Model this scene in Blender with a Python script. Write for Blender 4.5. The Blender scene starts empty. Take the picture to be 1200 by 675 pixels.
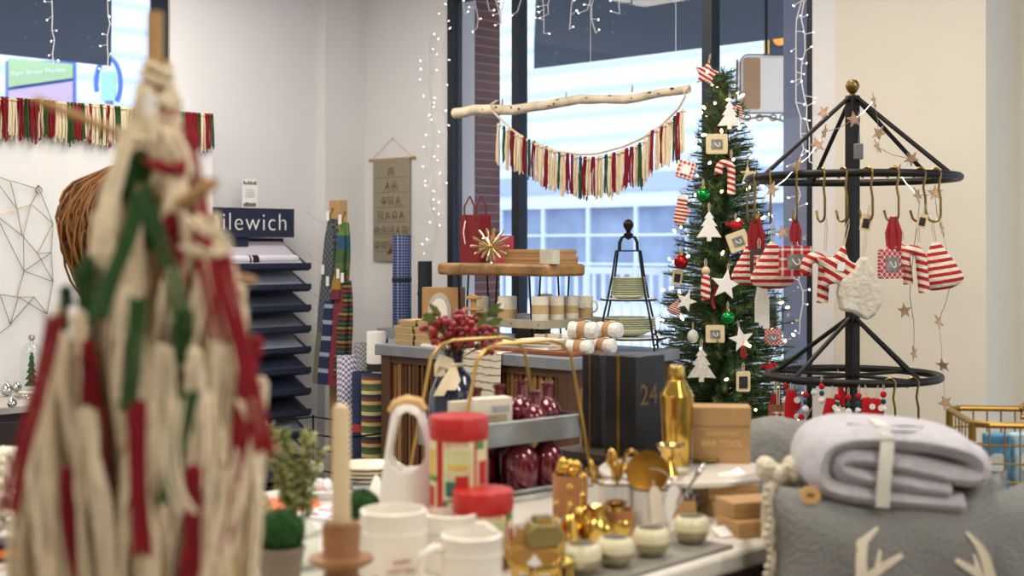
import bpy, bmesh, math, random
from mathutils import Vector, Matrix
random.seed(7)
PI = math.pi
S = bpy.context.scene
COL = S.collection
# ---------------------------------------------------------------- camera
EYE = 1.35; F = 1600.0; HZ = 290.0
cd = bpy.data.cameras.new('camera'); cam = bpy.data.objects.new('camera', cd); COL.objects.link(cam)
cam.location = (0, 0, EYE); cam.rotation_euler = (PI/2, 0, 0)
cd.sensor_width = 36; cd.lens = 36*F/1200; cd.shift_y = -(337.5-HZ)/1200
cd.clip_start = .05; cd.clip_end = 300
cd.dof.use_dof = True; cd.dof.focus_distance = 4.7; cd.dof.aperture_fstop = 3.5
S.camera = cam
# ---------------------------------------------------------------- world / exposure
S.view_settings.view_transform = 'Standard'; S.view_settings.look = 'None'
S.view_settings.exposure = 0.0; S.view_settings.gamma = 1; S.view_settings.use_curve_mapping = False
w = bpy.data.worlds.new('world'); S.world = w; w.use_nodes = True
bg = w.node_tree.nodes['Background']; bg.inputs[0].default_value = (.70, .84, 1, 1); bg.inputs[1].default_value = 2.9
try:
    S.cycles.max_bounces = 10; S.cycles.diffuse_bounces = 4; S.cycles.transparent_max_bounces = 16
    S.cycles.caustics_reflective = False; S.cycles.caustics_refractive = False
    S.cycles.sample_clamp_indirect = 4; S.cycles.use_denoising = True
except Exception: pass
# room frame: u along the window wall towards the viewer, n outwards through the window
A = math.radians(43.87); CX, CY = -.902, 8.0
cA, sA = math.cos(A), math.sin(A)
def RW(u, n, z=0): return Vector((CX+u*cA+n*sA, CY-u*sA+n*cA, z))
def UN(x, y): return ((x-CX)*cA-(y-CY)*sA, (x-CX)*sA+(y-CY)*cA)
def at(px, py, Y): return Vector(((px-600)/F*Y, Y, EYE-(py-HZ)/F*Y))
def onz(px, py, z): return at(px, py, (EYE-z)*F/(py-HZ))
def ray_u(px, py, u):
    k = (px-600)/F; Y = (u+CX*cA-CY*sA)/(k*cA-sA); p = at(px, py, Y); a, b = UN(p.x, p.y); return Vector((a, b, p.z))
def ray_n(px, py, n):
    k = (px-600)/F; Y = (n+CX*sA+CY*cA)/(k*sA+cA); p = at(px, py, Y); a, b = UN(p.x, p.y); return Vector((a, b, p.z))
RZ = -A
LIGHT_K = 1.0
def area(name, loc, sx, sy, power, col=(1, .92, .82), rot=(0, 0, RZ)):
    l = bpy.data.lights.new(name, 'AREA'); l.shape = 'RECTANGLE'; l.size = sx; l.size_y = sy; l.energy = power*LIGHT_K; l.color = col
    o = bpy.data.objects.new(name, l); o.location = loc; o.rotation_euler = rot; COL.objects.link(o); return o
for (u, n) in ((1.2, -1.6), (3.6, -1.5), (6.0, -1.6), (1.6, -3.9), (4.4, -3.7), (7, -3.9), (2, -6.0), (5, -6.0)):
    area('ceiling_panel_light', RW(u, n, 2.93), 1.2, .6, 33)
# ---------------------------------------------------------------- materials
def lin(h):
    if not isinstance(h, str): return h
    h = h.lstrip('#'); o = []
    for i in (0, 2, 4):
        c = int(h[i:i+2], 16)/255; o.append(c/12.92 if c <= .04045 else ((c+.055)/1.055)**2.4)
    return tuple(o)+(1,)
MC = {}
def mat(name, col='888888', rough=.6, metal=0, var=.12, scale=25, bump=0, bscale=None, emit=0, coat=0, trans=0, ior=1.45, stretch=None, sheen=0):
    if name in MC: return MC[name]
    m = bpy.data.materials.new(name); m.use_nodes = True; MC[name] = m
    nt = m.node_tree; N = nt.nodes; b = N['Principled BSDF']; c = lin(col)
    b.inputs['Roughness'].default_value = rough; b.inputs['Metallic'].default_value = metal
    b.inputs['Coat Weight'].default_value = coat; b.inputs['Transmission Weight'].default_value = trans; b.inputs['IOR'].default_value = ior
    if sheen: b.inputs['Sheen Weight'].default_value = sheen
    tc = N.new('ShaderNodeTexCoord'); mp = N.new('ShaderNodeMapping'); nt.links.new(tc.outputs['Object'], mp.inputs[0])
    if stretch: mp.inputs['Scale'].default_value = stretch
    no = N.new('ShaderNodeTexNoise'); no.inputs['Scale'].default_value = scale; no.inputs['Detail'].default_value = 4; nt.links.new(mp.outputs[0], no.inputs[0])
    r = N.new('ShaderNodeValToRGB'); nt.links.new(no.outputs[0], r.inputs[0])
    r.color_ramp.elements[0].position = .3; r.color_ramp.elements[1].position = .7
    r.color_ramp.elements[0].color = tuple(max(0, x*(1-var)) for x in c[:3])+(1,)
    r.color_ramp.elements[1].color = tuple(min(1, x*(1+var*.6)) for x in c[:3])+(1,)
    nt.links.new(r.outputs[0], b.inputs['Base Color'])
    if bump:
        n2 = N.new('ShaderNodeTexNoise'); n2.inputs['Scale'].default_value = bscale or scale*3; nt.links.new(mp.outputs[0], n2.inputs[0])
        bp = N.new('ShaderNodeBump'); bp.inputs['Strength'].default_value = bump; bp.inputs['Distance'].default_value = .01
        nt.links.new(n2.outputs[0], bp.inputs['Height']); nt.links.new(bp.outputs[0], b.inputs['Normal'])
    if emit: b.inputs['Emission Color'].default_value = c; b.inputs['Emission Strength'].default_value = emit
    return m
def glassy(name, tint=(1, 1, 1), gloss=.08, rough=0.0):
    if name in MC: return MC[name]
    m = bpy.data.materials.new(name); m.use_nodes = True; MC[name] = m; nt = m.node_tree; N = nt.nodes; N.remove(N['Principled BSDF'])
    t = N.new('ShaderNodeBsdfTransparent'); t.inputs[0].default_value = tuple(tint)+(1,)
    g = N.new('ShaderNodeBsdfGlossy'); g.inputs['Roughness'].default_value = rough
    lw = N.new('ShaderNodeFresnel'); lw.inputs[0].default_value = 1.35+gloss
    mx = N.new('ShaderNodeMixShader')
    geo = N.new('ShaderNodeNewGeometry'); mm = N.new('ShaderNodeMath'); mm.operation = 'SUBTRACT'; mm.inputs[0].default_value = 1; nt.links.new(geo.outputs['Backfacing'], mm.inputs[1])
    m2 = N.new('ShaderNodeMath'); m2.operation = 'MULTIPLY'; nt.links.new(mm.outputs[0], m2.inputs[0]); nt.links.new(lw.outputs[0], m2.inputs[1])
    nt.links.new(m2.outputs[0], mx.inputs[0]); nt.links.new(t.outputs[0], mx.inputs[1]); nt.links.new(g.outputs[0], mx.inputs[2])
    nt.links.new(mx.outputs[0], N['Material Output'].inputs[0]); return m
def banded(name, cols, axis=2, freq=20, rough=.8, warp=0, kind='bands', metal=0, bump=0):
    """hard repeated bands of the listed colours along an object axis"""
    if name in MC: return MC[name]
    m = bpy.data.materials.new(name); m.use_nodes = True; MC[name] = m; nt = m.node_tree; N = nt.nodes; b = N['Principled BSDF']; L = nt.links
    b.inputs['Roughness'].default_value = rough; b.inputs['Metallic'].default_value = metal
    tc = N.new('ShaderNodeTexCoord'); sp = N.new('ShaderNodeSeparateXYZ'); L.new(tc.outputs['Object'], sp.inputs[0])
    def mth(op, a, v):
        q = N.new('ShaderNodeMath'); q.operation = op; L.new(a, q.inputs[0])
        if hasattr(v, 'links'): L.new(v, q.inputs[1])
        else: q.inputs[1].default_value = v
        return q.outputs[0]
    def frac(ax):
        if isinstance(ax, tuple):
            s = None
            for i, k in enumerate(ax):
                if k:
                    t = mth('MULTIPLY', sp.outputs[i], float(k)); s = t if s is None else mth('ADD', s, t)
        else: s = mth('MULTIPLY', sp.outputs[ax], float(freq))
        if warp:
            no = N.new('ShaderNodeTexNoise'); no.inputs['Scale'].default_value = 12; L.new(tc.outputs['Object'], no.inputs[0])
            s = mth('ADD', s, mth('MULTIPLY', no.outputs[0], warp))
        return mth('FRACT', s, 0)
    def ramp(f, cs):
        r = N.new('ShaderNodeValToRGB'); r.color_ramp.interpolation = 'CONSTANT'; L.new(f, r.inputs[0]); e = r.color_ramp.elements
        while len(e) < len(cs): e.new(.5)
        for i, c in enumerate(cs): e[i].position = i/len(cs)
        for i, c in enumerate(cs): e[i].color = lin(c)
        return r.outputs[0]
    if kind == 'bands': out = ramp(frac(axis), cols)
    else:   # plaid / check : two crossed band sets mixed
        o1 = ramp(frac(axis[0]), cols); o2 = ramp(frac(axis[1]), cols)
        mx = N.new('ShaderNodeMix'); mx.data_type = 'RGBA'; mx.inputs[0].default_value = .5
        if kind == 'darken': mx.blend_type = 'MULTIPLY'; mx.inputs[0].default_value = 1
        L.new(o1, mx.inputs[6]); L.new(o2, mx.inputs[7]); out = mx.outputs[2]
    L.new(out, b.inputs['Base Color'])
    if bump:
        n2 = N.new('ShaderNodeTexNoise'); n2.inputs['Scale'].default_value = 150; L.new(tc.outputs['Object'], n2.inputs[0])
        bp = N.new('ShaderNodeBump'); bp.inputs['Strength'].default_value = bump; bp.inputs['Distance'].default_value = .01
        L.new(n2.outputs[0], bp.inputs['Height']); L.new(bp.outputs[0], b.inputs['Normal'])
    return m
# ---------------------------------------------------------------- mesh builder
class B:
    def __init__(s): s.v = []; s.f = []; s.M = Matrix.Identity(4); s.mi = 0; s.fm = []
    def put(s, vs, fs):
        k = len(s.v); s.v += [s.M @ Vector(p) for p in vs]; s.f += [tuple(i+k for i in f) for f in fs]; s.fm += [s.mi]*len(fs); return s
    def box(s, x, y, z, dx, dy, dz, rz=0, rx=0, ry=0):
        R = Matrix.Translation((x, y, z)) @ Matrix.Rotation(rz, 4, 'Z') @ Matrix.Rotation(ry, 4, 'Y') @ Matrix.Rotation(rx, 4, 'X')
        vs = [R @ Vector((a*dx/2, b*dy/2, c*dz/2)) for a in (-1, 1) for b in (-1, 1) for c in (-1, 1)]
        return s.put(vs, [(0, 1, 3, 2), (4, 6, 7, 5), (0, 4, 5, 1), (2, 3, 7, 6), (0, 2, 6, 4), (1, 5, 7, 3)])
    def bb(s, x0, x1, y0, y1, z0, z1): return s.box((x0+x1)/2, (y0+y1)/2, (z0+z1)/2, x1-x0, y1-y0, z1-z0)
    def lathe(s, prof, n=24, c=(0, 0, 0), cap=True):
        vs = []; fs = []
        for r, z in prof:
            for i in range(n): a = 2*PI*i/n; vs.append((c[0]+r*math.cos(a), c[1]+r*math.sin(a), c[2]+z))
        m = len(prof)
        for j in range(m-1):
            for i in range(n): fs.append((j*n+i, j*n+(i+1) % n, (j+1)*n+(i+1) % n, (j+1)*n+i))
        if cap: fs.append(tuple(reversed(range(n)))); fs.append(tuple(range((m-1)*n, m*n)))
        return s.put(vs, fs)
    def cyl(s, x, y, z0, z1, r, n=20): return s.lathe([(r, z0), (r, z1)], n, (x, y, 0))
    def tube(s, pts, r, n=6, closed=False):
        P = [Vector(p) for p in pts]; m = len(P); vs = []; fs = []; up = None
        for j in range(m):
            if closed: t = P[(j+1) % m]-P[j-1]
            else: t = P[min(j+1, m-1)]-P[max(j-1, 0)]
            if t.length < 1e-9: t = Vector((0, 0, 1))
            t.normalize()
            if up is None: up = Vector((0, 0, 1)) if abs(t.z) < .9 else Vector((1, 0, 0))
            x = t.cross(up)
            if x.length < 1e-6: x = t.orthogonal()
            x.normalize(); y = t.cross(x).normalized(); up = -y if y.dot(up) < 0 else y
            y = up; x = t.cross(y).normalized()
            rr = r[j] if isinstance(r, (list, tuple)) else r
            for i in range(n): a = 2*PI*i/n; vs.append(P[j]+x*(rr*math.cos(a))+y*(rr*math.sin(a)))
        for j in range(m if closed else m-1):
            q = (j+1) % m
            for i in range(n): fs.append((j*n+i, j*n+(i+1) % n, q*n+(i+1) % n, q*n+i))
        if not closed: fs.append(tuple(reversed(range(n)))); fs.append(tuple(range((m-1)*n, m*n)))
        return s.put(vs, fs)
    def sph(s, c, r, n=14, m=9, sc=(1, 1, 1)):
        prof = [(max(1e-4, r*math.sin(PI*j/m)), -r*math.cos(PI*j/m)) for j in range(m+1)]
        vs = []; fs = []
        for a, z in prof:
            for i in range(n): t = 2*PI*i/n; vs.append((c[0]+a*math.cos(t)*sc[0], c[1]+a*math.sin(t)*sc[1], c[2]+z*sc[2]))
        for j in range(m):
            for i in range(n): fs.append((j*n+i, j*n+(i+1) % n, (j+1)*n+(i+1) % n, (j+1)*n+i))
        return s.put(vs, fs)
    def prism(s, poly, t, y=0, z=0, x=0):
        """outline in x,z extruded along y"""
        n = len(poly); vs = [(x+p[0], y-t/2, z+p[1]) for p in poly]+[(x+p[0], y+t/2, z+p[1]) for p in poly]
        return s.put(vs, [tuple(range(n)), tuple(reversed(range(n, 2*n)))]+[(i, i+n, (i+1) % n+n, (i+1) % n) for i in range(n)])
    def plan(s, poly, z0, z1):
        n = len(poly); vs = [(p[0], p[1], z0) for p in poly]+[(p[0], p[1], z1) for p in poly]
        return s.put(vs, [tuple(reversed(range(n))), tuple(range(n, 2*n))]+[(i, (i+1) % n, (i+1) % n+n, i+n) for i in range(n)])
    def strip(s, pts, w, t=.001, side=(1, 0, 0)):
        sd = Vector(side).normalized(); P = [Vector(p) for p in pts]; vs = []; fs = []
        for j, p in enumerate(P):
            tg = (P[min(j+1, len(P)-1)]-P[max(j-1, 0)]).normalized(); nn = tg.cross(sd).normalized()
            ww = w[j] if isinstance(w, (list, tuple)) else w
            vs += [p-sd*ww/2-nn*t/2, p+sd*ww/2-nn*t/2, p+sd*ww/2+nn*t/2, p-sd*ww/2+nn*t/2]
        for j in range(len(P)-1):
            a = 4*j
            for i in range(4): fs.append((a+i, a+(i+1) % 4, a+4+(i+1) % 4, a+4+i))
        fs += [(0, 3, 2, 1), (4*len(P)-4, 4*len(P)-3, 4*len(P)-2, 4*len(P)-1)]
        return s.put(vs, fs)
    def mesh(s, name, m):
        me = bpy.data.meshes.new(name); me.from_pydata([tuple(p) for p in s.v], [], s.f)
        for q in (m if isinstance(m, (list, tuple)) else [m]): me.materials.append(q)
        if any(s.fm): me.polygons.foreach_set('material_index', s.fm)
        me.polygons.foreach_set('use_smooth', [True]*len(me.polygons)); me.update()
        bm = bmesh.new(); bm.from_mesh(me); bmesh.ops.recalc_face_normals(bm, faces=bm.faces); bm.to_mesh(me); bm.free()
        try: me.set_sharp_from_angle(angle=math.radians(38))
        except Exception: pass
        return me
    def build(s, name, m, parent=None, loc=(0, 0, 0), rz=0, bev=0, sub=0, rot=None):
        o = bpy.data.objects.new(name, s.mesh(name, m)); COL.objects.link(o)
        o.location = loc; o.rotation_euler = rot or (0, 0, rz)
        if parent: o.parent = parent
        if bev: q = o.modifiers.new('bev', 'BEVEL'); q.width = bev; q.segments = 2; q.limit_method = 'ANGLE'
        if sub: q = o.modifiers.new('sub', 'SUBSURF'); q.levels = sub; q.render_levels = sub
        return o
def tag(o, label, cat, group=None, kind=None):
    o['label'] = label; o['category'] = cat
    if group: o['group'] = group
    if kind: o['kind'] = kind
    return o
def thing(name, label, cat, loc=(0, 0, 0), rz=0, group=None, rot=None, scale=1):
    o = bpy.data.objects.new(name, None); COL.objects.link(o); o.location = loc; o.rotation_euler = rot or (0, 0, rz); o.empty_display_size = .05
    o.scale = (scale,)*3
    return tag(o, label, cat, group)
def struct(b, name, m, room=True, **k):
    o = b.build(name, m, loc=(CX, CY, 0) if room else (0, 0, 0), rz=RZ if room else 0, **k)
    o['kind'] = 'structure'; return o
def dup(root, label, loc=None, rz=None, group=None, scale=None):
    r = root.copy(); COL.objects.link(r); r['label'] = label
    if loc is not None: r.location = loc
    if rz is not None: r.rotation_euler = (r.rotation_euler[0], r.rotation_euler[1], rz)
    if group: r['group'] = group
    if scale: r.scale = (scale,)*3
    for ch in list(root.children):
        c = ch.copy(); COL.objects.link(c); c.parent = r
        for g in list(ch.children):
            d = g.copy(); COL.objects.link(d); d.parent = c
    return r
def text(body, size, m, parent, loc, rot=(PI/2, 0, 0), ext=.0008, align='CENTER', name='lettering', spacing=1.0, off=0):
    c = bpy.data.curves.new(name, 'FONT'); c.body = body; c.size = size; c.extrude = ext; c.align_x = align; c.align_y = 'CENTER'; c.space_character = spacing; c.offset = off
    c.materials.append(m); o = bpy.data.objects.new(name, c); COL.objects.link(o)
    dg = bpy.context.evaluated_depsgraph_get(); me = bpy.data.meshes.new_from_object(o.evaluated_get(dg)); bpy.data.objects.remove(o)
    me.materials.clear(); me.materials.append(m)
    o = bpy.data.objects.new(name, me); COL.objects.link(o); o.parent = parent; o.location = loc; o.rotation_euler = rot; return o
def arc(cx, cz, r, a0, a1, n=10, y=0): return [(cx+r*math.cos(math.radians(a0+(a1-a0)*i/n)), y, cz+r*math.sin(math.radians(a0+(a1-a0)*i/n))) for i in range(n+1)]
def sag(p, q, d, n=12):
    p, q = Vector(p), Vector(q); return [p.lerp(q, i/n)-Vector((0, 0, d*4*(i/n)*(1-i/n))) for i in range(n+1)]
# palette
WALL = mat('wall_paint', 'e4e2e2', .85, var=.02, scale=3)
WARM = mat('wall_warm_paint', 'dfd8ca', .85, var=.02, scale=3)
DARK = mat('black_bronze_frame', '1b202b', .4, var=.1)
IRON = mat('black_iron', '23211f', .45, metal=.6, var=.2, bump=.15)
BRASS = mat('aged_brass', '8f7440', .32, metal=1, var=.15)
GOLD = mat('polished_gold', 'd9b258', .12, metal=1, var=.05)
SILVER = mat('mercury_silver', 'c9c9c7', .12, metal=1, var=.1)
KRAFT = mat('kraft_card', 'b08a5c', .8, var=.08)
CREAM = mat('cream_yarn', 'ecdcbc', .95, var=.12, scale=60, bump=.4, bscale=220)
RED = mat('red_yarn', '86101f', .92, var=.15, scale=60, bump=.3, bscale=220)
GREEN = mat('green_yarn', '2a4d22', .92, var=.15, scale=60, bump=.3, bscale=220)
WOOD = mat('light_wood', 'c39a63', .55, var=.22, scale=12, stretch=(1, 1, .15))
WHITE = mat('white_ceramic', 'efeae0', .25, var=.02, coat=.3)
FELTW = mat('white_felt', 'e8e4da', .95, var=.08, bump=.2)
FELTR = mat('red_felt', 'b01218', .95, var=.1, bump=.2)
BLACK = mat('black_matte', '17161a', .6, var=.1)
NAVY = mat('navy_board', '20283f', .6, var=.06)
BULB = mat('warm_bulb', 'ffdca0', .3, emit=14, var=0)
BULBW = mat('cool_bulb', 'fff2e0', .3, emit=4, var=0)
WIREW = mat('white_wire', 'e8e6e4', .5, var=.02)
GALV = mat('galvanised_steel', '9b9f9e', .42, metal=.85, var=.3, scale=14)
PAPER = mat('white_paper', 'f0eeea', .8, var=.03)
INK = mat('dark_print', '2b2926', .8, var=.1)
LETTER = mat('white_lettering', 'f2f2f2', .6, var=0)
# ================================================================ ROOM
H = 3.0
def roombox(name, m, *boxes, **k):
    b = B()
    for q in boxes: b.bb(*q)
    return struct(b, name, m, **k)
FLOORM = mat('grey_floor', '8d8a86', .5, var=.12, scale=2)
roombox('floor', FLOORM, (-.4, 7.9, -8.5, .05, -.1, 0), (3.84, 7.9, .05, .3, -.1, 0))
roombox('ceiling', mat('ceiling_paint', 'e9e8e6', .9, var=.02), (-.4, 7.9, -8.5, .45, H, H+.1))
# left wall at u=0 : opening n from -5.5 to -1.28, z 2.03 .. 2.66
roombox('wall_left', WALL, (-.2, 0, -1.26, 0, 0, H), (-.2, 0, -5.6, -1.26, 0, 1.95), (-.2, 0, -5.6, -1.26, 2.72, H), (-.2, 0, -8.5, -5.6, 0, H))
roombox('trim_1', mat('ledge_paint', 'eceae8', .8, var=.02), (0, .25, -5.6, -1.17, 0, 2.03))
roombox('trim_2', WALL, (0, .07, -.30, 0, 0, H))
wf = roombox('window_1', DARK, (-.12, -.02, -5.6, -1.28, 2.66, 2.72), (-.12, -.02, -1.30, -1.23, 1.95, 2.72), (-.12, -.02, -3.3, -3.22, 1.95, 2.66))
g = B().bb(-.075, -.065, -5.6, -1.3, 2.0, 2.66).build('glass', glassy('window_glass'), wf)
# window wall n=0
roombox('wall_window', WALL, (-.2, .77, 0, .2, 0, H), (.77, 3.06, 0, .2, 0, .3), (.77, 3.06, 0, .2, 2.76, H), (3.06, 3.18, -.02, .2, 0, H))
roombox('wall_right', WARM, (3.18, 3.84, -.03, .3, 0, H))
roombox('wall_recess', WARM, (3.84, 4.1, .28, .45, 0, H), (6.6, 7.9, .28, .45, 0, H), (4.1, 6.6, .28, .45, 0, .4), (4.1, 6.6, .28, .45, 2.8, H))
wf = roombox('window_2', DARK, (.77, .815, -.01, .06, .3, 2.76), (.815, 3.06, -.01, .06, 2.69, 2.76), (.815, 3.06, 0, .06, .3, .38), (1.262, 1.315, -.015, .05, .38, 2.69), (2.475, 2.53, -.015, .05, .38, 2.69), (3.02, 3.06, 0, .1, .3, 2.76))
gl = B()  .bb(.815, 3.02, .012, .02, .38, 2.69).build('glass', glassy('window_glass'), wf)
wf = roombox('window_3', DARK, (4.1, 4.18, .3, .4, .4, 2.8), (6.52, 6.6, .3, .4, .4, 2.8), (4.18, 6.52, .3, .4, 2.72, 2.8), (4.18, 6.52, .3, .4, .4, .48))
B().bb(4.18, 6.52, .345, .355, .48, 2.72).build('glass', glassy('window_glass'), wf)
roombox('wall_back', WALL, (-.4, 7.9, -8.6, -8.5, 0, H))
roombox('wall_side', WALL, (7.8, 7.9, -8.5, -3.6, 0, H), (7.8, 7.9, .1, .45, 0, H), (7.8, 7.9, -3.6, -1.4, .4, 2.8), (7.8, 7.9, -3.6, .1, 0, .4), (7.8, 7.9, -3.6, .1, 2.8, H))
wf = roombox('window_4', DARK, (7.8, 7.88, -1.4, -1.34, .4, 2.8), (7.8, 7.88, .04, .1, .4, 2.8), (7.8, 7.88, -.70, -.64, .4, 2.8), (7.8, 7.88, -1.34, .04, 2.74, 2.8), (7.8, 7.88, -1.34, .04, .4, .46))
B().bb(7.84, 7.85, -1.34, .04, .46, 2.74).build('glass', glassy('window_glass'), wf)
roombox('baseboard_window', WALL, (.07, .77, -.015, 0, 0, .1))
# ---------------------------------------------------------------- outside
roombox('ground', mat('pale_pavement', 'cfd3d8', .9, var=.1, scale=.6), (-60, 40, .45, 60, -.15, -.05), (-60, -.2, -40, .45, -.15, -.05))
SOF = mat('dark_soffit', '282c38', .8, var=.05, scale=2)
b = B().plan([(-2.41, 4.1), (9, 4.1), (9, .5), (.98, .5)], 3.0, 3.25); struct(b, 'roof_canopy', SOF)
b = B().plan([(-5.05, 1.29), (-.6, -1.25), (-.6, -9), (-5.05, -9)], 3.0, 3.25)
for k in range(5): b.bb(-5.0, -.7, -8+1.6*k, -7.94+1.6*k, 2.97, 3.0)
struct(b, 'roof_canopy_side', SOF)
o = B().bb(-.9, .9, -.12, .12, 0, .05).build('lamp_reflection', mat('reflection_glow', 'fff3dc', .5, emit=2.2, var=0), loc=RW(2.75, 1.55, 2.95), rz=RZ)  # added glowing box, stands in for the ceiling light reflected in the window
tag(o, 'long cream glowing box added under the dark canopy as the ceiling light reflection', 'reflection')
# brick pillar just outside
BR = bpy.data.materials.new('brick'); BR.use_nodes = True; nt = BR.node_tree
br = nt.nodes.new('ShaderNodeTexBrick'); br.inputs['Color1'].default_value = lin('7d4a44'); br.inputs['Color2'].default_value = lin('6d3d3a'); br.inputs['Mortar'].default_value = lin('8f7d7a')
br.inputs['Scale'].default_value = 5; br.inputs['Mortar Size'].default_value = .02
tc = nt.nodes.new('ShaderNodeTexCoord'); mp = nt.nodes.new('ShaderNodeMapping'); mp.inputs['Rotation'].default_value = (PI/2, 0, 0)
nt.links.new(tc.outputs['Object'], mp.inputs[0]); nt.links.new(mp.outputs[0], br.inputs[0]); nt.links.new(br.outputs[0], nt.nodes['Principled BSDF'].inputs['Base Color'])
p0 = ray_n(530, 200, .3); p1 = ray_n(557, 200, .3)
roombox('pillar_brick', BR, (p0.x-.2, p1.x, .3, .5, -.05, 2.99))
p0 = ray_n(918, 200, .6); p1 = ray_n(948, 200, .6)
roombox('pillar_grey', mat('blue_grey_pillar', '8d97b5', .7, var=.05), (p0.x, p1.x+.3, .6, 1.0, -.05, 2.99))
# building across the street
t = thing('street_building', 'long white sided building across the street with a glazed shopfront below', 'building', RW(0, 22, -.1), RZ)
sid = banded('white_siding', ['dcdfe8', 'e0e3ec', 'dcdfe8', 'c3c9da'], axis=2, freq=1.6, rough=.7)
B().bb(-22, 30, 0, 6, 2.55, 13).build('upper_wall', sid, t)
B().bb(-22, 30, -.1, 0, 2.9, 3.35).build('fascia', mat('fascia_blue', 'a9b3cb', .7, var=.05), t)
B().bb(-22, 30, .4, 6, 0, 2.55).build('shop_interior', mat('shop_grey_blue', '94a1ba', .7, var=.3, scale=1.2), t)
b = B()
for k in range(32): b.bb(-22+k*1.6, -21.95+k*1.6, 0, .12, 0, 2.55)
for z in (1.0, 1.75, 2.5): b.bb(-22, 29, 0, .12, z, z+.045)
b.build('window_frame', mat('white_muntin', 'e6ecf6', .5, var=0), t)
for k in range(12): B().sph((-7+k*1.1, -.3, 2.2), .07, 10, 8).build('pendant_bulb', mat('pendant_glow', 'fff0d8', .4, emit=3), t)
t2 = thing('side_building', 'bright white building beyond the canopy with a blue corner', 'building', RW(-24, -8, -.1), RZ)
B().bb(-6, 0, -30, 25, 0, 14).build('wall', sid, t2)
B().bb(0, .2, 4, 9, 2.5, 8).build('blue_panel', mat('blue_wall', '4a68b4', .7, var=.1), t2)
# street sign seen through the side window
p = at(62, 100, 13); k = 13/F
t = thing('street_sign', 'green and pink market sign with blue edges above the street outside', 'sign', (p.x, p.y, p.z), math.radians(8))
B().bb(-50*k, 26*k, -.05, .05, -30*k, 28*k).build('board', mat('sign_blue', '5a78c8', .5, var=0), t)
B().prism([(-48*k, -4*k), (24*k, 8*k), (24*k, 24*k), (-48*k, 30*k)], .02, y=-.07).build('green_panel', mat('sign_green', 'b7cf9b', .5, var=0), t)
B().prism([(-48*k, -28*k), (24*k, -28*k), (24*k, 4*k), (-48*k, -8*k)], .02, y=-.07).build('pink_panel', mat('sign_pink', 'd9b8cf', .5, var=0), t)
B().tube([(-50*k, .08, 28*k), (-50*k, .08, -p.z)], .05).build('post', RW_ if 0 else mat('sign_post', '8a93a8', .5), t)
text('Farr Street Market', 8*k, LETTER, t, (-14*k, -.09, 14*k), rot=(PI/2, math.radians(-6), 0))
p = at(127, 100, 15); k = 15/F
t = thing('parking_sign', 'pale cyan panel sign hanging in a blue round arch outside', 'sign', (p.x, p.y, p.z), math.radians(5))
b = B().tube([(14*k*math.cos(a), 0, 14*k+30*k*math.sin(a)-12*k) for a in [PI*i/14-PI/4 for i in range(20)]], 3*k, 6); b.build('arch', mat('sign_blue2', '4d6cc4', .5, var=0), t)
B().tube([(0, .05, 0), (0, .05, -p.z)], .05).build('post', mat('sign_post', '8a93a8', .5), t)
B().bb(-8*k, 8*k, -.03, .03, -18*k, 16*k).build('panel', mat('sign_cyan', '9fd4e6', .5, var=0), t)
# railing
p = ray_n(700, 308, 4.4); n0 = 4.4
t = thing('street_railing', 'white metal railing of upright bars along the walkway outside', 'railing', RW(0, n0, -.05), RZ)
RW_ = mat('white_rail', 'eef0f4', .5, var=.02)
b = B().bb(-5, 9, -.03, .03, 1.16, 1.22).bb(-5, 9, -.02, .02, .12, .17); b.build('rail', RW_, t)
b = B()
for k in range(100): b.bb(-3.6+k*.11, -3.572+k*.11, -.012, .012, .17, 1.16)
q = b.build('bars', RW_, t); q['kind'] = 'stuff'
for k in range(4): B().bb(-3+k*2.4, -2.92+k*2.4, -.04, .04, 0, 1.2).build('post', RW_, t)
roombox('deck_wall', mat('snowy_wall', 'eef1f6', .9, var=.05), (-6, 9, 4.45, 4.7, -.05, .12))
# parked cars
def car(label, u, n, rz, col):
    t = thing('car', label, 'car', RW(u, n, -.05), rz+RZ, 'cars parked across the street')
    pts = [(-2.1, .35), (-2.15, .75), (-1.9, .95), (-1.2, 1.0), (-.6, 1.42), (.7, 1.45), (1.4, 1.02), (2.05, .88), (2.15, .6), (2.1, .35)]
    B().prism(pts, 1.7).build('body', mat('car_'+col, col, .3, var=.03, coat=.6), t, bev=.08)
    B().prism([(-1.05, 1.02), (-.55, 1.36), (.62, 1.39), (1.2, 1.04)], 1.74).build('window', mat('car_glass', '3b4656', .15, var=0), t)
    for x in (-1.35, 1.35):
        for y in (-.75, .75):
            B().lathe([(.1, -.1), (.3, -.1), (.34, -.06), (.34, .06), (.3, .1), (.1, .1)], 16).build('wheel', mat('tyre', '1c1d20', .8), t, loc=(x, y, .34), rot=(PI/2, 0, 0))
car('silver blue car parked outside beneath the tassel garland', -5, 15, .1, 'a9b4c6')
car('white car parked outside between the dark mullion and plate stand', 0.4, 15.5, 0, 'dfe5ee')
car('grey car parked outside behind the birdcage plate stand', 5.2, 15, 0, '8892a6')
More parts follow.
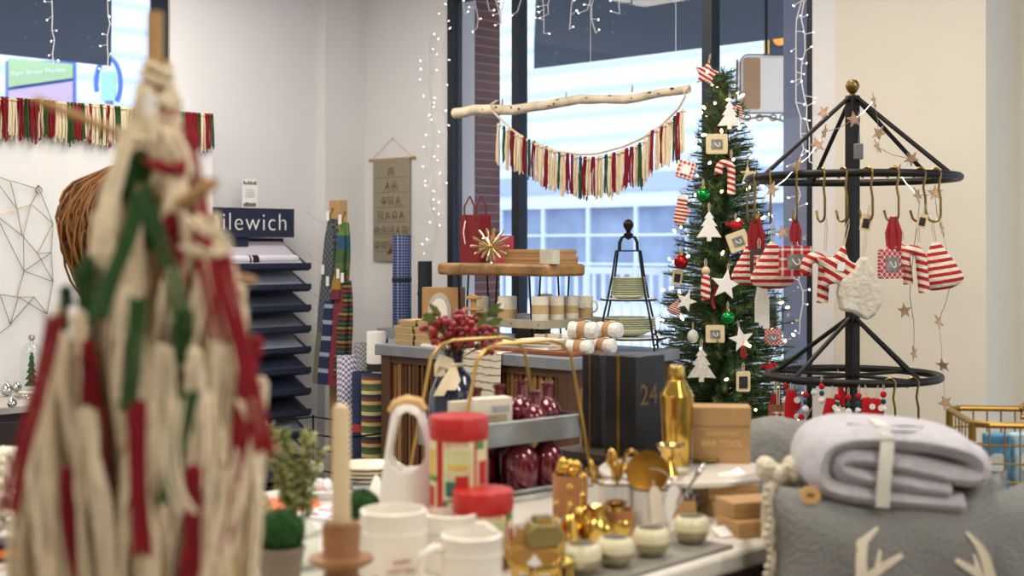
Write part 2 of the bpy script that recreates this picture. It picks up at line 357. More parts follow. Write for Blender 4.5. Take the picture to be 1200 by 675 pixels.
# traffic light + hanging lantern outside
p = at(911, 52, 12)
t = thing('traffic_light', 'black traffic light with yellow trim hanging outside the window top', 'traffic light', (p.x, p.y, p.z), 0)
B().bb(-.09, .09, -.08, .08, -.12, .14).build('housing', mat('signal_dark', '2e3a4a', .5), t, bev=.02)
B().bb(-.115, -.09, -.1, .06, -.13, .14).build('side_trim', mat('signal_yellow', 'e0b23a', .5), t)
B().lathe([(.055, -.02), (.055, .02)], 16).build('lens', mat('signal_amber', 'e58a2e', .4, emit=.6), t, loc=(.0, -.1, .03), rot=(PI/2, 0, 0))
B().tube([(0, 0, .14), (0, 0, 1.2)], .012).build('hanger', DARK, t)
p = at(898, 100, 8.4); k = 8.4/F
t = thing('hanging_sign', 'glowing rounded sign box with scrolled gold underside hung outside the window', 'sign', (p.x, p.y, p.z), 0)
def rrect(w, h, r, n=5):
    o = []
    for cx, cz, a0 in ((w/2-r, h/2-r, 0), (-w/2+r, h/2-r, 90), (-w/2+r, -h/2+r, 180), (w/2-r, -h/2+r, 270)):
        for i in range(n+1): a = math.radians(a0+90*i/n); o.append((cx+r*math.cos(a), cz+r*math.sin(a)))
    return o
B().prism(rrect(64*k, 66*k, 10*k), .18).build('box', mat('lit_sign_white', 'f3ece4', .4, emit=.3, var=0), t, bev=.02)
B().prism(rrect(20*k, 60*k, 3*k), .19, x=-20*k).build('tan_panel', mat('sign_tan', 'e3b68c', .5, var=.03), t)
b = B().tube([(-34*k, 0, 30*k), (-35*k, 0, -20*k), (-28*k, 0, -40*k), (0, 0, -36*k), (20*k, 0, -42*k), (30*k, 0, -30*k)], 1.6*k, 6)
for x in (-22, -8, 8, 20): b.tube([(x*k+4*k*math.cos(a), 0, -38*k+3.5*k*math.sin(a)) for a in [i*PI/4 for i in range(8)]], 1.1*k, 5, closed=True)
b.build('scroll', mat('scroll_gold', 'b98f4e', .4, metal=.7), t)
B().tube([(x_*k, -.08, z_*k) for x_, z_ in rrect(66, 68, 10)], .9*k, 5, closed=True).build('dark_rim', mat('rim_grey', '5d6478', .5), t)
B().tube([(0, 0, 33*k), (0, 0, 2.98-p.z)], .01).build('hanger', DARK, t)
# bare tree outside
p = RW(2.3, 6.5, -.1)
t = thing('bare_tree', 'small leafless white-frosted tree on the pavement outside', 'tree', p)
b = B(); rnd = random.Random(3)
def grow(p, d, L, r, k):
    q = p+d*L; b.tube([p, p.lerp(q, .5)+Vector((rnd.uniform(-.02, .02),)*3), q], [r, r*.8, r*.6], 5)
    if k:
        for _ in range(3): grow(q, (d+Vector((rnd.uniform(-.6, .6), rnd.uniform(-.6, .6), rnd.uniform(0, .35)))).normalized(), L*.72, r*.6, k-1)
grow(Vector((0, 0, 0)), Vector((0, 0, 1)), .75, .03, 4)
b.build('trunk', mat('frosted_bark', 'dfe4ee', .8, var=.1), t)
# ================================================================ LIGHT STRINGS
BM = {}
def bulbmesh(m, r=.004):
    key = (m.name, r)
    if key not in BM: BM[key] = B().sph((0, 0, 0), r, 6, 4, (1, 1, 2.0)).mesh('bulb', m)
    return BM[key]
def add_bulb(par, loc, m=None, r=.004, name='bulb'):
    o = bpy.data.objects.new(name, bulbmesh(m or BULB, r)); COL.objects.link(o); o.parent = par; o.location = loc
    o.rotation_euler = (random.uniform(0, 3), random.uniform(0, 3), 0); return o
def icicle(label, u, n, z0, drop, seed, wide=.03, group='icicle light strands at the window'):
    rnd = random.Random(seed); r0 = RW(u, n, z0)
    t = thing('icicle_light_strand', label, 'string lights', r0, RZ, group)
    b = B(); x = 0; z = 0; pts = [(0, 0, 0)]; bl = []
    while z > -drop:
        z -= rnd.uniform(.045, .075); x = max(-wide, min(wide, x+rnd.uniform(-.03, .03))); pts.append((x, 0, z))
        sd = rnd.choice((-1, 1)); q = (x+sd*rnd.uniform(.02, .06), -rnd.uniform(0, .015), z-rnd.uniform(-.02, .02)); b.tube([pts[-1], q], .0022, 4); bl.append(q)
    b.tube(pts, .0026, 5); b.build('wire', WIREW, t)
    for q in bl: add_bulb(t, q, BULBW, .0032)
strands = [(540, .10), (552, .16), (566, .05), (578, .11), (596, .12), (612, .06), (628, .14), (650, .08), (668, .16), (690, .05), (703, .12), (722, .05)]
for i, (px, d) in enumerate(strands):
    p = ray_n(px, 0, -.04)
    icicle('white icicle light strand, number %s counted along the window head from the brick side' % ['one', 'two', 'three', 'four', 'five', 'six', 'seven', 'eight', 'nine', 'ten', 'eleven', 'twelve'][i], p.x, -.04, 2.74, d*.8+max(0, 2.74-p.z), i, .055)
p0 = ray_n(515, 0, -.045); p1 = ray_n(950, 0, -.045)
b = B().tube([RW(p0.x+(p1.x-p0.x)*i/40, -.04, 2.745+.006*math.sin(i)) for i in range(41)], .003, 5)
o = b.build('light_string_cable', WIREW); tag(o, 'white cable holding the icicle strands along the top of the window', 'cable')
p = ray_n(521, 0, -.03); icicle('long warm light strand down the window jamb beside the linen calendar', .775, -.03, 2.74, 1.25, 31, .025)
p = ray_n(508, 0, -.03); icicle('warm light strand on the plain wall between calendar and window', .66, -.03, 2.55, 1.7, 32, .03)
p = ray_n(938, 0, -.06); icicle('thick white light strand hanging by the grey pillar behind the black rack', p.x, -.06, 2.74, 1.75, 33, .022); icicle('second light strand twisted beside the thick one near the grey pillar', p.x+.03, -.07, 2.74, 1.0, 34, .02)
for i, (px, d, lb) in enumerate(((62, .18, 'white light strand in the side window above the market sign'), (127, .36, 'white light strand in the side window near its dark jamb'))):
    p = ray_u(px, 0, .05); icicle(lb, .06, p.y, 2.70, 2.70-ray_u(px, 75, .06).z+.02*i, 41+i, .02, 'light strands in the side window')
# ================================================================ COUNTER
def UNp(px, py, z): p = onz(px, py, z); return UN(p.x, p.y)
CT = .95; CU0, CU1, CN0, CN1 = 1.88, 2.92, -1.437, -.82
t = thing('slatted_counter', 'low counter clad in brown wooden slats with a zinc grey top', 'counter', RW(CU0, CN0, 0), RZ)
W, D = CU1-CU0, CN1-CN0
B().bb(-.02, W+.02, -.02, D+.02, CT-.045, CT).build('worktop', mat('zinc_top', '8d9298', .45, metal=.3, var=.15, scale=8), t, bev=.004)
WD = mat('walnut_frame', '5a3a22', .6, var=.25, scale=10, stretch=(1, 1, .2))
b = B()
for x in (0, W-.055): b.bb(x, x+.055, 0, .055, 0, CT-.045)
b.bb(0, W, .005, .05, CT-.075, CT-.045).bb(0, W, .005, .05, 0, .1); b.bb(W-.055, W, D-.055, D, 0, CT-.045).bb(0, .055, D-.055, D, 0, CT-.045).bb(W-.05, W-.005, .055, D-.055, CT-.115, CT-.045)
b.build('frame', WD, t)
B().bb(.01, W-.01, .055, D, 0, CT-.046).build('carcass', mat('dark_carcass', '231a14', .8), t)
cols = ['84592f', '5a3a20', '94683a', '6d4626', 'a07648']; rnd = random.Random(5)
BS = B(); x = .055
while x < W-.06:
    ww = rnd.choice((.022, .028, .034))
    if True: b = BS; b.mi = rnd.randrange(5); b.bb(x, x+ww*.62, .012+rnd.uniform(0, .01), .056, .1, CT-.075)
    x += ww
y = .06
while y < D-.06:
    BS.mi = rnd.randrange(5); BS.bb(W-.02, W-.004, y, y+.022, .1, CT-.115); y += .03
BS.build('slats', [mat('slat_wood%d' % i, cols[i], .65, var=.25, scale=10, stretch=(1, 1, .2)) for i in range(5)], t)
def R(u, n, z=CT): return RW(u, n, z)
def cbox(name, label, cat, u, n, z, sx, sy, sz, m, group=None, rz=0, lid=True, band=None, bandm=None):
    t = thing(name, label, cat, RW(u, n, z), RZ+rz, group)
    if lid:
        B().bb(-sx/2, sx/2, -sy/2, sy/2, 0, sz*.6).build('base', m, t, bev=.001)
        B().bb(-sx/2-.002, sx/2+.002, -sy/2-.002, sy/2+.002, sz*.5, sz).build('lid', m, t, bev=.001)
    else: B().bb(-sx/2, sx/2, -sy/2, sy/2, 0, sz).build('body', m, t, bev=.001)
    if band: B().bb(-sx*.04, sx*.04, -sy/2-.003, sy/2+.003, -.0, sz+.001).build('band', bandm or RED, t)
    return t
# ---- live edge riser
PZ = 1.236; PT = 1.285; u0, u1, nn = 1.985, 2.62, -1.12
t = thing('live_edge_riser', 'thick live-edge wooden plank riser on black hairpin legs on the counter', 'riser', RW(u0, nn, CT), RZ)
rnd = random.Random(9); pol = []
L = u1-u0
for i in range(16): pol.append((L*i/15, -.1+rnd.uniform(-.012, .012)))
for i in range(16): pol.append((L-L*i/15, .13+rnd.uniform(-.012, .012)))
LE = mat('live_edge_wood', 'a67c4c', .55, var=.55, scale=9, bump=.3)
B().plan(pol, PZ-CT, PT-CT).build('slab', LE, t, bev=.012)
for x in (.13, L-.1):
    for y in (-.07, .10):
        B().tube([(x-.03, y, PZ-CT), (x-.012, y, .006), (x, y, .003), (x+.012, y, .006), (x+.03, y, PZ-CT)], .004, 6).build('leg', IRON, t)
# on the plank
p = ray_n(557, 307, -1.03)
t = thing('gift_bag', 'tall red paper gift bag with ribbon handles on the plank riser', 'bag', RW(p.x, -1.03, PT), RZ)
RP = mat('red_paper', '7a121b', .6, var=.06)
B().prism([(-.06, 0), (.06, 0), (.06, .205), (-.06, .205)], .07).build('body', RP, t, bev=.002)
for y in (-.036, .036): B().strip([(-.028, y, .18), (-.03, y, .24), (0, y*.9, .285), (.03, y, .24), (.028, y, .18)], .011, .001, (1, 0, 0)).build('handle', mat('maroon_ribbon', '6d2430', .4), t)
B().strip([(-.02, -.04, .18), (-.022, -.05, .13), (-.018, -.043, .08)], .006, .001, (1, 0, 0)).build('gift_tag', PAPER, t)
p = ray_n(588, 306, -1.04)
cbox('gift_box', 'pinkish red upright gift box beside the tall gift bag on the plank', 'box', p.x, -1.04, PT, .085, .05, .115, mat('pink_red_card', 'b5404c', .5, var=.1), lid=True)
t = thing('starburst_ornament', 'brass and silver starburst ornament with tapering spikes on a small foot', 'ornament', RW(ray_n(575, 307, -1.19).x, -1.19, PT), RZ-.2+A)
SB = mat('champagne_brass', 'd8c49a', .25, metal=1, var=.1)
b = B(); rnd = random.Random(2); c0 = Vector((0, 0, .07))
for i in range(14):
    a = 2*PI*i/14; d = Vector((math.cos(a), rnd.uniform(-.15, .15), math.sin(a))).normalized(); L1 = rnd.choice((.075, .085)) if d.z > -.6 else .062
    b.tube([c0+d*.01, c0+d*L1*.85, c0+d*L1], [.0015, .0065, .005], 7)
for i in range(10):
    a = 2*PI*i/10+.3; d = Vector((math.cos(a), -.9, math.sin(a))).normalized(); b.tube([c0+d*.01, c0+d*.055], [.0015, .005], 7)
    d.y = .9; b.tube([c0+d*.01, c0+d*.055], [.0015, .005], 7)
b.build('spikes', SB, t); B().sph((0, 0, .07), .014).build('hub', GOLD, t)
B().lathe([(.02, 0), (.018, .004), (.004, .008), (.004, .06)], 16).build('foot', SILVER, t)
for i, (nz, ln) in enumerate(((0, .27), (1, .25))):
    cbox('kraft_flat_box', ['lower flat kraft box in the pair on the plank riser', 'upper flat kraft box on the plank riser with a pale sleeve end'][i], 'box', 2.45, -1.08, PT+.029*i, ln, .15, .028, KRAFT, 'flat kraft boxes on the plank')
t = cbox('white_card_sleeve', 'whitish card sleeve box closing the far end of the plank riser', 'box'  , 2.58, -1.17, PT, .07, .04, .055, mat('offwhite_card', 'cfc8b6', .7), lid=False)
t.location = RW(2.60, -1.19, PT)
# ---- galvanised square tray riser
GZ = 1.06; tu0, tu1, tn0, tn1 = 2.16, 2.60, -1.235, -.86
t = thing('galvanised_riser', 'square galvanised tray on a wooden block raised above the counter linens', 'riser', RW(tu0, tn0, CT), RZ)
W, D = tu1-tu0, tn1-tn0; z1 = GZ-CT
B().bb(0, W, 0, D, z1-.006, z1).build('shelf', GALV, t)
GW = mat('greyed_wood', 'a8a18c', .7, var=.2, scale=14)
B().bb(0, W, -.008, 0, z1-.028, z1+.006).bb(W, W+.008, -.008, D, z1-.028, z1+.006).bb(0, W, D, D+.008, z1-.028, z1+.006).bb(-.008, 0, -.008, D+.008, z1-.028, z1+.006).build('rim', GW, t, bev=.001)
b = B()
for x, y in ((W-.01, -.009), (W-.16, -.009), (.05, -.009)): b.sph((x, y, z1-.012), .003, 8, 5)
b.build('rivets', IRON, t)
B().bb(W/2-.05, W/2+.05, D/2-.05, D/2+.05, 0, z1-.006).build('block', GW, t)
for x in (.03, W-.03):
    for y in (.03, D-.03): B().cyl(x, y, 0, z1-.006, .005, 8).build('leg', IRON, t)
# candles / mugs on the tray
CR1 = mat('crackle_cream', 'e9e2d0', .5, var=.06); CR2 = mat('tan_band', 'c9ab7c', .7, var=.15)
def cup(label, u, n, r, h, band, handle=False, wrap=False):
    t = thing('striped_pot', label, 'pot', RW(u, n, GZ), RZ, 'cream and tan pots on the galvanised tray')
    B().lathe([(r-.003, 0), (r, .003), (r, h), (r-.004, h+.001), (r-.005, h-.01), (r-.005, .006), (.001, .006)], 24, cap=False).build('body', CR1, t)
    B().lathe([(r+.0007, h*band[0]), (r+.0007, h*band[1])], 24, cap=False).build('tan_band', CR2, t)
    if wrap: B().prism([(-.02, .005), (.02, 0), (.024, .022), (-.016, .03)], .002, y=-r-.003, z=h*.45).build('gift_tag', PAPER, t)
    if handle: B().tube(arc(r+.012, h*.55, .022, -100, 100, 8), .0045, 7).build('handle', CR1, t)
    return t
cup('cream pot with low tan base, end of the tray near the hidden side', 2.20, -1.17, .03, .088, (.0, .28))
cup('wide cream pot with white ribbon tag across its tan lower half', 2.35, -1.17, .038, .092, (.0, .45), wrap=True)
cup('cream pot with a broad tan middle band at the tray corner', 2.535, -1.175, .033, .096, (.3, .66))
cup('pot just behind the corner pot with tan centre band', 2.54, -1.085, .031, .095, (.25, .62))
cup('narrow pot with tan centre band, third back along the tray side', 2.54, -.995, .029, .093, (.28, .6))
cup('pot with handle and white tag at the far end of the tray', 2.54, -.905, .029, .092, (.0, .5), True, True)
cup('small cream candle pot in the middle of the galvanised tray', 2.40, -1.0, .03, .098, (.4, .5))
# bowls below tray
SB_ = mat('slate_blue_glaze', '6f7f98', .2, var=.15, coat=.5)
for i, (u, n, lb) in enumerate(((2.24, -1.30, 'slate blue bowl under the tray near the berries'), (2.42, -1.29, 'slate blue bowl under the middle of the tray'), (2.66, -1.02, 'dark blue grey bowl behind the stacked coaster sets'))):
    o = B().lathe([(.03, 0), (.05, .012), (.065, .04), (.068, .058), (.064, .058), (.058, .036), (.04, .012), (.001, .008)], 24, cap=False).build('glazed_bowl', SB_, loc=R(u, n)); tag(o, lb, 'bowl', 'glazed bowls under the tray')
# two-tier wood cake stand
p = ray_n(555, 370, -1.25)
t = thing('tiered_wood_stand', 'small three tier turned wooden stand near the plank leg', 'stand', RW(p.x, -1.25, CT), RZ)
B().lathe([(.04, 0), (.042, .008), (.012, .02), (.014, .09), (.012, .17), (.015, .205), (.001, .21)], 20).build('stem', WOOD, t)
for z, r in ((.10, .048), (.145, .042), (.19, .034)): B().lathe([(.005, z), (r*.9, z), (r, z+.004), (r, z+.012), (r-.004, z+.012), (.005, z+.009)], 24).build('tier', WOOD, t)
# oval frame in kraft box
p = ray_n(518, 370, -1.2)
t = thing('boxed_oval_plate', 'kraft box standing upright with a white oval plate framed in its window', 'boxed plate', RW(p.x, -1.2, CT), RZ+.35)
B().bb(-.085, .085, -.02, .05, 0, .232).build('box', KRAFT, t, bev=.002)
OV = [(math.cos(2*PI*i/28)*.055, math.sin(2*PI*i/28)*.085) for i in range(28)]
B().prism(OV, .006, y=-.023, z=.125).build('rim', mat('grey_rim', 'b9b7b2', .4), t)
B().prism([(x*.72, z*.72) for x, z in OV], .008, y=-.025, z=.125).build('plate', WHITE, t)
# dark roll + patterned roll on the counter end / rug rolls
ROLL1 = banded('blue_mosaic_weave', ['1f2a55', '8fa0cf', '1f2a55', '10152c'], axis=((0, 0, 70), (60, 60, 0)), kind='plaid', rough=.8)
def roll(name, label, loc, r, h, m, band=True, group=None, rx=0):
    t = thing(name, label, 'rolled mat', loc, 0, group, rot=(rx, 0, 0))
    b = B(); pr = []
    for i in range(46): a = i*.42; rr = r*(.25+.75*i/45); pr.append((rr*math.cos(a), rr*math.sin(a)))
    b.lathe([(r*.97, 0), (r, .004), (r, h-.004), (r*.97, h)], 28, cap=True); b.build('roll', m, t)
    b = B(); b.strip([(x, y, h+.001) for x, y in pr], .004, .002, (0, 0, 1)); b.build('spiral_edge', m, t)
    if band: B().lathe([(r+.002, h*.5), (r+.003, h*.5+.001), (r+.003, h*.5+.018), (r+.002, h*.5+.019)], 28).build('strap', BLACK, t)
    return t
p = ray_n(471, 398, -1.0)
roll('rolled_placemat', 'tall blue mosaic patterned mat roll standing under the linen calendar', RW(2.02, -1.32, CT) if 0 else at(471, 400, 6.35)*1, .047, .46, ROLL1)
for o in bpy.data.objects:
    if o.name.startswith('rolled_placemat'): o.location.z = CT-.0; 
t0 = bpy.data.objects['rolled_placemat']; 
stp = thing('side_shelf', 'low grey ledge behind the counter holding the tall blue roll', 'ledge', RW(1.1, -.8, 0), RZ)
t0.location = RW(ray_n(471, 300, -.62).x, -.62, CT)
B().bb(-.1, .25, .09, .45, .90, CT).build('top', mat('zinc_top', '8d9298'), stp)
for x in (-.09, .21):
    for y in (.10, .41): B().bb(x, x+.03, y, y+.03, 0, .9).build('leg', IRON, stp)
roll('rolled_placemat', 'short black mat roll between the boxed oval plate and the wall lights', RW(ray_n(498, 300, -.62).x, -.62, CT), .035, .33, mat('black_weave', '1d2028', .8, var=.3, scale=90))
# kraft box stack at counter end
rnd = random.Random(4)
lbs = ['bottom long kraft box in the stack at the counter end', 'second long kraft box up in the counter-end stack', 'third long kraft box in the counter-end stack', 'top long kraft box of the counter-end stack']
for i in range(4):
    t = cbox('long_kraft_box', lbs[i], 'box', 2.06+rnd.uniform(-.01, .01), -1.33+.02*0, CT+.026*i, .24-.03*(i == 3), .16, .025, mat('pale_kraft', 'c6a878', .8, var=.06), 'long kraft boxes at the counter end', rz=rnd.uniform(-.04, .04))
    B().bb(-.006, .006, -.082, .082, -.0, .0262).build('dark_cord', INK, t)
t = thing('napkin_ring', 'pale wooden napkin ring shape standing at the counter end', 'ring', R(1.93, -1.36, CT), RZ+.8, scale=.8)
B().tube([(.03*math.cos(a), 0, .04+.034*math.sin(a)) for a in [i*PI/10 for i in range(20)]], .006, 8, closed=True).build('ring', mat('pale_wood', 'd7c3a1', .6), t)
t = thing('cloth_pouch', 'white cloth pouch with black band at the counter corner', 'pouch', R(1.93, -1.30, CT), RZ+.3) if 0 else None
o = B().sph((0, 0, .028), .04, 16, 10, (1.1, .8, .7)).build('cotton_ball_bag', mat('frosted_wrap', 'e9e6df', .5, var=.1, bump=.5), loc=RW(1.72, -.98, CT), rz=RZ)
bpy.data.objects.remove(o)
# linens draped / stacks on the counter
LIN = mat('white_linen', 'e6dfd0', .9, var=.06, bump=.25); PRN = banded('script_linen', ['e3dac4', 'e3dac4', 'e3dac4', '9d8f7a', 'e3dac4'], axis=2, freq=34, rough=.9, warp=1.2)
t = thing('tea_towel', 'printed script tea towel hanging over the counter front edge behind the vase', 'tea towel', RW(2.47, CN0, CT), RZ)
pts = [(0, .28, .004), (0, .1, .003), (0, -.015, .003), (0, -.026, -.004), (0, -.028, -.06), (0, -.03, -.12), (0, -.032, -.185)]
B().strip(pts, .26, .002, (1, 0, 0)).build('cloth', PRN, t)
b = B(); rnd = random.Random(8)
for k in range(5):
    z = -.03-.028*k; x = -.1
    while x < .08:
        q = [(x+i*.006, -.0335, z+rnd.uniform(-.006, .006)) for i in range(rnd.randint(3, 6))]; b.tube(q, .0007, 3); x = q[-1][0]+.012
b.build('handwriting', INK, t)
t = thing('board_tray', 'low red-brown wooden board under the stacks of linens', 'board', RW(2.70, -1.28, CT), RZ)
B().bb(-.28, .20, -.12, .14, 0, .016).build('board', mat('cherry_board', '8d5230', .5, var=.2), t, bev=.003)
rnd = random.Random(12)
sp = [(2.19, -1.37, 0, .0), (2.28, -1.36, 1, .0), (2.55, -1.33, 0, .017), (2.55, -1.33, 1, .017), (2.70, -1.335, 0, .017), (2.70, -1.335, 1, .017), (2.70, -1.335, 2, .017)]
nm = ['folded cream linen next to the kraft boxes and berries', 'folded cream linen lying over its neighbour beside the berries', 'lower folded linen on the board nearest the tea towel', 'upper folded linen on the board nearest the tea towel', 'bottom folded linen in the middle stack on the board', 'second folded linen in the middle stack on the board', 'top folded linen in the middle stack on the board']
for i, (u, n, k, z) in enumerate(sp):
    t = thing('folded_linen', nm[i], 'linen', RW(u, n, CT+z+.0125*k), RZ+rnd.uniform(-.12, .12), 'folded linens on the counter')
    b = B()
    for q in range(3): b.bb(-.085, .085, -.055+.004*q, .055, .004*q, .004*q+.0042)
    b.build('cloth', LIN, t, bev=.0015)
# wrapped mug bundles
def bundle(label, u, n, z, rz=0, s=1):
    t = thing('wrapped_towel_bundle', label, 'towel bundle', RW(u, n, z), RZ+rz, 'rolled towel bundles on the board', scale=s)
    b = B(); rr = .034
    for i in range(9):
        x = -.055+.11*i/8
        r_ = rr*(1+.06*math.sin(i*2.1))
        if i == 0: prof = []
        prof.append((x, r_))
    vs = []; 
    b.M = Matrix.Rotation(PI/2, 4, 'Y'); b.lathe([(rr*.5, -.062)]+[(r_, x) for x, r_ in prof]+[(rr*.5, .062)], 18, (-rr, 0, 0)); b.build('towel', mat('white_towel', 'eae6df', .95, var=.08, bump=.6, scale=30), t)
    b = B(); b.M = Matrix.Rotation(PI/2, 4, 'Y'); b.lathe([(rr*1.06, -.018), (rr*1.08, -.017), (rr*1.08, .012), (rr*1.06, .013)], 18, (-rr, 0, 0)); b.build('paper_band', mat('tan_paper', 'b98f63', .8), t)
    B().tube([(.0, -.0, rr*2.06), (.02, -.02, rr*2.2), (.03, 0, rr*2.1)], .002, 4).build('ribbon', PAPER, t)
    return t
bundle('towel bundle on the board lying lowest beside the folded linens', 2.86, -1.31, CT+.0, .3, .85)
bundle('towel bundle at the board end nearest the black boxes', 2.88, -1.20, CT+.0, .2, .85)
bundle('big towel bundle with wide tan band on top of the pile', 2.86, -1.29, CT+.058, .4, .95)
bundle('upper towel bundle beside the big one on the pile', 2.885, -1.17, CT+.058, .1, .88)
bundle('small towel bundle at the back of the board', 2.72, -1.17, CT+.017, .5, .9)
for i in range(3):
    cbox('coaster_set', ['bottom coaster set', 'middle coaster set', 'top coaster set'][i]+' in the pale pile behind the linens', 'coaster set', 2.60, -1.20+.004*i, CT+(.0165 if 1 else 0)+.0155*i, .10, .07, .015, mat('bone_card', 'ddd0b4', .8), 'coaster sets', rz=.2*i, lid=False, band=1, bandm=KRAFT)
# ---- plate stand (birdcage)
bx = ray_n(750, 405, -1.0)
t = thing('plate_stand', 'black wrought iron birdcage plate stand with a ball finial and two shelves', 'plate stand', RW(2.80, -.95, CT), RZ+.6)
for i in range(4):
    a = PI/4+i*PI/2; c_, s_ = math.cos(a), math.sin(a)
    pr = [(.155, 0), (.135, .1), (.105, .2), (.08, .3), (.068, .365), (.064, .385), (.05, .387), (.048, .42), (.035, .44), (.012, .445)]
    B().tube([(c_*r, s_*r, z) for r, z in pr], .0045, 6).build('leg', IRON, t)
    B().tube([(c_*(.155+.018*math.cos(q)), s_*(.155+.018*math.cos(q)), .045+.022*math.sin(q)) for q in [j*.6-2 for j in range(9)]], .0035, 5).build('scroll', IRON, t)
B().lathe([(.002, .43), (.018, .44), (.02, .452), (.008, .46), (.012, .47), (.02, .482), (.021, .495), (.012, .508), (.001, .512)], 16).build('finial', IRON, t)
for z, r in ((.045, .148), (.195, .108)):
    B().tube([(r*math.cos(a), r*math.sin(a), z) for a in [i*PI/14 for i in range(28)]], .004, 6, closed=True).build('ring', IRON, t)
    B().lathe([(.001, z), (r*.97, z), (r*.97, z+.004), (.001, z+.004)], 30, cap=False).build('shelf', mat('white_shelf', 'ebe8e0', .4, var=.02), t)
B().tube([(.048*math.cos(a), .048*math.sin(a), .387) for a in [i*PI/8 for i in range(16)]], .003, 5, closed=True).build('ring', IRON, t)
ORD = ['first', 'second', 'third', 'fourth', 'fifth', 'sixth', 'seventh', 'eighth', 'ninth']
PG = mat('celadon_plate', 'cfd3b2', .25, var=.05, coat=.4)
for k in range(9):
    o = B().lathe([(.001, 0), (.04, .0), (.06, .006), (.072, .013), (.0715, .0145), (.058, .0085), (.001, .004)], 32, cap=False).build('small_plate', PG, loc=RW(2.80, -.95, CT+.20+.0085*k)); tag(o, ORD[k]+' small celadon green plate counted from the bottom of the upper stack', 'plate', 'small plates on the upper shelf of the stand')
def fluted(R_, d=.03, n=48):
    b = B(); vs = []; fs = []; prof = [(.001, .004), (.3, .004), (.55, .25), (.8, .65), (1, 1)]
    def ring(pr, up): 
        for r, z in pr:
            for i in range(n):
                a = 2*PI*i/n; k = 1+(.045*math.cos(n/3*a) if r > .5 else 0); vs.append((R_*r*k*math.cos(a), R_*r*k*math.sin(a), d*z+up))
    ring(prof, .002); ring(list(reversed(prof)), -.001); m = len(prof)*2
    for j in range(m-1):
        for i in range(n): fs.append((j*n+i, j*n+(i+1) % n, (j+1)*n+(i+1) % n, (j+1)*n+i))
    return b.put(vs, fs)
fl = None
for k in range(6):
    o = fluted(.105).build('fluted_bowl', PG, loc=RW(2.80, -.95, CT+.051+.0085*k)) if fl is None else fl.copy()
    if fl is None: fl = o
    else: COL.objects.link(o); o.location = RW(2.80, -.95, CT+.051+.0085*k); o.rotation_euler.z = k*.3
    tag(o, ORD[k]+' fluted green bowl counted from the bottom of the lower shelf nest', 'bowl', 'fluted bowls on the lower shelf')
# ================================================================ BIRCH BRANCH + TASSEL GARLANDS
q0 = RW(1.394, -.55, 2.0); q1 = RW(2.80, -.55, 2.008)
L = (q1-q0).length
t = thing('birch_branch', 'pale birch branch hung level across the window by clear threads', 'branch', q0, RZ)
BI = mat('birch_bark', 'd8c8ac', .7, var=.3, scale=14, bump=.3)
rnd = random.Random(6); pts = []; rr = []
for i in range(22): x = L*i/21; pts.append((x, rnd.uniform(-.005, .005), .008*math.sin(i*.7)+rnd.uniform(-.004, .004))); rr.append(.026-.009*i/21+rnd.uniform(-.001, .001))
B().tube(pts, rr, 12).build('limb', BI, t)
b = B()
for i in range(16):
    x = rnd.uniform(.05, L-.05); j = int(x/L*21); r_ = rr[j]; a = rnd.uniform(-2.6, -.6)
    b.sph((x, pts[j][1]+math.cos(a)*r_*.0-r_*.93, pts[j][2]+rnd.uniform(-.3, .6)*r_), .006, 7, 5, (rnd.uniform(.8, 2.2), .5, rnd.uniform(.3, .9)))
b.build('knots', mat('dark_knot', '3b2b20', .9), t)
for x in (.32, .72, 1.1): B().tube([(x, 0, .02), (x+.012, -.008, .04), (x+.01, -.01, .05)], [.006, .004, .002], 6).build('twig_stub', BI, t)
for px in (692, 792):
    p = ray_n(px, 60, -.55); x = (p.x-1.394)
    B().tube([(x, 0, .01), (x, 0, 2.99-2.0)], .0012, 4).build('thread', WIREW, t)
def tassel_mesh(col, L_, seed, strands=6, w=.012, r=.0026, fuzz=.004):
    rnd = random.Random(seed); b = B()
    for s_ in range(strands):
        x0 = rnd.uniform(-w/2, w/2); y0 = rnd.uniform(-w/3, w/3); ll = L_*rnd.uniform(.86, 1.04); ph = rnd.uniform(0, 6); dx = rnd.uniform(-.004, .004)
        b.tube([(x0*(.5+.5*min(1, k*.4))+dx*k/6+fuzz*.5*math.sin(ph+k*1.1)*k/6, y0*(.5+.5*min(1, k*.4))+fuzz*.3*math.cos(ph+k), -ll*k/6) for k in range(7)], r, 5)
    b.tube([(w*.45*math.cos(q), w*.35*math.sin(q), -.012) for q in [i*PI/4 for i in range(8)]], r*.9, 5, closed=True)
    return b
TM = {}
def tmesh(ci, var, L_, w, r, strands):
    k = (ci, var, L_, w)
    if k not in TM: TM[k] = tassel_mesh(ci, L_, hash(k) % 999 if 0 else ci*31+var*7, strands, w, r).mesh('tassel', [CREAM, RED, GREEN][ci])
    return TM[k]
def garland(label, loc, rz, rope, seq, L_, w=.016, r=.0028, strands=7, step=None):
    t = thing('tassel_garland', label, 'garland', loc, rz); P = [Vector(p) for p in rope]
    b = B().tube(P, .0042, 6); m = []
    tot = sum((P[i+1]-P[i]).length for i in range(len(P)-1)); n = len(seq)
    return t, P, b
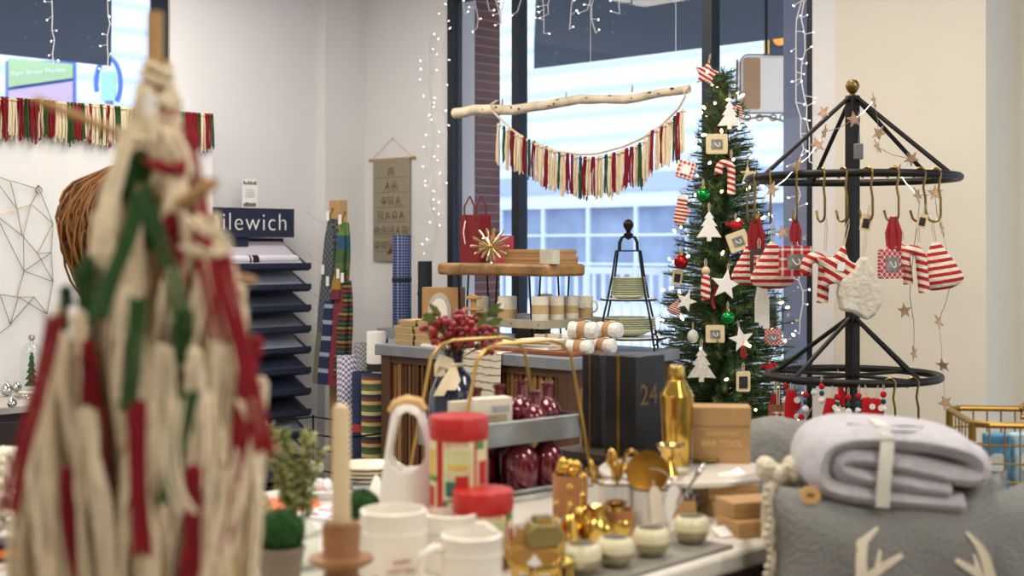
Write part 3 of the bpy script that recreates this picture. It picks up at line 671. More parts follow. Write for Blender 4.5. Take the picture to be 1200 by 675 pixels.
# garland on the branch
ropeM = mat('cotton_rope', 'd9c7ab', .9, var=.1, bump=.4)
g0 = RW(1.394, -.58, 0)
def gpt(px, py): p = ray_n(px, py, -.58); return Vector((p.x-1.394, 0, p.z-1.8))
t = thing('tassel_garland', 'red green and cream yarn tassel garland looped below the birch branch', 'garland', RW(1.394, -.58, 1.8), RZ)
rp = [(577, 130), (583, 136), (600, 152), (620, 166), (650, 177), (680, 181), (700, 180), (730, 172), (755, 161), (775, 147), (795, 127), (803, 113)]
P = [gpt(*q) for q in rp]
B().tube([P[0]+Vector((0, .03, .05)), P[0]+Vector((0, -.01, .03))]+P+[P[-1]+Vector((0, -.01, .02)), P[-1]+Vector((0, .03, .05))], .0055, 7).build('rope', ropeM, t)
seq = 'CGCRCCRGRCCRCCGCRRCGRCRCCGCRCCRRCGCCRCRCCGRC'; n = len(seq); rnd = random.Random(15)
def along(rp, f):
    x = rp[0][0]+(rp[-1][0]-rp[0][0])*f
    for (a, b_), (c, d) in zip(rp, rp[1:]):
        if a <= x <= c: return x, b_+(d-b_)*(x-a)/(c-a)
    return rp[-1]
top = [(583, 146), (600, 156), (620, 166), (650, 178), (680, 186), (693, 187), (715, 183), (740, 175), (755, 168), (758, 158), (775, 152), (795, 135), (803, 128)]
for i, ch in enumerate(seq):
    x, y = along(top, (i+.5)/n); p = gpt(x, y-3); ci = 'CRG'.index(ch)
    for k in range(1):
        o = bpy.data.objects.new('tassel', tmesh(ci, rnd.randrange(4), .185, .028 if ci == 0 else .018, .0034, 9 if ci == 0 else 6)); COL.objects.link(o); o.parent = t
        o.location = p+Vector((0, -.004+.003*(i % 3), 0)); o.rotation_euler.z = rnd.uniform(-.5, .5); o.scale.z = rnd.uniform(.93, 1.08)
# garland on the ledge of the side wall
p0 = ray_u(-30, 110, .26); p1 = ray_u(248, 134, .26)
t = thing('tassel_garland', 'long yarn tassel garland pinned along the white ledge under the side window', 'garland', RW(.268, p0.y, 2.0), RZ+PI/2)
Lg = p1.y-p0.y
B().tube([(Lg*i/30, 0, .035-.012*abs(math.sin(i*.42))) for i in range(31)], .005, 6).build('rope', ropeM, t)
rnd = random.Random(21); n = 66
for i in range(n):
    ci = rnd.choice((0, 0, 0, 1, 1, 2)); o = bpy.data.objects.new('tassel', tmesh(ci, rnd.randrange(4), .185, .028 if ci == 0 else .018, .0034, 9 if ci == 0 else 6)); COL.objects.link(o); o.parent = t
    o.location = (Lg*(i+.5)/n, -.006, .03); o.rotation_euler.z = rnd.uniform(-.5, .5); o.scale.z = rnd.uniform(.9, 1.12)
o_ = None
# ================================================================ LEFT WALL THINGS
def WL(px, py, u=.255): p = ray_u(px, py, u); return p
base = WL(33, 300)
t = thing('wire_wall_art', 'gold wire geometric wall art of linked triangles on the white ledge wall', 'wall art', RW(.262, base.y, base.z), RZ)
def wp(x, y): p = WL(x, y, .262); return Vector((0, p.y-base.y, p.z-base.z))
V = dict(a=(-10, 205), b=(12, 212), c=(20, 245), d=(46, 222), e=(36, 240), f=(62, 262), g=(26, 276), h=(44, 297), i=(60, 296), j=(28, 318), k=(62, 330), l=(20, 348), m=(-5, 252), n=(55, 368), o=(40, 348), p=(12, 380), q=(0, 345), r=(-12, 400))
E = 'ab bc ac bd de ce ef df gc ge gh hf hi fi ij gj hk ik jk jl kn ln lo on lp pq lq mc mg mj pr op'.split()
b = B()
for i, e in enumerate(E): off = Vector((.012 if i % 3 == 0 else 0, 0, 0)); b.tube([wp(*V[e[0]])+off, wp(*V[e[1]])], .0016, 5)
b.build('wire', BRASS, t)
p = WL(45, 223, .262)
t = thing('wall_hook', 'small brass ring hook holding the gold wire art', 'hook', RW(.256, p.y, p.z), RZ)
B().tube([(.01, .016*math.cos(a), .016*math.sin(a)) for a in [i*PI/8 for i in range(16)]], .002, 5, closed=True).sph((.006, 0, .018), .006).build('ring', BRASS, t)
t = thing('console_cabinet', 'dark console cabinet against the side wall under the gold wire art', 'cabinet', RW(.27, -4.6, 0), RZ)
ESP = mat('espresso_wood', '2c2522', .4, var=.2)
B().bb(0, .73, 0, 2.28, .04, .69).build('body', ESP, t); B().bb(-.01, .75, -.02, 2.30, .69, .72).build('top', mat('pale_runner_top', 'b9b4ac', .4, var=.1), t, bev=.004)
for y in (.03, .78, 1.53):
    d = B().bb(.73, .75, y, y+.7, .08, .66).build('door', ESP, t, bev=.003); B().sph((.762, y+.62, .4), .014).build('knob', BRASS, d)
p = onz(37, 460, .722)
t = thing('glass_cloche', 'clear glass cloche with a knob over a tiny green tree on the console', 'cloche', p)
B().lathe([(.048, 0), (.048, .15), (.044, .185), (.028, .208), (.008, .216)], 28, cap=False).build('dome', glassy('dome_glass', (.93, .96, .95), .25), t)
B().lathe([(.008, .214), (.006, .222), (.016, .236), (.014, .248), (.001, .252)], 16).build('knob', SILVER, t)
B().lathe([(.055, 0), (.055, .006), (.05, .01), (.001, .01)], 28).build('base', WHITE, t)
b = B(); b.M = Matrix.Translation((0, 0, .01))
for k in range(5): b.lathe([(.032-.005*k, .02+.028*k), (.006, .052+.028*k)], 12)
b.build('tiny_tree', mat('tiny_tree_green', '25502a', .9, bump=.5), t)
for i, (px, py, r) in enumerate(((8, 458, .028), (20, 452, .022), (14, 470, .02))):
    o = B().lathe([(.001, 0), (r*.7, r*.25), (r, r*.9), (r*.8, r*1.5), (r*.3, r*1.9), (r*.22, r*2.1), (.001, r*2.15)], 20, cap=False).build('mercury_bauble', SILVER, loc=onz(px, py+6+i, .721)); tag(o, ['larger silver mercury glass bauble at the frame edge on the console', 'silver mercury glass bauble beside the cloche', 'smallest silver bauble in front of the others on the console'][i], 'bauble')
t = thing('beaded_dish', 'silver coiled ribbon dish below the cloche', 'dish', onz(30, 468, .721))
B().tube([(.05*math.cos(a)*(1-.05*a), .03*math.sin(a), .012+.008*math.sin(a*2)) for a in [i*.35 for i in range(20)]], .005, 6).build('coil', SILVER, t)
# chilewich rack
rackn = -.92; t = thing('placemat_rack', 'navy display rack of sloping placemat shelves with a lettered header sign', 'display rack', RW(.02, rackn, 0), RZ)
# local: x = depth toward room, y = width
wy = .33
B().bb(.0, .05, -wy, wy, 0, 1.40).bb(.0, .34, -wy, wy, 0, .08).build('frame', NAVY, t)
B().bb(.10, .135, -wy-.01, wy+.01, 1.405, 1.56).build('header_board', NAVY, t); B().bb(.04, .12, -.05, .05, 1.3, 1.45).build('header_bracket', NAVY, t)
text('chilewich', .135, LETTER, t, (.137, .01, 1.482), rot=(PI/2, 0, PI/2), spacing=1.12, off=-.0022)
pc = ['c9c4cc', '9aa3b8', '4d5666', '6e7280', 'a4acc0', '39445c', '24304d', '1c2236', '8d97a8', 'b0b8c8', '555c6b']
for k in range(11):
    z = 1.24-.112*k
    s_ = B().prism([(.05, .10), (.05, .088), (.31, .0), (.335, .012), (.335, .034), (.318, .024)], 2*wy); 
    s2 = B(); s2.M = Matrix.Identity(4)
    poly = [(.05, .135), (.05, .12), (.275, -.015), (.30, .0), (.30, .028), (.283, .012)]
    vs = [(x, -wy, q) for x, q in poly]+[(x, wy, q) for x, q in poly]; m_ = len(poly)
    s2.put(vs, [tuple(range(m_)), tuple(reversed(range(m_, 2*m_)))]+[(i, i+m_, (i+1) % m_+m_, (i+1) % m_) for i in range(m_)])
    s2.build('shelf', NAVY, t, loc=(0, 0, z))
rnd = random.Random(3)
dots = banded('speckled_mat', ['d9d3dc', '7a6a86', 'eae6ea', 'b0a6ba'], axis=((90, 60, 0), (-50, 80, 0)), kind='plaid')
for k in range(11):
    z = 1.24-.112*k
    sh = math.atan2(.135, .225)
    m_ = dots if k == 0 else mat('placemat_%d' % k, pc[k], .85, var=.15, scale=120)
    o = B().box(0, 0, 0, .235, .60, .012).build('placemat_pile', m_, loc=RW(.02, rackn, 0)+Vector((cA*.167, -sA*.167, z+.078)), rot=(0, 0, RZ)); o.rotation_euler = Matrix.Rotation(RZ, 3, 'Z').to_4x4().to_3x3().to_4x4().to_euler()
    o.matrix_world = Matrix.Translation(RW(.02, rackn, 0)+Vector((cA*.167, -sA*.167, z+.077))) @ Matrix.Rotation(RZ, 4, 'Z') @ Matrix.Rotation(sh, 4, 'Y')
    nm = ['speckled lilac', 'pale steel blue', 'charcoal', 'slate grey', 'light blue grey', 'deep blue', 'dark navy', 'near-black navy', 'dusty blue', 'pale grey blue', 'dim grey'][k]
    tag(o, nm+' placemats lying on the '+['top', 'second', 'third', 'fourth', 'fifth', 'sixth', 'seventh', 'eighth', 'ninth', 'tenth', 'lowest'][k]+' sloping rack shelf', 'placemats', 'placemats on the rack')
t = thing('rolled_mat', 'white rolled placemat with black bands across the top rack shelf', 'rolled mat', RW(.02, rackn, 1.24+.045)+Vector((cA*.235, -sA*.235, .0)), RZ)
b = B(); b.M = Matrix.Rotation(PI/2, 4, 'X'); b.lathe([(.022, -.28), (.025, -.27), (.025, .27), (.022, .28)], 18); b.build('roll', mat('white_mat', 'dcdbe6', .8, var=.06), t)
b = B(); b.M = Matrix.Rotation(PI/2, 4, 'X'); b.lathe([(.026, -.02), (.026, .02)], 18, cap=False).lathe([(.026, .03), (.026, .04)], 18, cap=False); b.build('band', BLACK, t)
t = thing('sign_holder', 'clear stand holding a printed black and white brochure above the rack header', 'sign holder', RW(.137, rackn-.12+.18, 1.56), RZ+PI/2)
B().bb(-.048, .048, -.002, .002, 0, .155).build('card', PAPER, t); B().bb(-.05, .05, .003, .005, 0, .16).bb(-.05, .05, -.02, .02, 0, .004).build('acrylic', glassy('acrylic'), t)
b = B(); rnd = random.Random(1)
for k in range(7): b.bb(-.04+k*.0115, -.032+k*.0115, -.0036, -.0026, .008, .012+rnd.uniform(.012, .02))
for k in range(9): b.bb(-.042+k*.0095, -.036+k*.0095, -.0036, -.0026, .125, .13+rnd.uniform(.006, .018))
for k in range(4): b.bb(-.03, .03, -.0036, -.0026, .06+k*.012, .0615+k*.012)
b.build('print', INK, t)
# linen calendar hanging
p = ray_n(459, 186, -.012)
t = thing('linen_calendar', 'grey linen advent calendar with stitched drawings hung from a thin rod', 'wall hanging', RW(p.x, -.012, p.z), RZ)
wv = (ray_n(484, 186, -.012).x-ray_n(434, 186, -.012).x); hh = p.z-ray_n(459, 306, -.012).z
LN = mat('grey_linen', '9d947f', .95, var=.12, scale=80, bump=.3)
B().bb(-wv*.43, wv*.43, -.004, 0, -hh, 0).build('cloth', LN, t)
b = B(); b.M = Matrix.Rotation(PI/2, 4, 'Y'); b.lathe([(.005, -wv*.52), (.005, wv*.52)], 10).sph((0, 0, -wv*.52), .009).sph((0, 0, wv*.52), .009); b.build('rod', WOOD, t)
B().tube([(-wv*.5, 0, 0), (0, .004, wv*.32), (wv*.5, 0, 0)], .0018, 5).build('string', ropeM, t); B().sph((0, .004, wv*.33), .009, 8, 6).build('nail', WIREW, t)
b = B(); rows = [1, 2, 3, 4, 5, 5]; rnd = random.Random(11)
def sq(cx, cz, w_, h_, k=0):
    y = -.0055
    pts = {0: [(-1, -1), (1, -1), (1, 1), (-1, 1)], 1: [(-1, -1), (1, -1), (0, 1)], 2: [(math.cos(i*PI/4), math.sin(i*PI/4)) for i in range(8)], 3: [(-1, -1), (1, -1), (1, .3), (0, 1), (-1, .3)]}[k]
    b.tube([(cx+a*w_, y, cz+c*h_) for a, c in pts], .0013, 4, closed=True)
for j, c in enumerate(rows):
    z = -hh*(.12+.145*j)
    for i in range(c):
        x = (i-(c-1)/2)*wv*.165; s_ = wv*.06
        sq(x, z, s_, s_*.9*(1+.3*rnd.random()), rnd.randrange(4)); sq(x, z, s_*.5, s_*.5, rnd.randrange(4)); b.tube([(x-s_*.6, -.0055, z-s_*.3), (x+s_*.6, -.0055, z-s_*.2)], .001, 4)
    b.tube([(-wv*.38, -.005, z-wv*.1), (wv*.38, -.005, z-wv*.1)], .0008, 4)
b.build('stitched_drawing', mat('brown_stitch', '4c3f38', .9), t)
b = B()
for k in range(3): b.tube([(-.03+.012*k, -.006, -hh*.93), (.0+.012*k, -.006, -hh*.88)], .002, 4)
b.build('red_stitch', RED, t)
# ---- towel stand at the corner
t = thing('towel_post', 'pale wooden post stand with clear pegs for hanging linens in the corner', 'stand', RW(.50, -.55, 0), RZ)
B().bb(-.04, .04, -.03, .03, .03, 1.60).build('post', mat('pine_post', 'c09a62', .6, var=.15, scale=8, stretch=(1, 1, .1)), t, bev=.002); B().bb(-.2, .2, -.2, .2, 0, .03).build('base', WD, t)
CL = glassy('clear_peg', (.97, .97, 1), .3)
pz = [1.46, 1.24, 1.05]
for z in pz:
    for sx in (-1, 1): B().tube([(sx*.03, -.03, z), (sx*.12, -.09, z+.06), (sx*.14, -.1, z+.09)], .006, 7).build('peg', CL, t)
tex = [('grey checked', banded('grey_check', ['4a525a', '22262c', '7d848a', '2c3238'], axis=((30, 0, 30), (-30, 0, 30)), kind='plaid'), -.06, -.10, 1.50, .62, .085),
       ('olive tweed', banded('tweed', ['6a6a50', '3f4434', '85806a'], axis=((60, 0, 90), (-60, 0, 60)), kind='plaid'), -.075, -.12, 1.22, .58, .08),
       ('blue striped', banded('blue_stripe', ['1d2a4e', '1d2a4e', '9aa3b4', '1d2a4e'], axis=2, freq=12), -.03, -.125, 1.16, .52, .07),
       ('red checked', banded('red_check', ['8a2430', '5c1622', '9a4454', '3f1622'], axis=((50, 0, 50), (-50, 0, 50)), kind='plaid'), .05, -.12, 1.20, .56, .08),
       ('rainbow block', banded('rainbow', ['6a2a30', '9a7a28', '55643a', '3c5a30', '204c66', '5f7a38'], axis=2, freq=2.4), .035, -.095, 1.48, .40, .06),
       ('dark multicolour striped', banded('dark_multi', ['222224', '7a3028', '222224', '8f7a34', '222224', '2f553d'], axis=2, freq=14), .085, -.12, 1.18, .50, .06)]
for nm, m, x, y, z, h_, w_ in tex:
    t = thing('hanging_linen', nm+' linen hanging from the wooden post in the corner', 'linen', RW(.50, -.55, z)+Vector((cA*(x+.12)+sA*y, -sA*(x+.12)+cA*y, 0)), RZ, 'linens on the corner post')
    b = B(); rnd = random.Random(len(nm)); b.strip([(rnd.uniform(-.006, .006), -.008*k, -h_*k/6) if k else (0, 0, .0) for k in range(7)], [w_*.3, w_*.8, w_, w_*1.02, w_*1.05, w_*1.1, w_*1.15], .012, (1, 0, 0)).strip([(.012, .016-.004*k, -h_*.92*k/6) for k in range(7)], [w_*.3, w_*.7, w_*.9, w_, w_, w_, w_], .012, (1, .3, 0)); b.build('cloth', m, t)
    B().tube([(0, 0, -.01), (0, -.004, .02), (.015, 0, .04), (.01, .01, .055), (-.01, .012, .05)], .0025, 5).build('hook', IRON, t)
    B().prism([(-.012, -.03), (.012, -.03), (.012, .02), (-.012, .02)], .001, y=-.02, z=.02).build('price_tag', PAPER, t)
# rug rolls in a low rack
t = thing('roll_bin', 'low navy bin holding upright mat rolls beside the slatted counter', 'bin', RW(1.30, -1.35, 0), RZ)
B().bb(-.25, .42, -.16, .2, .0, .02).bb(-.25, .42, -.17, -.16, 0, .16).bb(-.25, .42, .2, .21, 0, .16).bb(-.26, -.25, -.17, .21, 0, .16).bb(.42, .43, -.17, .21, 0, .16).build('tray', NAVY, t)
b = B()
for z in (.55, .40): b.tube([(-.25, -.165, z), (.42, -.165, z), (.42, .205, z), (-.25, .205, z)], .004, 5, closed=True)
for x, y in ((-.25, -.165), (.42, -.165), (.42, .205), (-.25, .205)): b.tube([(x, y, 0), (x, y, .56)], .005, 5)
b.build('wire_guard', IRON, t)
rl = [('purple and white check mat roll in the low bin', 407, 6.15, .047, .86, banded('purple_check', ['6b5a8c', 'e6e2ee', 'e6e2ee', '453c66'], axis=((40, 40, 40), (-40, 40, 40)), kind='plaid')),
      ('black and white houndstooth mat roll at the back of the bin', 427, 6.4, .05, .90, banded('bw_check', ['23262c', 'dcdcde', '2e3238', '8b8f96'], axis=((45, 45, 45), (-45, 45, 45)), kind='plaid')),
      ('plain navy mat roll with red stripe in the low bin', 424, 6.02, .044, .80, banded('navy_roll', ['1e2a4e']*14+['b03038']+['1e2a4e']*5, axis=2, freq=1.35)),
      ('olive and orange fine striped mat roll nearest the counter', 437, 5.92, .05, .80, banded('multi_roll', ['4a5a34', 'c9b27a', '7b3a2a', '2c3a4c', 'd0c08a', '566b3a'], axis=2, freq=11)),
      ('white and black edged mat roll leaning behind the counter end', 441, 6.3, .045, .96, banded('cream_band', ['e6e2d8']*8+['22242a']+['e6e2d8']*3, axis=2, freq=2.2))]
for lb, px, Y, r, top_, m in rl:
    roll('rug_roll', lb, Vector(((px-600)/F*Y, Y, .02)), r, top_-.02, m, band=False, group='upright mat rolls')
# ================================================================ CHRISTMAS TREE
TY = 5.62; tp = Vector(((848-600)/F*TY, TY, 0)); TOPZ = EYE+200/F*TY
TREE = thing('christmas_tree', 'slim green Christmas tree with warm lights and hanging ornaments before the window', 'Christmas tree', tp)
def trad(z):   # crown radius at height z
    f = max(0, (TOPZ-z)/(TOPZ-.45)); return .042+.30*f**.8
B().lathe([(.15, 0), (.15, .02), (.03, .05), (.02, TOPZ-.02)], 12).build('trunk', mat('tree_trunk', '4a3524', .9), TREE)
rnd = random.Random(77); b = B(); br = B(); NM = 5
nv = [B() for _ in range(3)]
z = .42
while z < TOPZ+.02:
    R_ = trad(z); cnt = int(9+R_*60)
    for i in range(cnt):
        a = rnd.uniform(0, 2*PI); rr = R_*rnd.uniform(.7, 1.14); d = Vector((math.cos(a), math.sin(a), rnd.uniform(-.15, .45)))
        p0 = Vector((0, 0, z-.02)); p1 = Vector((d.x*rr, d.y*rr, z+d.z*rr*.5)); br.tube([p0, (p0+p1)/2+Vector((0, 0, .01)), p1], .0025, 4)
        segs = int(rr/.0065); q = nv[rnd.randrange(3)]
        for k in range(int(segs*.2), segs+1):
            c = p0.lerp(p1, k/segs)+Vector((0, 0, .006))
            for _ in range(3):
                e = (Vector((rnd.gauss(0, 1), rnd.gauss(0, 1), rnd.gauss(0, 1)))).normalized()+(p1-p0).normalized()*.7; e = e.normalized()*rnd.uniform(.02, .036)
                s_ = e.cross(Vector((0, 0, 1))).normalized()*.0011
                w_ = e.cross(s_).normalized()*.0011
                q.put([c-s_, c+s_, c+w_, c+e], [(0, 1, 3), (1, 2, 3), (2, 0, 3)])
    z += .022
br.build('branches', mat('tree_branch', '3d3a22', .9), TREE)
for q, cc in zip(nv, ('2c5030', '4a703c', '738a52')): q.build('needles', mat('needle_'+cc, cc, .6, var=.2), TREE)
t = thing('tree_light_string', 'string of tiny warm white lights wound around the Christmas tree', 'string lights', tp)
pts = []; 
for i in range(240):
    z = .5+(TOPZ-.5)*i/240; a = i*.33; r_ = trad(z)*.95; pts.append((r_*math.cos(a), r_*math.sin(a), z))
B().tube(pts, .0015, 4).build('wire', mat('green_wire', '26402a', .6), t)
for i in range(0, 240, 2):
    p = Vector(pts[i]); add_bulb(t, (p.x*1.16, p.y*1.16, p.z), BULB, .0055)
PEND = 0
# ---- ornament shape library (local: x right, z up, y depth, origin at hanging point on top)
STR = banded('knit_stripe', ['b3202a', 'e9dcc4'], axis=(18, 0, 50), rough=.95, bump=.8)
STRH = banded('knit_stripe_level', ['b3202a', 'e9dcc4'], axis=2, freq=64, rough=.95, bump=.8)
GING = banded('gingham', ['b3202a', 'efe7d8'], axis=((70, 0, 0), (0, 0, 70)), kind='plaid')
PLAID = banded('red_plaid', ['a5121c', 'efe9e0', 'a5121c', 'c24a50'], axis=((60, 0, 60), (-60, 0, 60)), kind='plaid')
PHOTO = mat('photo_grey', '8a867e', .4, var=.5, scale=40)
FRAMEW = mat('cream_frame_wood', 'd9c59c', .6, var=.12)
def star(r, k=.45, n=5, a0=PI/2): return [((r if i % 2 == 0 else r*k)*math.cos(a0+PI*i/n), (r if i % 2 == 0 else r*k)*math.sin(a0+PI*i/n)) for i in range(2*n)]
def treepoly(w, h):
    L_ = [(0, 0), (.20, -.24), (.11, -.24), (.32, -.5), (.2, -.5), (.5, -.88), (.09, -.86), (.09, -1)]
    return [(x*w, z*h) for x, z in L_]+[(-x*w, z*h) for x, z in reversed(L_[1:])]
def loop(b, z0, h=.03): return b.tube([(-.002, 0, z0-.004), (-.003, 0, z0+h*.7), (0, 0, z0+h), (.003, 0, z0+h*.7), (.002, 0, z0-.004)], .0012, 4)
def orn(kind, label, loc, s=1.0, rz=0, tilt=0, group=None, cat='ornament', cord=.03, m=None):
    global PEND
    if PEND: cord = PEND; PEND = 0
    t = thing(kind+'_ornament', label, cat, loc, 0, group, rot=(0, tilt, rz), scale=s)
    b = B()
    if kind == 'striped_star':
        b.prism(star(.058, .5), .026, z=-.058).build('star', STR, t, bev=.008)
        B().prism(rrect(.016, .02, .003), .002, y=-.016, z=-.05).build('gift_tag', PAPER, t)
    elif kind == 'felt_tree': b.prism(treepoly(.085, .10), .006, z=-.004).build('tree', m or FELTW, t, bev=.002)
    elif kind == 'striped_tree': b.M = Matrix.Diagonal((1, .5, 1, 1)); b.lathe([(.001, -.106), (.022, -.108), (.044, -.1), (.052, -.088), (.048, -.075), (.036, -.05), (.022, -.025), (.012, -.006), (.001, 0)], 22, cap=False).build('tree', STRH, t)
    elif kind == 'plain_star': b.prism(star(.055, .42), .006, z=-.05).build('star', m or FELTW, t, bev=.002)
    elif kind == 'photo_frame':
        B().prism(rrect(.075, .07, .006), .01, z=-.035).build('frame', m or FRAMEW, t, bev=.001)
        B().prism(rrect(.04, .034, .002), .004, y=-.0055, z=-.036).build('photo', PHOTO, t)
        q = B(); q.tube([(-.008, -.008, -.03), (-.006, -.008, -.036), (.002, -.008, -.044), (.01, -.008, -.04), (.006, -.008, -.03)], .002, 5).build('drawn_figure', PAPER, t)
    elif kind == 'gingham_square':
        B().prism(rrect(.062, .062, .01), .016, z=-.034).build('cushion', GING, t, bev=.005); B().prism(rrect(.03, .03, .004), .006, y=-.009, z=-.034).build('patch', PAPER, t)
    elif kind == 'candy_cane':
        pts = [(0, 0, -.13), (0, 0, -.05)]+[(-.022+.022*math.cos(a), 0, -.045+.024*math.sin(a)) for a in [i*PI/8 for i in range(9)]]+[(-.044, 0, -.06)]
        b.tube(pts, .014, 10).build('cane', STR, t)
    elif kind == 'bauble':
        b.sph((0, 0, -.032), .025, 20, 14).build('ball', m, t); B().lathe([(.007, -.009), (.007, .0), (.001, .001)], 10).build('cap', GOLD, t)
    elif kind == 'wooden_tag':
        B().prism(rrect(.042, .062, .006), .003, z=-.033).build('card', m or FRAMEW, t)
        q = B().prism(rrect(.026, .036, .003), .002, y=-.0022, z=-.036); q.build('print', GING if m else INK, t)
    elif kind == 'striped_doll':
        b.lathe([(.001, -.1), (.012, -.098), (.015, -.07), (.012, -.03), (.006, -.022)], 14).build('body', STR, t); B().sph((0, 0, -.014), .013).build('head', mat('biscuit_felt', 'd9b994', .9), t)
    elif kind == 'face_bead':
        b.sph((0, 0, -.035), .033, 16, 12, (.85, .6, 1)).build('head', mat('knobbly_white', 'e9e5dc', .9, var=.1, bump=1, scale=60), t)
    elif kind == 'felt_bird':
        b.sph((0, 0, -.02), .018, 14, 10, (1.4, .7, .9)).prism([(-.02, -.015), (-.042, -.004), (-.038, -.022)], .006).sph((.02, 0, -.008), .010); b.build('body', FELTR, t)
        B().prism([(.028, -.01), (.038, -.012), (.028, -.016)], .004).build('beak', KRAFT, t)
    elif kind == 'mitten':
        b.prism([(-.02, 0), (.02, 0), (.024, -.04), (.042, -.05), (.046, -.066), (.03, -.07), (.03, -.1), (.012, -.118), (-.014, -.116), (-.026, -.09)], .016).build('mitten', STRH, t, bev=.006)
        B().prism(rrect(.044, .016, .004), .02, z=.002).build('cuff', FELTW, t)
    elif kind == 'fur_stocking':
        b.prism([(-.006, .034), (.008, .036), (.02, .012), (.04, -.02), (.05, -.06), (.036, -.09), (.02, -.104), (-.01, -.09), (-.04, -.088), (-.05, -.05), (-.046, -.02), (-.022, .002)], .034).build('pouch', mat('white_fur', 'd8d1c0', 1, var=.2, bump=.9, scale=22), t, bev=.013)
    elif kind == 'ribbon_bow':
        for i in range(4): b.strip([((i-1.5)*.004, 0, 0), ((i-1.5)*.010, -.004*(i % 2), -.04), ((i-1.5)*.009, 0, -.075-.01*(i % 2))], [.006, .012, .009], .002)
        b.build('ribbon', mat('crimson_ribbon', '9c1120', .5, var=.1), t)
    elif kind == 'long_cloth':
        for i in range(3): b.strip([((i-1)*.008, 0, 0), ((i-1)*.014, -.005*(i % 2), -.06), ((i-1)*.013, 0, -.13-.01*i)], [.01, .018, .02], .004)
        b.build('cloth', FELTW, t)
    elif kind == 'felt_truck':
        b.prism([(-.014, 0), (.012, 0), (.014, -.02), (.024, -.028), (.024, -.052), (.012, -.056), (.014, -.078), (.006, -.092), (-.016, -.092), (-.02, -.05)], .018).build('body', FELTR, t, bev=.005)
        for z in (-.026, -.07): q = B(); q.M = Matrix.Translation((.012, -.011, z)) @ Matrix.Rotation(PI/2, 4, 'X'); q.lathe([(.001, -.002), (.0085, -.001), (.0085, .003), (.001, .003)], 14); q.build('wheel', FELTW, t)
    elif kind == 'pompom_string':
        zz = -.012; 
        for i, (mm, r) in enumerate(((FELTR, .011), (m or mat('teal_felt', '20434d', .95, bump=.3), .009), (FELTW, .012))):
            B().sph((0, 0, zz), r, 10, 8).build('pompom', mm, t); zz -= .024
        b.tube([(0, 0, 0), (0, 0, zz+.02)], .0012, 4).build('thread', ropeM, t)
    elif kind == 'felt_pine':
        for i in range(3): b.lathe([(.018-.003*i, -.08+.022*i), (.004, -.045+.022*i)], 8)
        b.build('tree', mat('dark_teal_felt', '173a3a', .95, bump=.3), t)
        B().sph((0, 0, 0), .006).build('bead', FELTR, t)
    if cord: q = B(); loop(q, 0, cord/s); q.build('loop', ropeM if kind not in ('photo_frame',) else RED, t)
    return t
def ontree(px, py, off=.03):
    # find the point on the crown's near surface seen at this pixel (py = top of ornament)
    k = (px-600)/F; z = EYE-(py-HZ)/F*(TY-.2); R_ = trad(z)+off
    x = k*TY; dx = x-tp.x; dy = math.sqrt(max(.0004, R_*R_-dx*dx)) if abs(dx) < R_ else .02
    Y = TY-dy; return at(px, py, Y)
GB = mat('green_bauble', '14803a', .12, metal=.7, var=.05); RB = mat('red_bauble', 'a01016', .12, metal=.6, var=.05)
TO = 'ornaments on the slim tree'
orn('striped_star', 'red striped knitted star tied at the very top of the tree', at(831, 71, TY-.06), .95, tilt=.2, group=TO)
orn('felt_tree', 'pale felt tree ornament high beside the tree top', ontree(855, 117), 1.15, group=TO)
orn('candy_cane', 'small knitted candy cane near the top beside the pale felt tree', ontree(868, 122), .5, group=TO)
orn('photo_frame', 'square cream photo frame in the upper part of the tree', ontree(840, 157), 1.15, group=TO)
orn('gingham_square', 'red gingham cushion square hanging by the tassel garland end', ontree(807, 188), 1.2, tilt=.3, group=TO)
orn('candy_cane', 'knitted candy cane below the upper photo frame', ontree(857, 184), 1.15, group=TO)
orn('bauble', 'glossy green bauble in the upper tree beneath the gingham square', ontree(824, 218), 1.15, m=GB, group=TO)
orn('mitten', 'red striped knitted mitten on the window edge of the tree', ontree(800, 232), .95, tilt=.15, group=TO)
orn('felt_tree', 'white ceramic-looking tree in the middle of the tree', ontree(831, 246), 1.2, m=WHITE, group=TO)
orn('felt_bird', 'little red felt bird near the tilted photo frame', ontree(862, 258), 1.0, group=TO)
orn('photo_frame', 'tilted cream photo frame touching the striped tree ornaments', ontree(861, 272), 1.1, tilt=-.35, group=TO)
orn('bauble', 'shiny red bauble at the window edge of the tree', ontree(798, 296, .05), 1.15, m=RB, group=TO)
orn('wooden_tag', 'small printed tag hanging under the red bauble', ontree(795, 316), .95, tilt=.15, group=TO)
orn('striped_doll', 'striped twist ornament with a biscuit coloured head', ontree(827, 312), 1.35, group=TO)
orn('plain_star', 'large white star beside the striped twist ornament', ontree(853, 317), 1.15, tilt=.15, m=WHITE, group=TO)
orn('plain_star', 'small white star leaning at the window edge of the tree', ontree(808, 342), .8, tilt=.35, group=TO)
orn('bauble', 'glossy green bauble in the lower half of the tree', ontree(853, 362), 1.1, m=GB, group=TO)
orn('face_bead', 'knobbly white oval ornament in the lower half of the tree', ontree(812, 386), .8, group=TO)
orn('photo_frame', 'cream photo frame beneath the lower green bauble', ontree(838, 381), .98, group=TO)
orn('plain_star', 'grey white star with price tag beside the lower photo frame', ontree(866, 384), .95, tilt=-.2, group=TO)
orn('felt_tree', 'large glittery white tree ornament low on the tree', ontree(822, 406), 1.35, m=mat('glitter_white', 'd9d3c6', .5, var=.25, scale=150), group=TO)
orn('ribbon_bow', 'red ribbon above the wooden tag low on the tree', ontree(871, 405), .6, group=TO)
orn('wooden_tag', 'wooden tag with printed figure hanging by a red ribbon', ontree(871, 434), 1.3, group=TO)
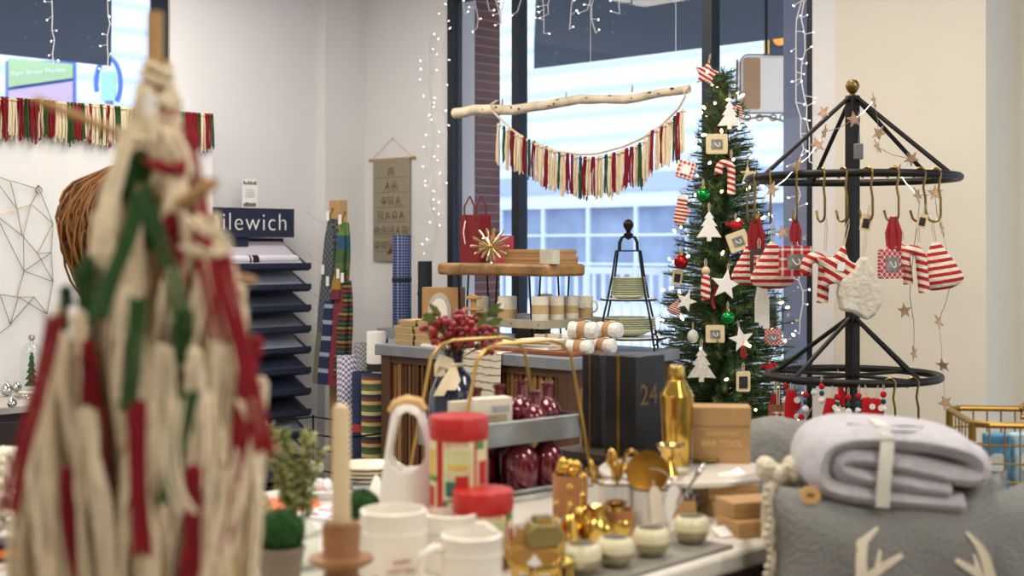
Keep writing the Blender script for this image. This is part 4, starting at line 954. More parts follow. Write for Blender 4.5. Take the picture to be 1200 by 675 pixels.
orn('photo_frame', 'red plaid edged frame on the rack side of the tree', ontree(906, 386), .9, m=PLAID, group=TO)
orn('felt_bird', 'beige small bird shape low on the rack side of the tree', ontree(902, 425), .9, group=TO)
orn('plain_star', 'thin wooden star high on the rack side of the tree', ontree(876, 195), .6, m=FRAMEW, group=TO)
orn('striped_tree', 'small striped tree peeking at the window edge of the tree', ontree(795, 352), .55, tilt=.4, group=TO)
t = thing('spiral_ribbon', 'dark red garland ribbon glimpsed inside the tree', 'ribbon', ontree(836, 340, -.03)); 
B().strip([(0, 0, .03), (.01, -.005, 0), (-.005, 0, -.04), (.004, -.006, -.075)], .012, .002).build('ribbon', mat('crimson_ribbon', '9c1120'), t)
# ================================================================ ORNAMENT RACK
RY = 4.4; rp = Vector(((999-600)/F*RY, RY, 0)); z1 = EYE+81/F*RY; z2 = EYE-150/F*RY; R1 = .33; R2 = .272; ZT = EYE+178/F*RY
t = thing('ornament_rack', 'black iron merry-go-round rack with two rings and a brass ball finial', 'display rack', rp)
B().box(0, 0, ZT/2, .034, .034, ZT, rz=.5).build('pole', IRON, t, bev=.002)
def ringpts(r, z, n=56): return [(r*math.cos(2*PI*i/n), r*math.sin(2*PI*i/n), z) for i in range(n)]
B().tube(ringpts(R1, z1), .0125, 10, closed=True).build('upper_ring', IRON, t)
B().tube(ringpts(R2, z2), .0125, 10, closed=True).build('lower_ring', IRON, t)
for a in (200, 320, 25, 100):
    c_, s_ = math.cos(math.radians(a)), math.sin(math.radians(a))
    B().tube([(c_*.012, s_*.012, ZT-.005), (c_*R1, s_*R1, z1)], .0075, 8).build('spoke', IRON, t)
for a in (215, 305, 35, 140):
    c_, s_ = math.cos(math.radians(a)), math.sin(math.radians(a)); zz = EYE-83/F*RY
    B().tube([(c_*.015, s_*.015, zz), (c_*R2, s_*R2, z2)], .0075, 8).build('spoke', IRON, t); B().tube([(c_*.015, s_*.015, z2), (c_*R2, s_*R2, z2)], .006, 8).build('crossbar', IRON, t)
for a in (45, 165, 285):
    c_, s_ = math.cos(math.radians(a)), math.sin(math.radians(a)); B().tube([(0, 0, .35), (c_*.15, s_*.15, .14), (c_*.26, s_*.26, .012)], .012, 8).build('foot', IRON, t)
B().lathe([(.001, 0), (.012, .002), (.008, .01), (.016, .018), (.0225, .032), (.0225, .038), (.015, .052), (.001, .057)], 20, cap=False).build('finial', BRASS, t, loc=(0, 0, ZT-.004))
B().lathe([(.02, 0), (.02, .012), (.001, .014)], 16, cap=False).build('collar', IRON, t, loc=(0, 0, ZT-.014))
def hook(px, label, far=False, r=R1, z=z1, ln=.125, lower=False):
    """brass S hook over the ring at image column px; returns world point of its lower bend"""
    k = (px-600)/F; A_ = 1+k*k; Bq = -2*(k*rp.x+rp.y); C_ = rp.x**2+rp.y**2-r*r; D_ = max(0, Bq*Bq-4*A_*C_)
    Y = (-Bq+(1 if far else -1)*math.sqrt(D_))/(2*A_); q = Vector((k*Y, Y, z)); d = (q-Vector((rp.x, rp.y, z))).normalized()
    t = thing('s_hook', label, 'hook', q, math.atan2(d.y, d.x)+.9, 'brass s hooks on the rack')
    w_ = .014; g_ = .006
    pts = [(-w_-.003, 0, -.016), (-w_-.003, 0, .002)]+[(w_*1.15*math.cos(a), 0, w_*1.15*math.sin(a)) for a in [PI-i*PI/6 for i in range(1, 7)]]+[(.010, 0, -ln*.35), (.016, 0, -ln*.6)]+[(-.004+.02*math.cos(a), 0, -ln+.02*math.sin(a)) for a in [-i*PI/6 for i in range(0, 7)]]+[(-.028, 0, -ln+.014)]
    B().tube(pts, .0038, 7).build('hook', BRASS, t)
    return q+Vector((0, 0, -ln-.018))
HN = 'brass hook %s'
hk = {}
for px, nm, far in ((886, 'on the upper ring end nearest the tree', 0), (880, 'at the extreme tree side of the upper ring', 1), (903, 'on the upper ring carrying the striped tree', 0), (932, 'on the upper ring carrying the red framed photo', 0), (963, 'on the upper ring carrying the knitted cane by the pole', 0), (988, 'on the upper ring just before the pole carrying the star', 0), (1017, 'on the upper ring just past the pole with a wooden tag', 0), (1047, 'on the upper ring holding the red ribbon', 0), (1078, 'on the upper ring holding two knitted canes', 0), (1096, 'on the upper ring farthest from the tree', 0)):
    hk[px] = hook(px, 'brass s hook '+nm, far)
RG = 'ornaments hanging on the upper ring'; PEND = 0
def drop(h, dz, dx=0, dy=0): return hk[h]+Vector((dx, dy, dz))
def cord(h, dz, label, m=None, dx=0):
    global PEND; PEND = -dz+.01
orn('ribbon_bow', 'dark red ribbon bunch hanging over the striped ornament nearest the tree', drop(886, .012), 1.35, group=RG, cord=0)
orn('striped_tree', 'red striped knitted bell shape hanging nearest the tree', drop(886, -.065, -.01, .03), 1.25, group=RG)
orn('wooden_tag', 'dark slate tag lying over the striped ornament nearest the tree', drop(886, -.08, .006, -.02), 1.35, m=mat('slate_tag', '4d4240', .7), group=RG)
cord(903, -.065, 'cream cord holding the second striped tree ornament')
orn('striped_tree', 'red striped knitted tree hanging second on the upper ring', drop(903, -.062, .005, -.005), 1.35, group=RG)
orn('long_cloth', 'white cloth ribbon hanging below the striped knitted trees', at(893, 330, RY-.05), 1.0, group=RG)
orn('ribbon_bow', 'red and white ribbon above the red framed photo', drop(932, .005), .9, group=RG, cord=0)
orn('photo_frame', 'red lettered photo frame hanging from the upper ring', drop(932, -.075), 1.32, m=banded('red_letter_frame', ['b01822', 'b01822', 'e9dfd6', 'b01822'], axis=((45, 0, 0), (0, 0, 45)), kind='plaid'), group=RG)
cord(963, -.085, 'cream cord holding the knitted candy cane by the pole')
orn('candy_cane', 'knitted candy cane hanging just before the black pole', drop(963, -.085, .01), 1.25, group=RG, tilt=.05)
cord(988, -.07, 'cream cord holding the knitted star by the pole')
orn('striped_star', 'large knitted striped star hanging in front of the black pole', drop(988, -.07, .0, -.01), 1.35, tilt=.2, group=RG)
orn('wooden_tag', 'small wooden star tag at the hook past the pole', drop(1017, .02), .8, tilt=.2, group=RG)
cord(1017, -.15, 'long cream cord holding the fur pouch past the pole')
orn('fur_stocking', 'white fur pouch hanging low in front of the pole', drop(1017, -.155, -.018), 1.35, tilt=.1, group=RG)
orn('ribbon_bow', 'bright red ribbon bundle hanging alone on the upper ring', drop(1047, .012), 1.2, group=RG, cord=0)
orn('photo_frame', 'dark sided plaid frame hanging under the bright red ribbon', drop(1047, -.085, -.008), 1.25, rz=.5, m=PLAID, group=RG)
cord(1078, -.055, 'cream cord holding the pair of knitted canes')
orn('candy_cane', 'knitted candy cane in front of the pair past the plaid frame', drop(1078, -.06, -.002), 1.2, tilt=-.1, group=RG)
orn('candy_cane', 'knitted candy cane behind its twin past the plaid frame', drop(1078, -.055, -.042, .03), 1.05, tilt=-.12, group=RG)
cord(1096, -.05, 'cream cord holding the striped mitten farthest from the tree')
orn('striped_tree', 'knitted striped tree hanging farthest from the tree', drop(1096, -.062, .0), 1.35, tilt=-.15, group=RG)
orn('wooden_tag', 'kraft price tag above the pair of knitted canes', drop(1078, .022, .008, -.012), .7, m=None, tilt=.2, group=RG)
# lower ring
h1 = hook(1043, 'empty brass s hook on the lower ring past the pole', 0, R2, z2); h2 = hook(1070, 'brass s hook on the lower ring end with a red bead', 0, R2, z2)
LG = 'felt ornaments on the lower ring'
def low(px, dz, far=0, dx=0):
    k = (px-600)/F; A_ = 1+k*k; Bq = -2*(k*rp.x+rp.y); C_ = rp.x**2+rp.y**2-R2*R2; D_ = max(0, Bq*Bq-4*A_*C_)
    Y = (-Bq+(1 if far else -1)*math.sqrt(D_))/(2*A_); return Vector((k*Y+dx, Y-.012, z2+dz))
orn('felt_truck', 'red felt truck with white wheels on the lower ring near the tree', low(927, -.03), 1.15, group=LG, cord=.03)
orn('felt_truck', 'red felt truck just before the pole on the lower ring', low(973, -.045), 1.0, tilt=.12, group=LG, cord=.045)
orn('felt_truck', 'pale wheeled red felt truck half hidden beside its neighbour', low(984, -.05, 1), .9, tilt=-.2, group=LG, cord=.05)
orn('felt_truck', 'red felt truck just past the pole on the lower ring', low(1014, -.04), 1.05, tilt=-.08, group=LG, cord=.04)
orn('felt_truck', 'red felt truck farther past the pole on the lower ring', low(1026, -.042, 0), 1.05, tilt=.1, group=LG, cord=.04)
orn('ribbon_bow', 'red felt strips hanging at the tree end of the lower ring', low(908, -.05), 1.2, group=LG, cord=.05)
for i, (px, dz, far, lb) in enumerate(((920, -.01, 0, 'pompom string at the tree end of the lower ring'), (943, -.03, 0, 'pompom string between the felt trucks and the gap'), (953, -.028, 1, 'pompom string hanging on the far side of the lower ring'), (962, -.0, 0, 'pompom string hung short before the pole'), (980, -.03, 0, 'pompom string beside the truck before the pole'), (993, -.03, 0, 'pompom string crossing the black pole'), (1005, -.025, 0, 'pompom string right past the black pole'), (1034, -.02, 0, 'pompom string beyond the last red truck'), (938, -.10, 0, 'pompom string hung low under the first truck'))):
    orn('pompom_string', 'felt '+lb, low(px, dz, far), .9, group=LG, cord=.02)
orn('felt_pine', 'dark teal felt pine below the first red truck', low(930, -.15), 1.1, group=LG, cord=.12)
orn('felt_pine', 'dark teal felt pine just past the pole', low(1006, -.04), .8, group=LG, cord=.04)
orn('wooden_tag', 'brown wooden tag at the tree end of the lower ring', low(911, -.08), 1.4, m=mat('brown_tag', '8a5f46', .7), group=LG, cord=.08)
orn('wooden_tag', 'tilted card tag hanging under the dark felt pine', low(926, -.18), 1.2, tilt=.6, group=LG, cord=.12)
orn('plain_star', 'pale wire star low among the felt ornaments', low(918, -.2), .9, m=FRAMEW, group=LG, cord=.12)
# star garland
t = thing('star_garland', 'string of small woven wooden stars draped over the black rack', 'garland', rp, 0)
SW = mat('rattan_star', 'c2a283', .7, var=.2, scale=60)
def Wd(px, py, Y): p = at(px, py, Y); return p-Vector((rp.x, rp.y, 0))
sp = [(1024, 118, 4.35), (1001, 140, 4.33), (965, 132, 4.3), (966, 155, 4.25), (958, 170, 4.22), (1028, 172, 4.3), (1030, 156, 4.3), (1068, 186, 4.3), (935, 194, 4.15), (905, 222, 4.08), (1075, 228, 4.1), (1096, 226, 4.2), (1104, 268, 4.3), (1116, 326, 4.3), (1060, 364, 4.4), (1100, 377, 4.4), (1071, 414, 4.45), (1105, 428, 4.4), (1108, 472, 4.4), (917, 272, 4.2), (1052, 200, 4.2)]
st = None
for i, (px, py, Y) in enumerate(sp):
    if st is None:
        b = B(); P = [(x*.9, 0, z) for x, z in star(.026, .42)]; b.tube(P, .0016, 4, closed=True)
        for j in range(0, 10, 2): b.tube([P[j], P[(j+4) % 10]], .0012, 4)
        for j in range(10): b.tube([P[j], (0, 0, 0)], .0009, 4)
        b.prism([(x*.7, z*.7) for x, z in star(.026, .42)], .002); st = b.build('star', SW, t)
        o = st
    else: o = st.copy(); COL.objects.link(o)
    o.parent = t; o.location = Wd(px, py, Y); o.rotation_euler = (random.uniform(-.5, .5), random.uniform(-.6, .6), random.uniform(-1, 1))
b = B()
for ids in ((0, 1, 3, 4, 8, 9), (0, 6, 5, 7, 20, 10), (10, 11, 12, 13, 15, 17, 18)):
    pts = []
    for j in ids: pts.append(Wd(*sp[j])+Vector((0, .004, 0)))
    q = []
    for a, c in zip(pts, pts[1:]): q += [a, (a+c)/2-Vector((random.uniform(-.006, .006), 0, .006))]
    b.tube(q+[pts[-1]], .0011, 4)
b.tube([Wd(1078, 235, 4.1), Wd(1070, 300, 4.3), Wd(1066, 345, 4.4), Wd(1071, 380, 4.42), Wd(1071, 414, 4.45)], .0011, 4); b.build('wire', SILVER, t)
o = thing('battery_pack', 'small grey battery pack dangling beside the black pole', 'battery pack', at(1006, 172, 4.32)); B().bb(-.014, .014, -.008, .008, -.04, .01).build('case', mat('pack_grey', '6a6d75', .4), o, bev=.003); B().tube([(0, 0, .01), (.004, 0, .06), (0, 0, .11)], .001, 4).build('wire', SILVER, o)
# ================================================================ MARBLE TABLE
TZ = .86
def tab(px, py, z=TZ): return onz(px, py, z)
# far edge corner at px 915 / near edge leaves the frame at px 740
e0 = UN(*tab(915, 636).xy); e1 = UN(*tab(745, 675).xy)
TU1 = (e0[0]+e1[0])/2; TN1 = -2.92; TU0 = 3.93; TN0 = -4.2
MARB = bpy.data.materials.new('white_marble'); MARB.use_nodes = True; nt = MARB.node_tree; pb = nt.nodes['Principled BSDF']
tc = nt.nodes.new('ShaderNodeTexCoord'); wv_ = nt.nodes.new('ShaderNodeTexWave'); wv_.inputs['Scale'].default_value = 2.2; wv_.inputs['Distortion'].default_value = 9; wv_.inputs['Detail'].default_value = 4
rr_ = nt.nodes.new('ShaderNodeValToRGB'); rr_.color_ramp.elements[0].color = lin('a9a49b'); rr_.color_ramp.elements[1].color = lin('ddd8cc'); rr_.color_ramp.elements[1].position = .22
nt.links.new(tc.outputs['Object'], wv_.inputs[0]); nt.links.new(wv_.outputs[0], rr_.inputs[0]); nt.links.new(rr_.outputs[0], pb.inputs['Base Color']); pb.inputs['Roughness'].default_value = .22
t = thing('marble_table', 'white marble topped display table with rounded edge in front', 'table', RW(TU0, TN0, 0), RZ)
W, D = TU1-TU0, TN1-TN0
cr = .22
pol = [(0, 0), (W-.02, 0), (W, .02)]+[(W-cr+cr*math.cos(a), D-cr+cr*math.sin(a)) for a in [i*PI/12 for i in range(7)]]+[(0, D)]
B().plan(pol, TZ-.035, TZ).build('top', MARB, t, bev=.008)
GREYW = mat('taupe_wood', '6d6052', .7, var=.2, scale=9, stretch=(1, 1, .3))
B().bb(.04, W-.06, .04, D-.08, TZ-.12, TZ-.035).build('apron', GREYW, t)
for x in (.06, W-.12):
    for y in (.06, D-.14): B().bb(x, x+.05, y, y+.05, 0, TZ-.035).build('leg', GREYW, t)
B().bb(.05, W-.07, .05, D-.09, .22, .25).build('lower_shelf', GREYW, t)
def things_on(px, py): return tab(px, py)
# crates stored under the table
for i, (dx, dy, h_) in enumerate(((.70, .80, .26), (.70, .45, .28), (.35, .80, .24))):
    tt = thing('storage_basket', ['grey storage basket on the lower shelf by the far table corner', 'taller grey storage basket on the lower shelf near the middle', 'small grey storage basket beside the far leg on the lower shelf'][i], 'basket', RW(TU0+dx, TN0+dy, .25), RZ)
    B().lathe([(.10, 0), (.13, h_), (.125, h_), (.096, .01), (.001, .01)], 20, cap=False).build('body', mat('grey_wicker', '8b857c', .9, var=.3, bump=.6), tt)
# ---- mugs
MUG = mat('cream_mug', 'eee8dc', .3, var=.02, coat=.4)
def mug(label, px, pyb, r, h, hang):
    p = tab(px, pyb); t = thing('cream_mug', label, 'mug', p, 0, 'cream latte mugs')
    B().lathe([(.001, 0), (r*.9, 0), (r*.97, .005), (r, h*.55), (r, h*.70), (r+.0015, h*.71), (r+.0015, h*.74), (r, h*.75), (r, h*.97), (r+.001, h*.985), (r-.001, h), (r-.004, h), (r-.005, h*.95), (r-.006, .01), (.001, .008)], 36, cap=False).build('body', MUG, t)
    c_, s_ = math.cos(hang), math.sin(hang)
    pts = [(r-.006, h*.80), (r+.012, h*.82), (r+.028, h*.72), (r+.031, h*.52), (r+.024, h*.32), (r+.006, h*.2), (r-.006, h*.19)]
    B().tube([(c_*a, s_*a, z) for a, z in pts], [.007, .0068, .0062, .006, .006, .0065, .007], 10).build('handle', MUG, t)
    for k, ln in enumerate(('HAPPY', 'NEW YEAR', 'joy')):
        text(ln, .009 if k < 2 else .008, mat('faded_red_print', 'b05a5a', .6), t, (r*.35, -r*.96, h*.42-.013*k), rot=(PI/2, 0, .36), ext=.0004)
    return t
mug('tall cream mug with handle towards the candle, largest of the mugs', 461, 690, .0475, .115, PI+.15)
mug('cream mug behind the two other mugs, mostly hidden', 528, 668, .041, .088, -.3)
mug('low cream mug in front of the red tins', 553, 706, .042, .095, PI+.3)
# ---- tins
TRED = mat('tin_red', 'b8201c', .4, var=.03, coat=.2)
def tin(label, px, pyb, r, h, z=TZ, p=None, rot=0, lidh=None):
    p = p or tab(px, pyb, z); t = thing('biscuit_tin', label, 'tin', p, rot, 'red lidded tins')
    lh = lidh or .032
    B().lathe([(.001, 0), (r, 0), (r, h-lh+.004), (.001, h-lh+.004)], 40, cap=False).build('body', TRED, t)
    B().lathe([(r+.0012, h-lh), (r+.0018, h-lh+.002), (r+.0018, h-.004), (r, h-.001), (r-.006, h), (.001, h-.001)], 40).build('lid', TRED, t)
    lc = [mat('label_cream', 'e2d7b0', .6, var=.05), mat('label_green', '5f8f52', .6), mat('label_yellow', 'd8b84a', .6), mat('label_red', 'b62a2a', .6), mat('label_teal', '2f6f63', .6), mat('label_pale', 'c9cf9a', .6)]
    def panel(a0, a1, z0, z1, m_, off=.0008, name='label_panel'):
        b = B(); vs = []; n = 8
        for i in range(n+1):
            a = a0+(a1-a0)*i/n
            for rr in (r+.0002, r+off): 
                for z in (z0, z1): vs.append((rr*math.cos(a), rr*math.sin(a), z))
        fs = []
        for i in range(n):
            k = 4*i; fs += [(k, k+4, k+5, k+1), (k+2, k+3, k+7, k+6), (k+1, k+5, k+7, k+3), (k, k+2, k+6, k+4)]
        fs += [(0, 1, 3, 2), (4*n, 4*n+2, 4*n+3, 4*n+1)]
        b.put(vs, fs); b.build(name, m_, t)
    hb = h-lh
    panel(-2.05, -.95, .004, hb-.004, lc[0]); panel(-2.95, -2.35, .006, hb-.004, lc[0]); panel(-.85, -.25, .004, hb-.004, lc[0])
    panel(-1.95, -1.05, hb*.28, hb*.86, lc[5], .0014); panel(-1.95, -1.55, hb*.24, hb*.44, lc[4], .0018); panel(-1.6, -1.15, hb*.26, hb*.52, lc[3], .002); panel(-1.85, -1.2, hb*.60, hb*.66, lc[2], .002)
    panel(-2.9, -2.45, hb*.5, hb*.85, lc[2], .0014); panel(-2.95, -2.35, hb*.42, hb*.5, lc[1], .0014); panel(-2.85, -2.45, hb*.08, hb*.36, lc[3], .0014)
    panel(-.75, -.35, hb*.38, hb*.7, lc[3], .0014); panel(-.85, -.5, hb*.86, hb*.97, lc[1], .0014)
    # curved lettering, one letter at a time
    def ring_text(s, a0, z, size, m_, step):
        for i, ch in enumerate(s):
            a = a0+i*step; text(ch, size, m_, t, ((r+.0012)*math.cos(a), (r+.0012)*math.sin(a), z), rot=(PI/2, 0, a+PI/2), ext=.0005, name='letter')
    ring_text('GIFTS', -1.86, hb*.93, .011, lc[3], .16); ring_text('ICICLES', -2.0, hb*.13, .0185, mat('label_white', 'efe8d0', .6) if 0 else INK, .165)
    return t
pt = tab(538, 652)
tin('lower red tin under the upper one, mostly hidden', 0, 0, .0435, .075, p=pt)
tin('upper red lidded tin with old fashioned sweet labels, raised on another tin', 0, 0, .0455, .150, p=pt+Vector((0, -.002, .075)), rot=-.05, lidh=.034)
tin('red lidded tin standing lower beside the dark red bottles', 566, 662, .0455, .118, rot=.25)
# ---- watering can style white jug
p = tab(482, 642); t = thing('handled_jug', 'tall white jug with an oval cut-out handle topped in pale wood', 'jug', p, -.1); t.scale = (1.16, 1.1, 1.02)
JW = mat('white_enamel', 'e4e0d8', .35, var=.02, coat=.2)
def ell(w_, d_, z, cx=0, n=40): return [(cx+w_*math.cos(2*PI*i/n), d_*math.sin(2*PI*i/n), z) for i in range(n)]
sec = [(.046, .040, 0), (.048, .042, .006), (.046, .040, .05), (.0415, .035, .10), (.036, .029, .14), (.030, .022, .18), (.025, .017, .212), (.021, .0145, .226), (.012, .009, .234)]
n = 40; vs = []; fs = []
for s_ in sec: vs += ell(s_[0], s_[1], s_[2], -.02*s_[2])
for j_ in range(len(sec)-1):
    for i in range(n): fs.append((j_*n+i, j_*n+(i+1) % n, (j_+1)*n+(i+1) % n, (j_+1)*n+i))
fs.append(tuple(reversed(range(n)))); fs.append(tuple(range((len(sec)-1)*n, len(sec)*n)))
jb = B().put(vs, fs).build('body', JW, t)
hole = [(-.016, .212), (-.023, .185), (-.028, .160), (-.029, .145), (-.024, .133), (-.012, .124), (.006, .126), (.018, .136), (.022, .15), (.021, .17), (.016, .195), (.009, .213), (-.004, .220)]
ct = B().prism(hole, .2).build('cutter', JW, t)
md = jb.modifiers.new('cut', 'BOOLEAN'); md.operation = 'DIFFERENCE'; md.object = ct; md.solver = 'EXACT'
dg = bpy.context.evaluated_depsgraph_get(); dg.update(); me2 = bpy.data.meshes.new_from_object(jb.evaluated_get(dg)); jb.modifiers.clear(); jb.data = me2; bpy.data.objects.remove(ct)
try: me2.set_sharp_from_angle(angle=math.radians(38))
except Exception: pass
B().tube([(-.028, 0, .216), (-.020, 0, .228), (-.005, 0, .2335), (.009, 0, .231), (.018, 0, .219)], [.0075, .0105, .0115, .0105, .0075], 12).build('wooden_grip', mat('beech_grip', 'caa36a', .5, var=.1), t)
# ---- candle in turned holder
YC = 1.78; p = Vector(((400-600)/F*YC, YC, TZ)); t = thing('candle_holder', 'turned brown wooden candle holder with a wide drip dish', 'candle holder', p)
TW = mat('turned_wood', '94683f', .45, var=.25, scale=20)
HH = EYE-(612-HZ)/F*YC-TZ
B().lathe([(.036, 0), (.038, .008), (.02, .02), (.022, .045), (.025, .06), (.022, HH-.062), (.034, HH-.055), (.042, HH-.05), (.042, HH-.045), (.026, HH-.043), (.024, HH-.04), (.0255, HH-.008), (.024, HH), (.013, HH), (.013, HH-.02), (.001, HH-.02)], 32, cap=False).build('stem', TW, t)
b = B()
for i in range(12): a = 2*PI*i/12; b.sph((.019*math.cos(a), .019*math.sin(a), HH), .0022, 6, 4)
b.build('bead_ring', BRASS, t)
o = B().lathe([(.001, 0), (.0125, 0), (.0115, .165), (.009, .172), (.003, .174), (.001, .173)], 20, cap=False).build('taper_candle', mat('beige_wax', 'd8c39c', .45, var=.03), loc=p+Vector((0, 0, HH-.0195))); tag(o, 'tall beige taper candle standing in the turned wooden holder', 'candle')
pp = p+Vector((.045, -.055, 0)); t = thing('kraft_tag', 'brown card tag leaning on the candle holder beside the tall mug', 'tag', pp, 0)
B().prism([(-.026, .028), (.004, .076), (.03, .05), (.03, .0), (.004, 0)], .003).build('card', mat('brown_tag2', 'a9733f', .7), t); text('TAG', .001, INK, t, (0, 0, -.0)) if 0 else None
# ---- moss balls
MOSS = mat('moss', '1f4a1a', .95, var=.5, scale=60, bump=1, bscale=120)
def moss(label, px, py, Y, r, potr, poth):
    c = at(px, py, Y); t = thing('moss_topiary', label, 'topiary', Vector((c.x, c.y, TZ)), 0)
    zc = c.z-TZ
    b = B(); rnd = random.Random(px); b.sph((0, 0, zc), r*.95, 24, 16)
    for i in range(700):
        d = Vector((rnd.gauss(0, 1), rnd.gauss(0, 1), rnd.gauss(0, 1))).normalized(); q = Vector((0, 0, zc))+d*r*.93; e = (d+Vector((rnd.uniform(-.5, .5),)*3)).normalized()*r*.16; s_ = e.cross(Vector((.3, .2, 1))).normalized()*r*.03; w_ = e.cross(s_).normalized()*r*.03
        b.put([q-s_, q+s_, q+w_, q+e], [(0, 1, 3), (1, 2, 3), (2, 0, 3)])
    b.build('moss_ball', MOSS, t)
    B().lathe([(.001, 0), (potr*.7, 0), (potr, zc-r*.75), (potr*1.05, zc-r*.7), (potr*1.05, zc-r*.55), (potr*.9, zc-r*.55), (potr*.85, zc-r*.8), (.001, zc-r*.8)], 28, cap=False).build('pot', mat('grey_clay_pot', '83776a', .8, var=.15), t)
moss('dark green moss ball in a grey clay pot beside the yarn tree', 329, 624, 1.92, .034, .033, .05)
moss('bright green moss ball half hidden behind the taper candle', 424, 596, 2.35, .034, .03, .05)
# ---- eucalyptus in glass jar
YE = 2.1; c = at(352, 600, YE); t = thing('eucalyptus_sprigs', 'spray of olive green small leaved sprigs standing in a glass bottle', 'plant', Vector((c.x, c.y, TZ)))
SP = mat('plant_stem', '6d6a3a', .8); LF = [mat('leaf_'+x, x, .6, var=.2) for x in ('77824a', '9aa266', 'b9b57c')]
rnd = random.Random(33); st = B(); lv = B(); HT = EYE-(490-HZ)/F*YE-TZ
for i in range(16):
    a = rnd.uniform(0, 2*PI); sp_ = rnd.uniform(.02, .065); h_ = HT*rnd.uniform(.75, 1.02); pts = [Vector((math.cos(a)*sp_*(k/6)**1.5*1.1, math.sin(a)*sp_*(k/6)**1.5, .01+(h_-.01)*k/6)) for k in range(7)]
    st.tube(pts, .0012, 4)
    for k in range(60):
        f = rnd.uniform(.42, 1); j = min(5, int(f*6)); q = pts[j].lerp(pts[j+1], f*6-j); d = Vector((rnd.gauss(0, 1), rnd.gauss(0, 1), rnd.gauss(.2, .7))).normalized(); L_ = rnd.uniform(.012, .02); s_ = d.cross(Vector((rnd.uniform(-1, 1), .4, 1))).normalized()*L_*.32; nn_ = d.cross(s_).normalized()*.0009
        lv.mi = rnd.randrange(3); lv.put([q, q+d*L_*.5+s_, q+d*L_, q+d*L_*.5-s_, q+nn_, q+d*L_*.5+s_+nn_, q+d*L_+nn_, q+d*L_*.5-s_+nn_], [(0, 1, 2, 3), (7, 6, 5, 4), (0, 4, 5, 1), (1, 5, 6, 2), (2, 6, 7, 3), (3, 7, 4, 0)])
st.build('stems', SP, t); lv.build('leaves', LF, t)
o = B().lathe([(.001, 0), (.026, 0), (.028, .01), (.028, .05), (.012, .075), (.012, .095), (.015, .098)], 24, cap=False).build('glass_bottle', glassy('bottle_glass', (.9, .93, .9), .3), loc=(c.x, c.y, TZ)); o.parent = None; o.location = (c.x, c.y, TZ)
tag(o, 'clear glass bottle holding the olive green sprigs', 'bottle')
# ---- lattice vase behind yarn tree
p = tab(283, 668); t = thing('lattice_lantern', 'ivory openwork lattice lantern half hidden behind the yarn tree', 'lantern', p)
IV = mat('ivory_lattice', 'c3b692', .5, var=.2)
b = B()
def prof(f): return .018+.030*math.sin(PI*min(1, f*1.02))**.8
for s_ in (1, -1):
    for i in range(14): b.tube([(prof(f)*math.cos(2*PI*i/14+s_*f*1.6), prof(f)*math.sin(2*PI*i/14+s_*f*1.6), .02+.115*f) for f in [k/9 for k in range(10)]], .0022, 5)
b.build('lattice', IV, t); B().lathe([(.02, 0), (.022, .02), (.014, .022)], 20).build('base', SILVER, t); B().lathe([(.02, .134), (.016, .15), (.019, .16), (.017, .16), (.014, .15), (.018, .134)], 20, cap=False).build('neck', IV, t)
# ---- plates, catalogues at the table's far side
for i in range(4):
    p = tab(432, 566); o = B().lathe([(.001, 0), (.04, 0), (.055, .005), (.068, .013), (.067, .0145), (.054, .008), (.001, .004)], 36, cap=False).build('cream_plate', mat('cream_rim_plate', 'e9e0c4', .3, var=.03, coat=.4), loc=p+Vector((0, 0, .0085*i)))
    tag(o, ['bottom cream plate', 'second cream plate from the bottom', 'third cream plate from the bottom', 'top cream plate'][i]+' in the stack behind the white jug', 'plate', 'cream plates behind the jug')
B_ = B().lathe([(.001, 0), (.030, 0), (.016, .05), (.004, .082), (.001, .084)], 24, cap=False).build('white_cone', WHITE, loc=tab(441, 612)); tag(B_, 'small white ceramic cone beside the white jug', 'ornament')
cat = [(340, 592, .2, 'e56a2c', 'orange bordered catalogue lying beside the sprigs'), (395, 604, -.5, 'dfe3ea', 'white catalogue with blue print beside the taper candle'), (372, 580, .5, 'e8e4e0', 'pale magazine lying under the white ornaments'), (400, 572, .1, '49433f', 'black and white patterned booklet by the plate stack'), (452, 584, .3, '8c8f92', 'grey patterned booklet under the white cone')]
for i, (px, py, rz, c_, lb) in enumerate(cat):
    p = tab(px, py); t = thing('booklet', lb, 'booklet', p+Vector((0, 0, .0001)), rz, 'booklets at the far side of the marble table')
    hgt = .004+.003*i
    B().bb(-.055, .055, -.06, .06, 0, hgt).build('pages', mat('booklet_'+c_, c_, .5, var=.08), t)
    b = B(); rnd = random.Random(i)
    for k in range(6): x = rnd.uniform(-.045, .03); y = rnd.uniform(-.05, .035); b.bb(x, x+rnd.uniform(.01, .03), y, y+rnd.uniform(.006, .02), hgt, hgt+.0006)
    b.build('print', mat('booklet_print%d' % (i % 3), ['3a3d70', 'b04a6a', '2b2b30'][i % 3], .5), t)
for i, (px, py, lb) in enumerate(((368, 564, 'white knotted cotton ornament lying on a magazine'), (380, 586, 'larger white cotton ornament lying by the candle'), (347, 585, 'cream cotton ornament beside the sprigs'))):
    b = B(); rnd = random.Random(i)
    for k in range(6): b.sph((rnd.uniform(-.014, .014), rnd.uniform(-.01, .01), .012+rnd.uniform(0, .008)), .011, 10, 7)
    o = b.build('cotton_ornament', mat('white_cotton', 'e9e8ea', .9, var=.05, bump=.6), loc=tab(px, py)+Vector((0, 0, .012))); tag(o, lb, 'ornament')
# ================================================================ TWO TIER CADDY with bottles
cu = Vector(((610-600)/F*2.72, 2.72, TZ))
CA, SA_ = math.cos(.30), math.sin(.30)
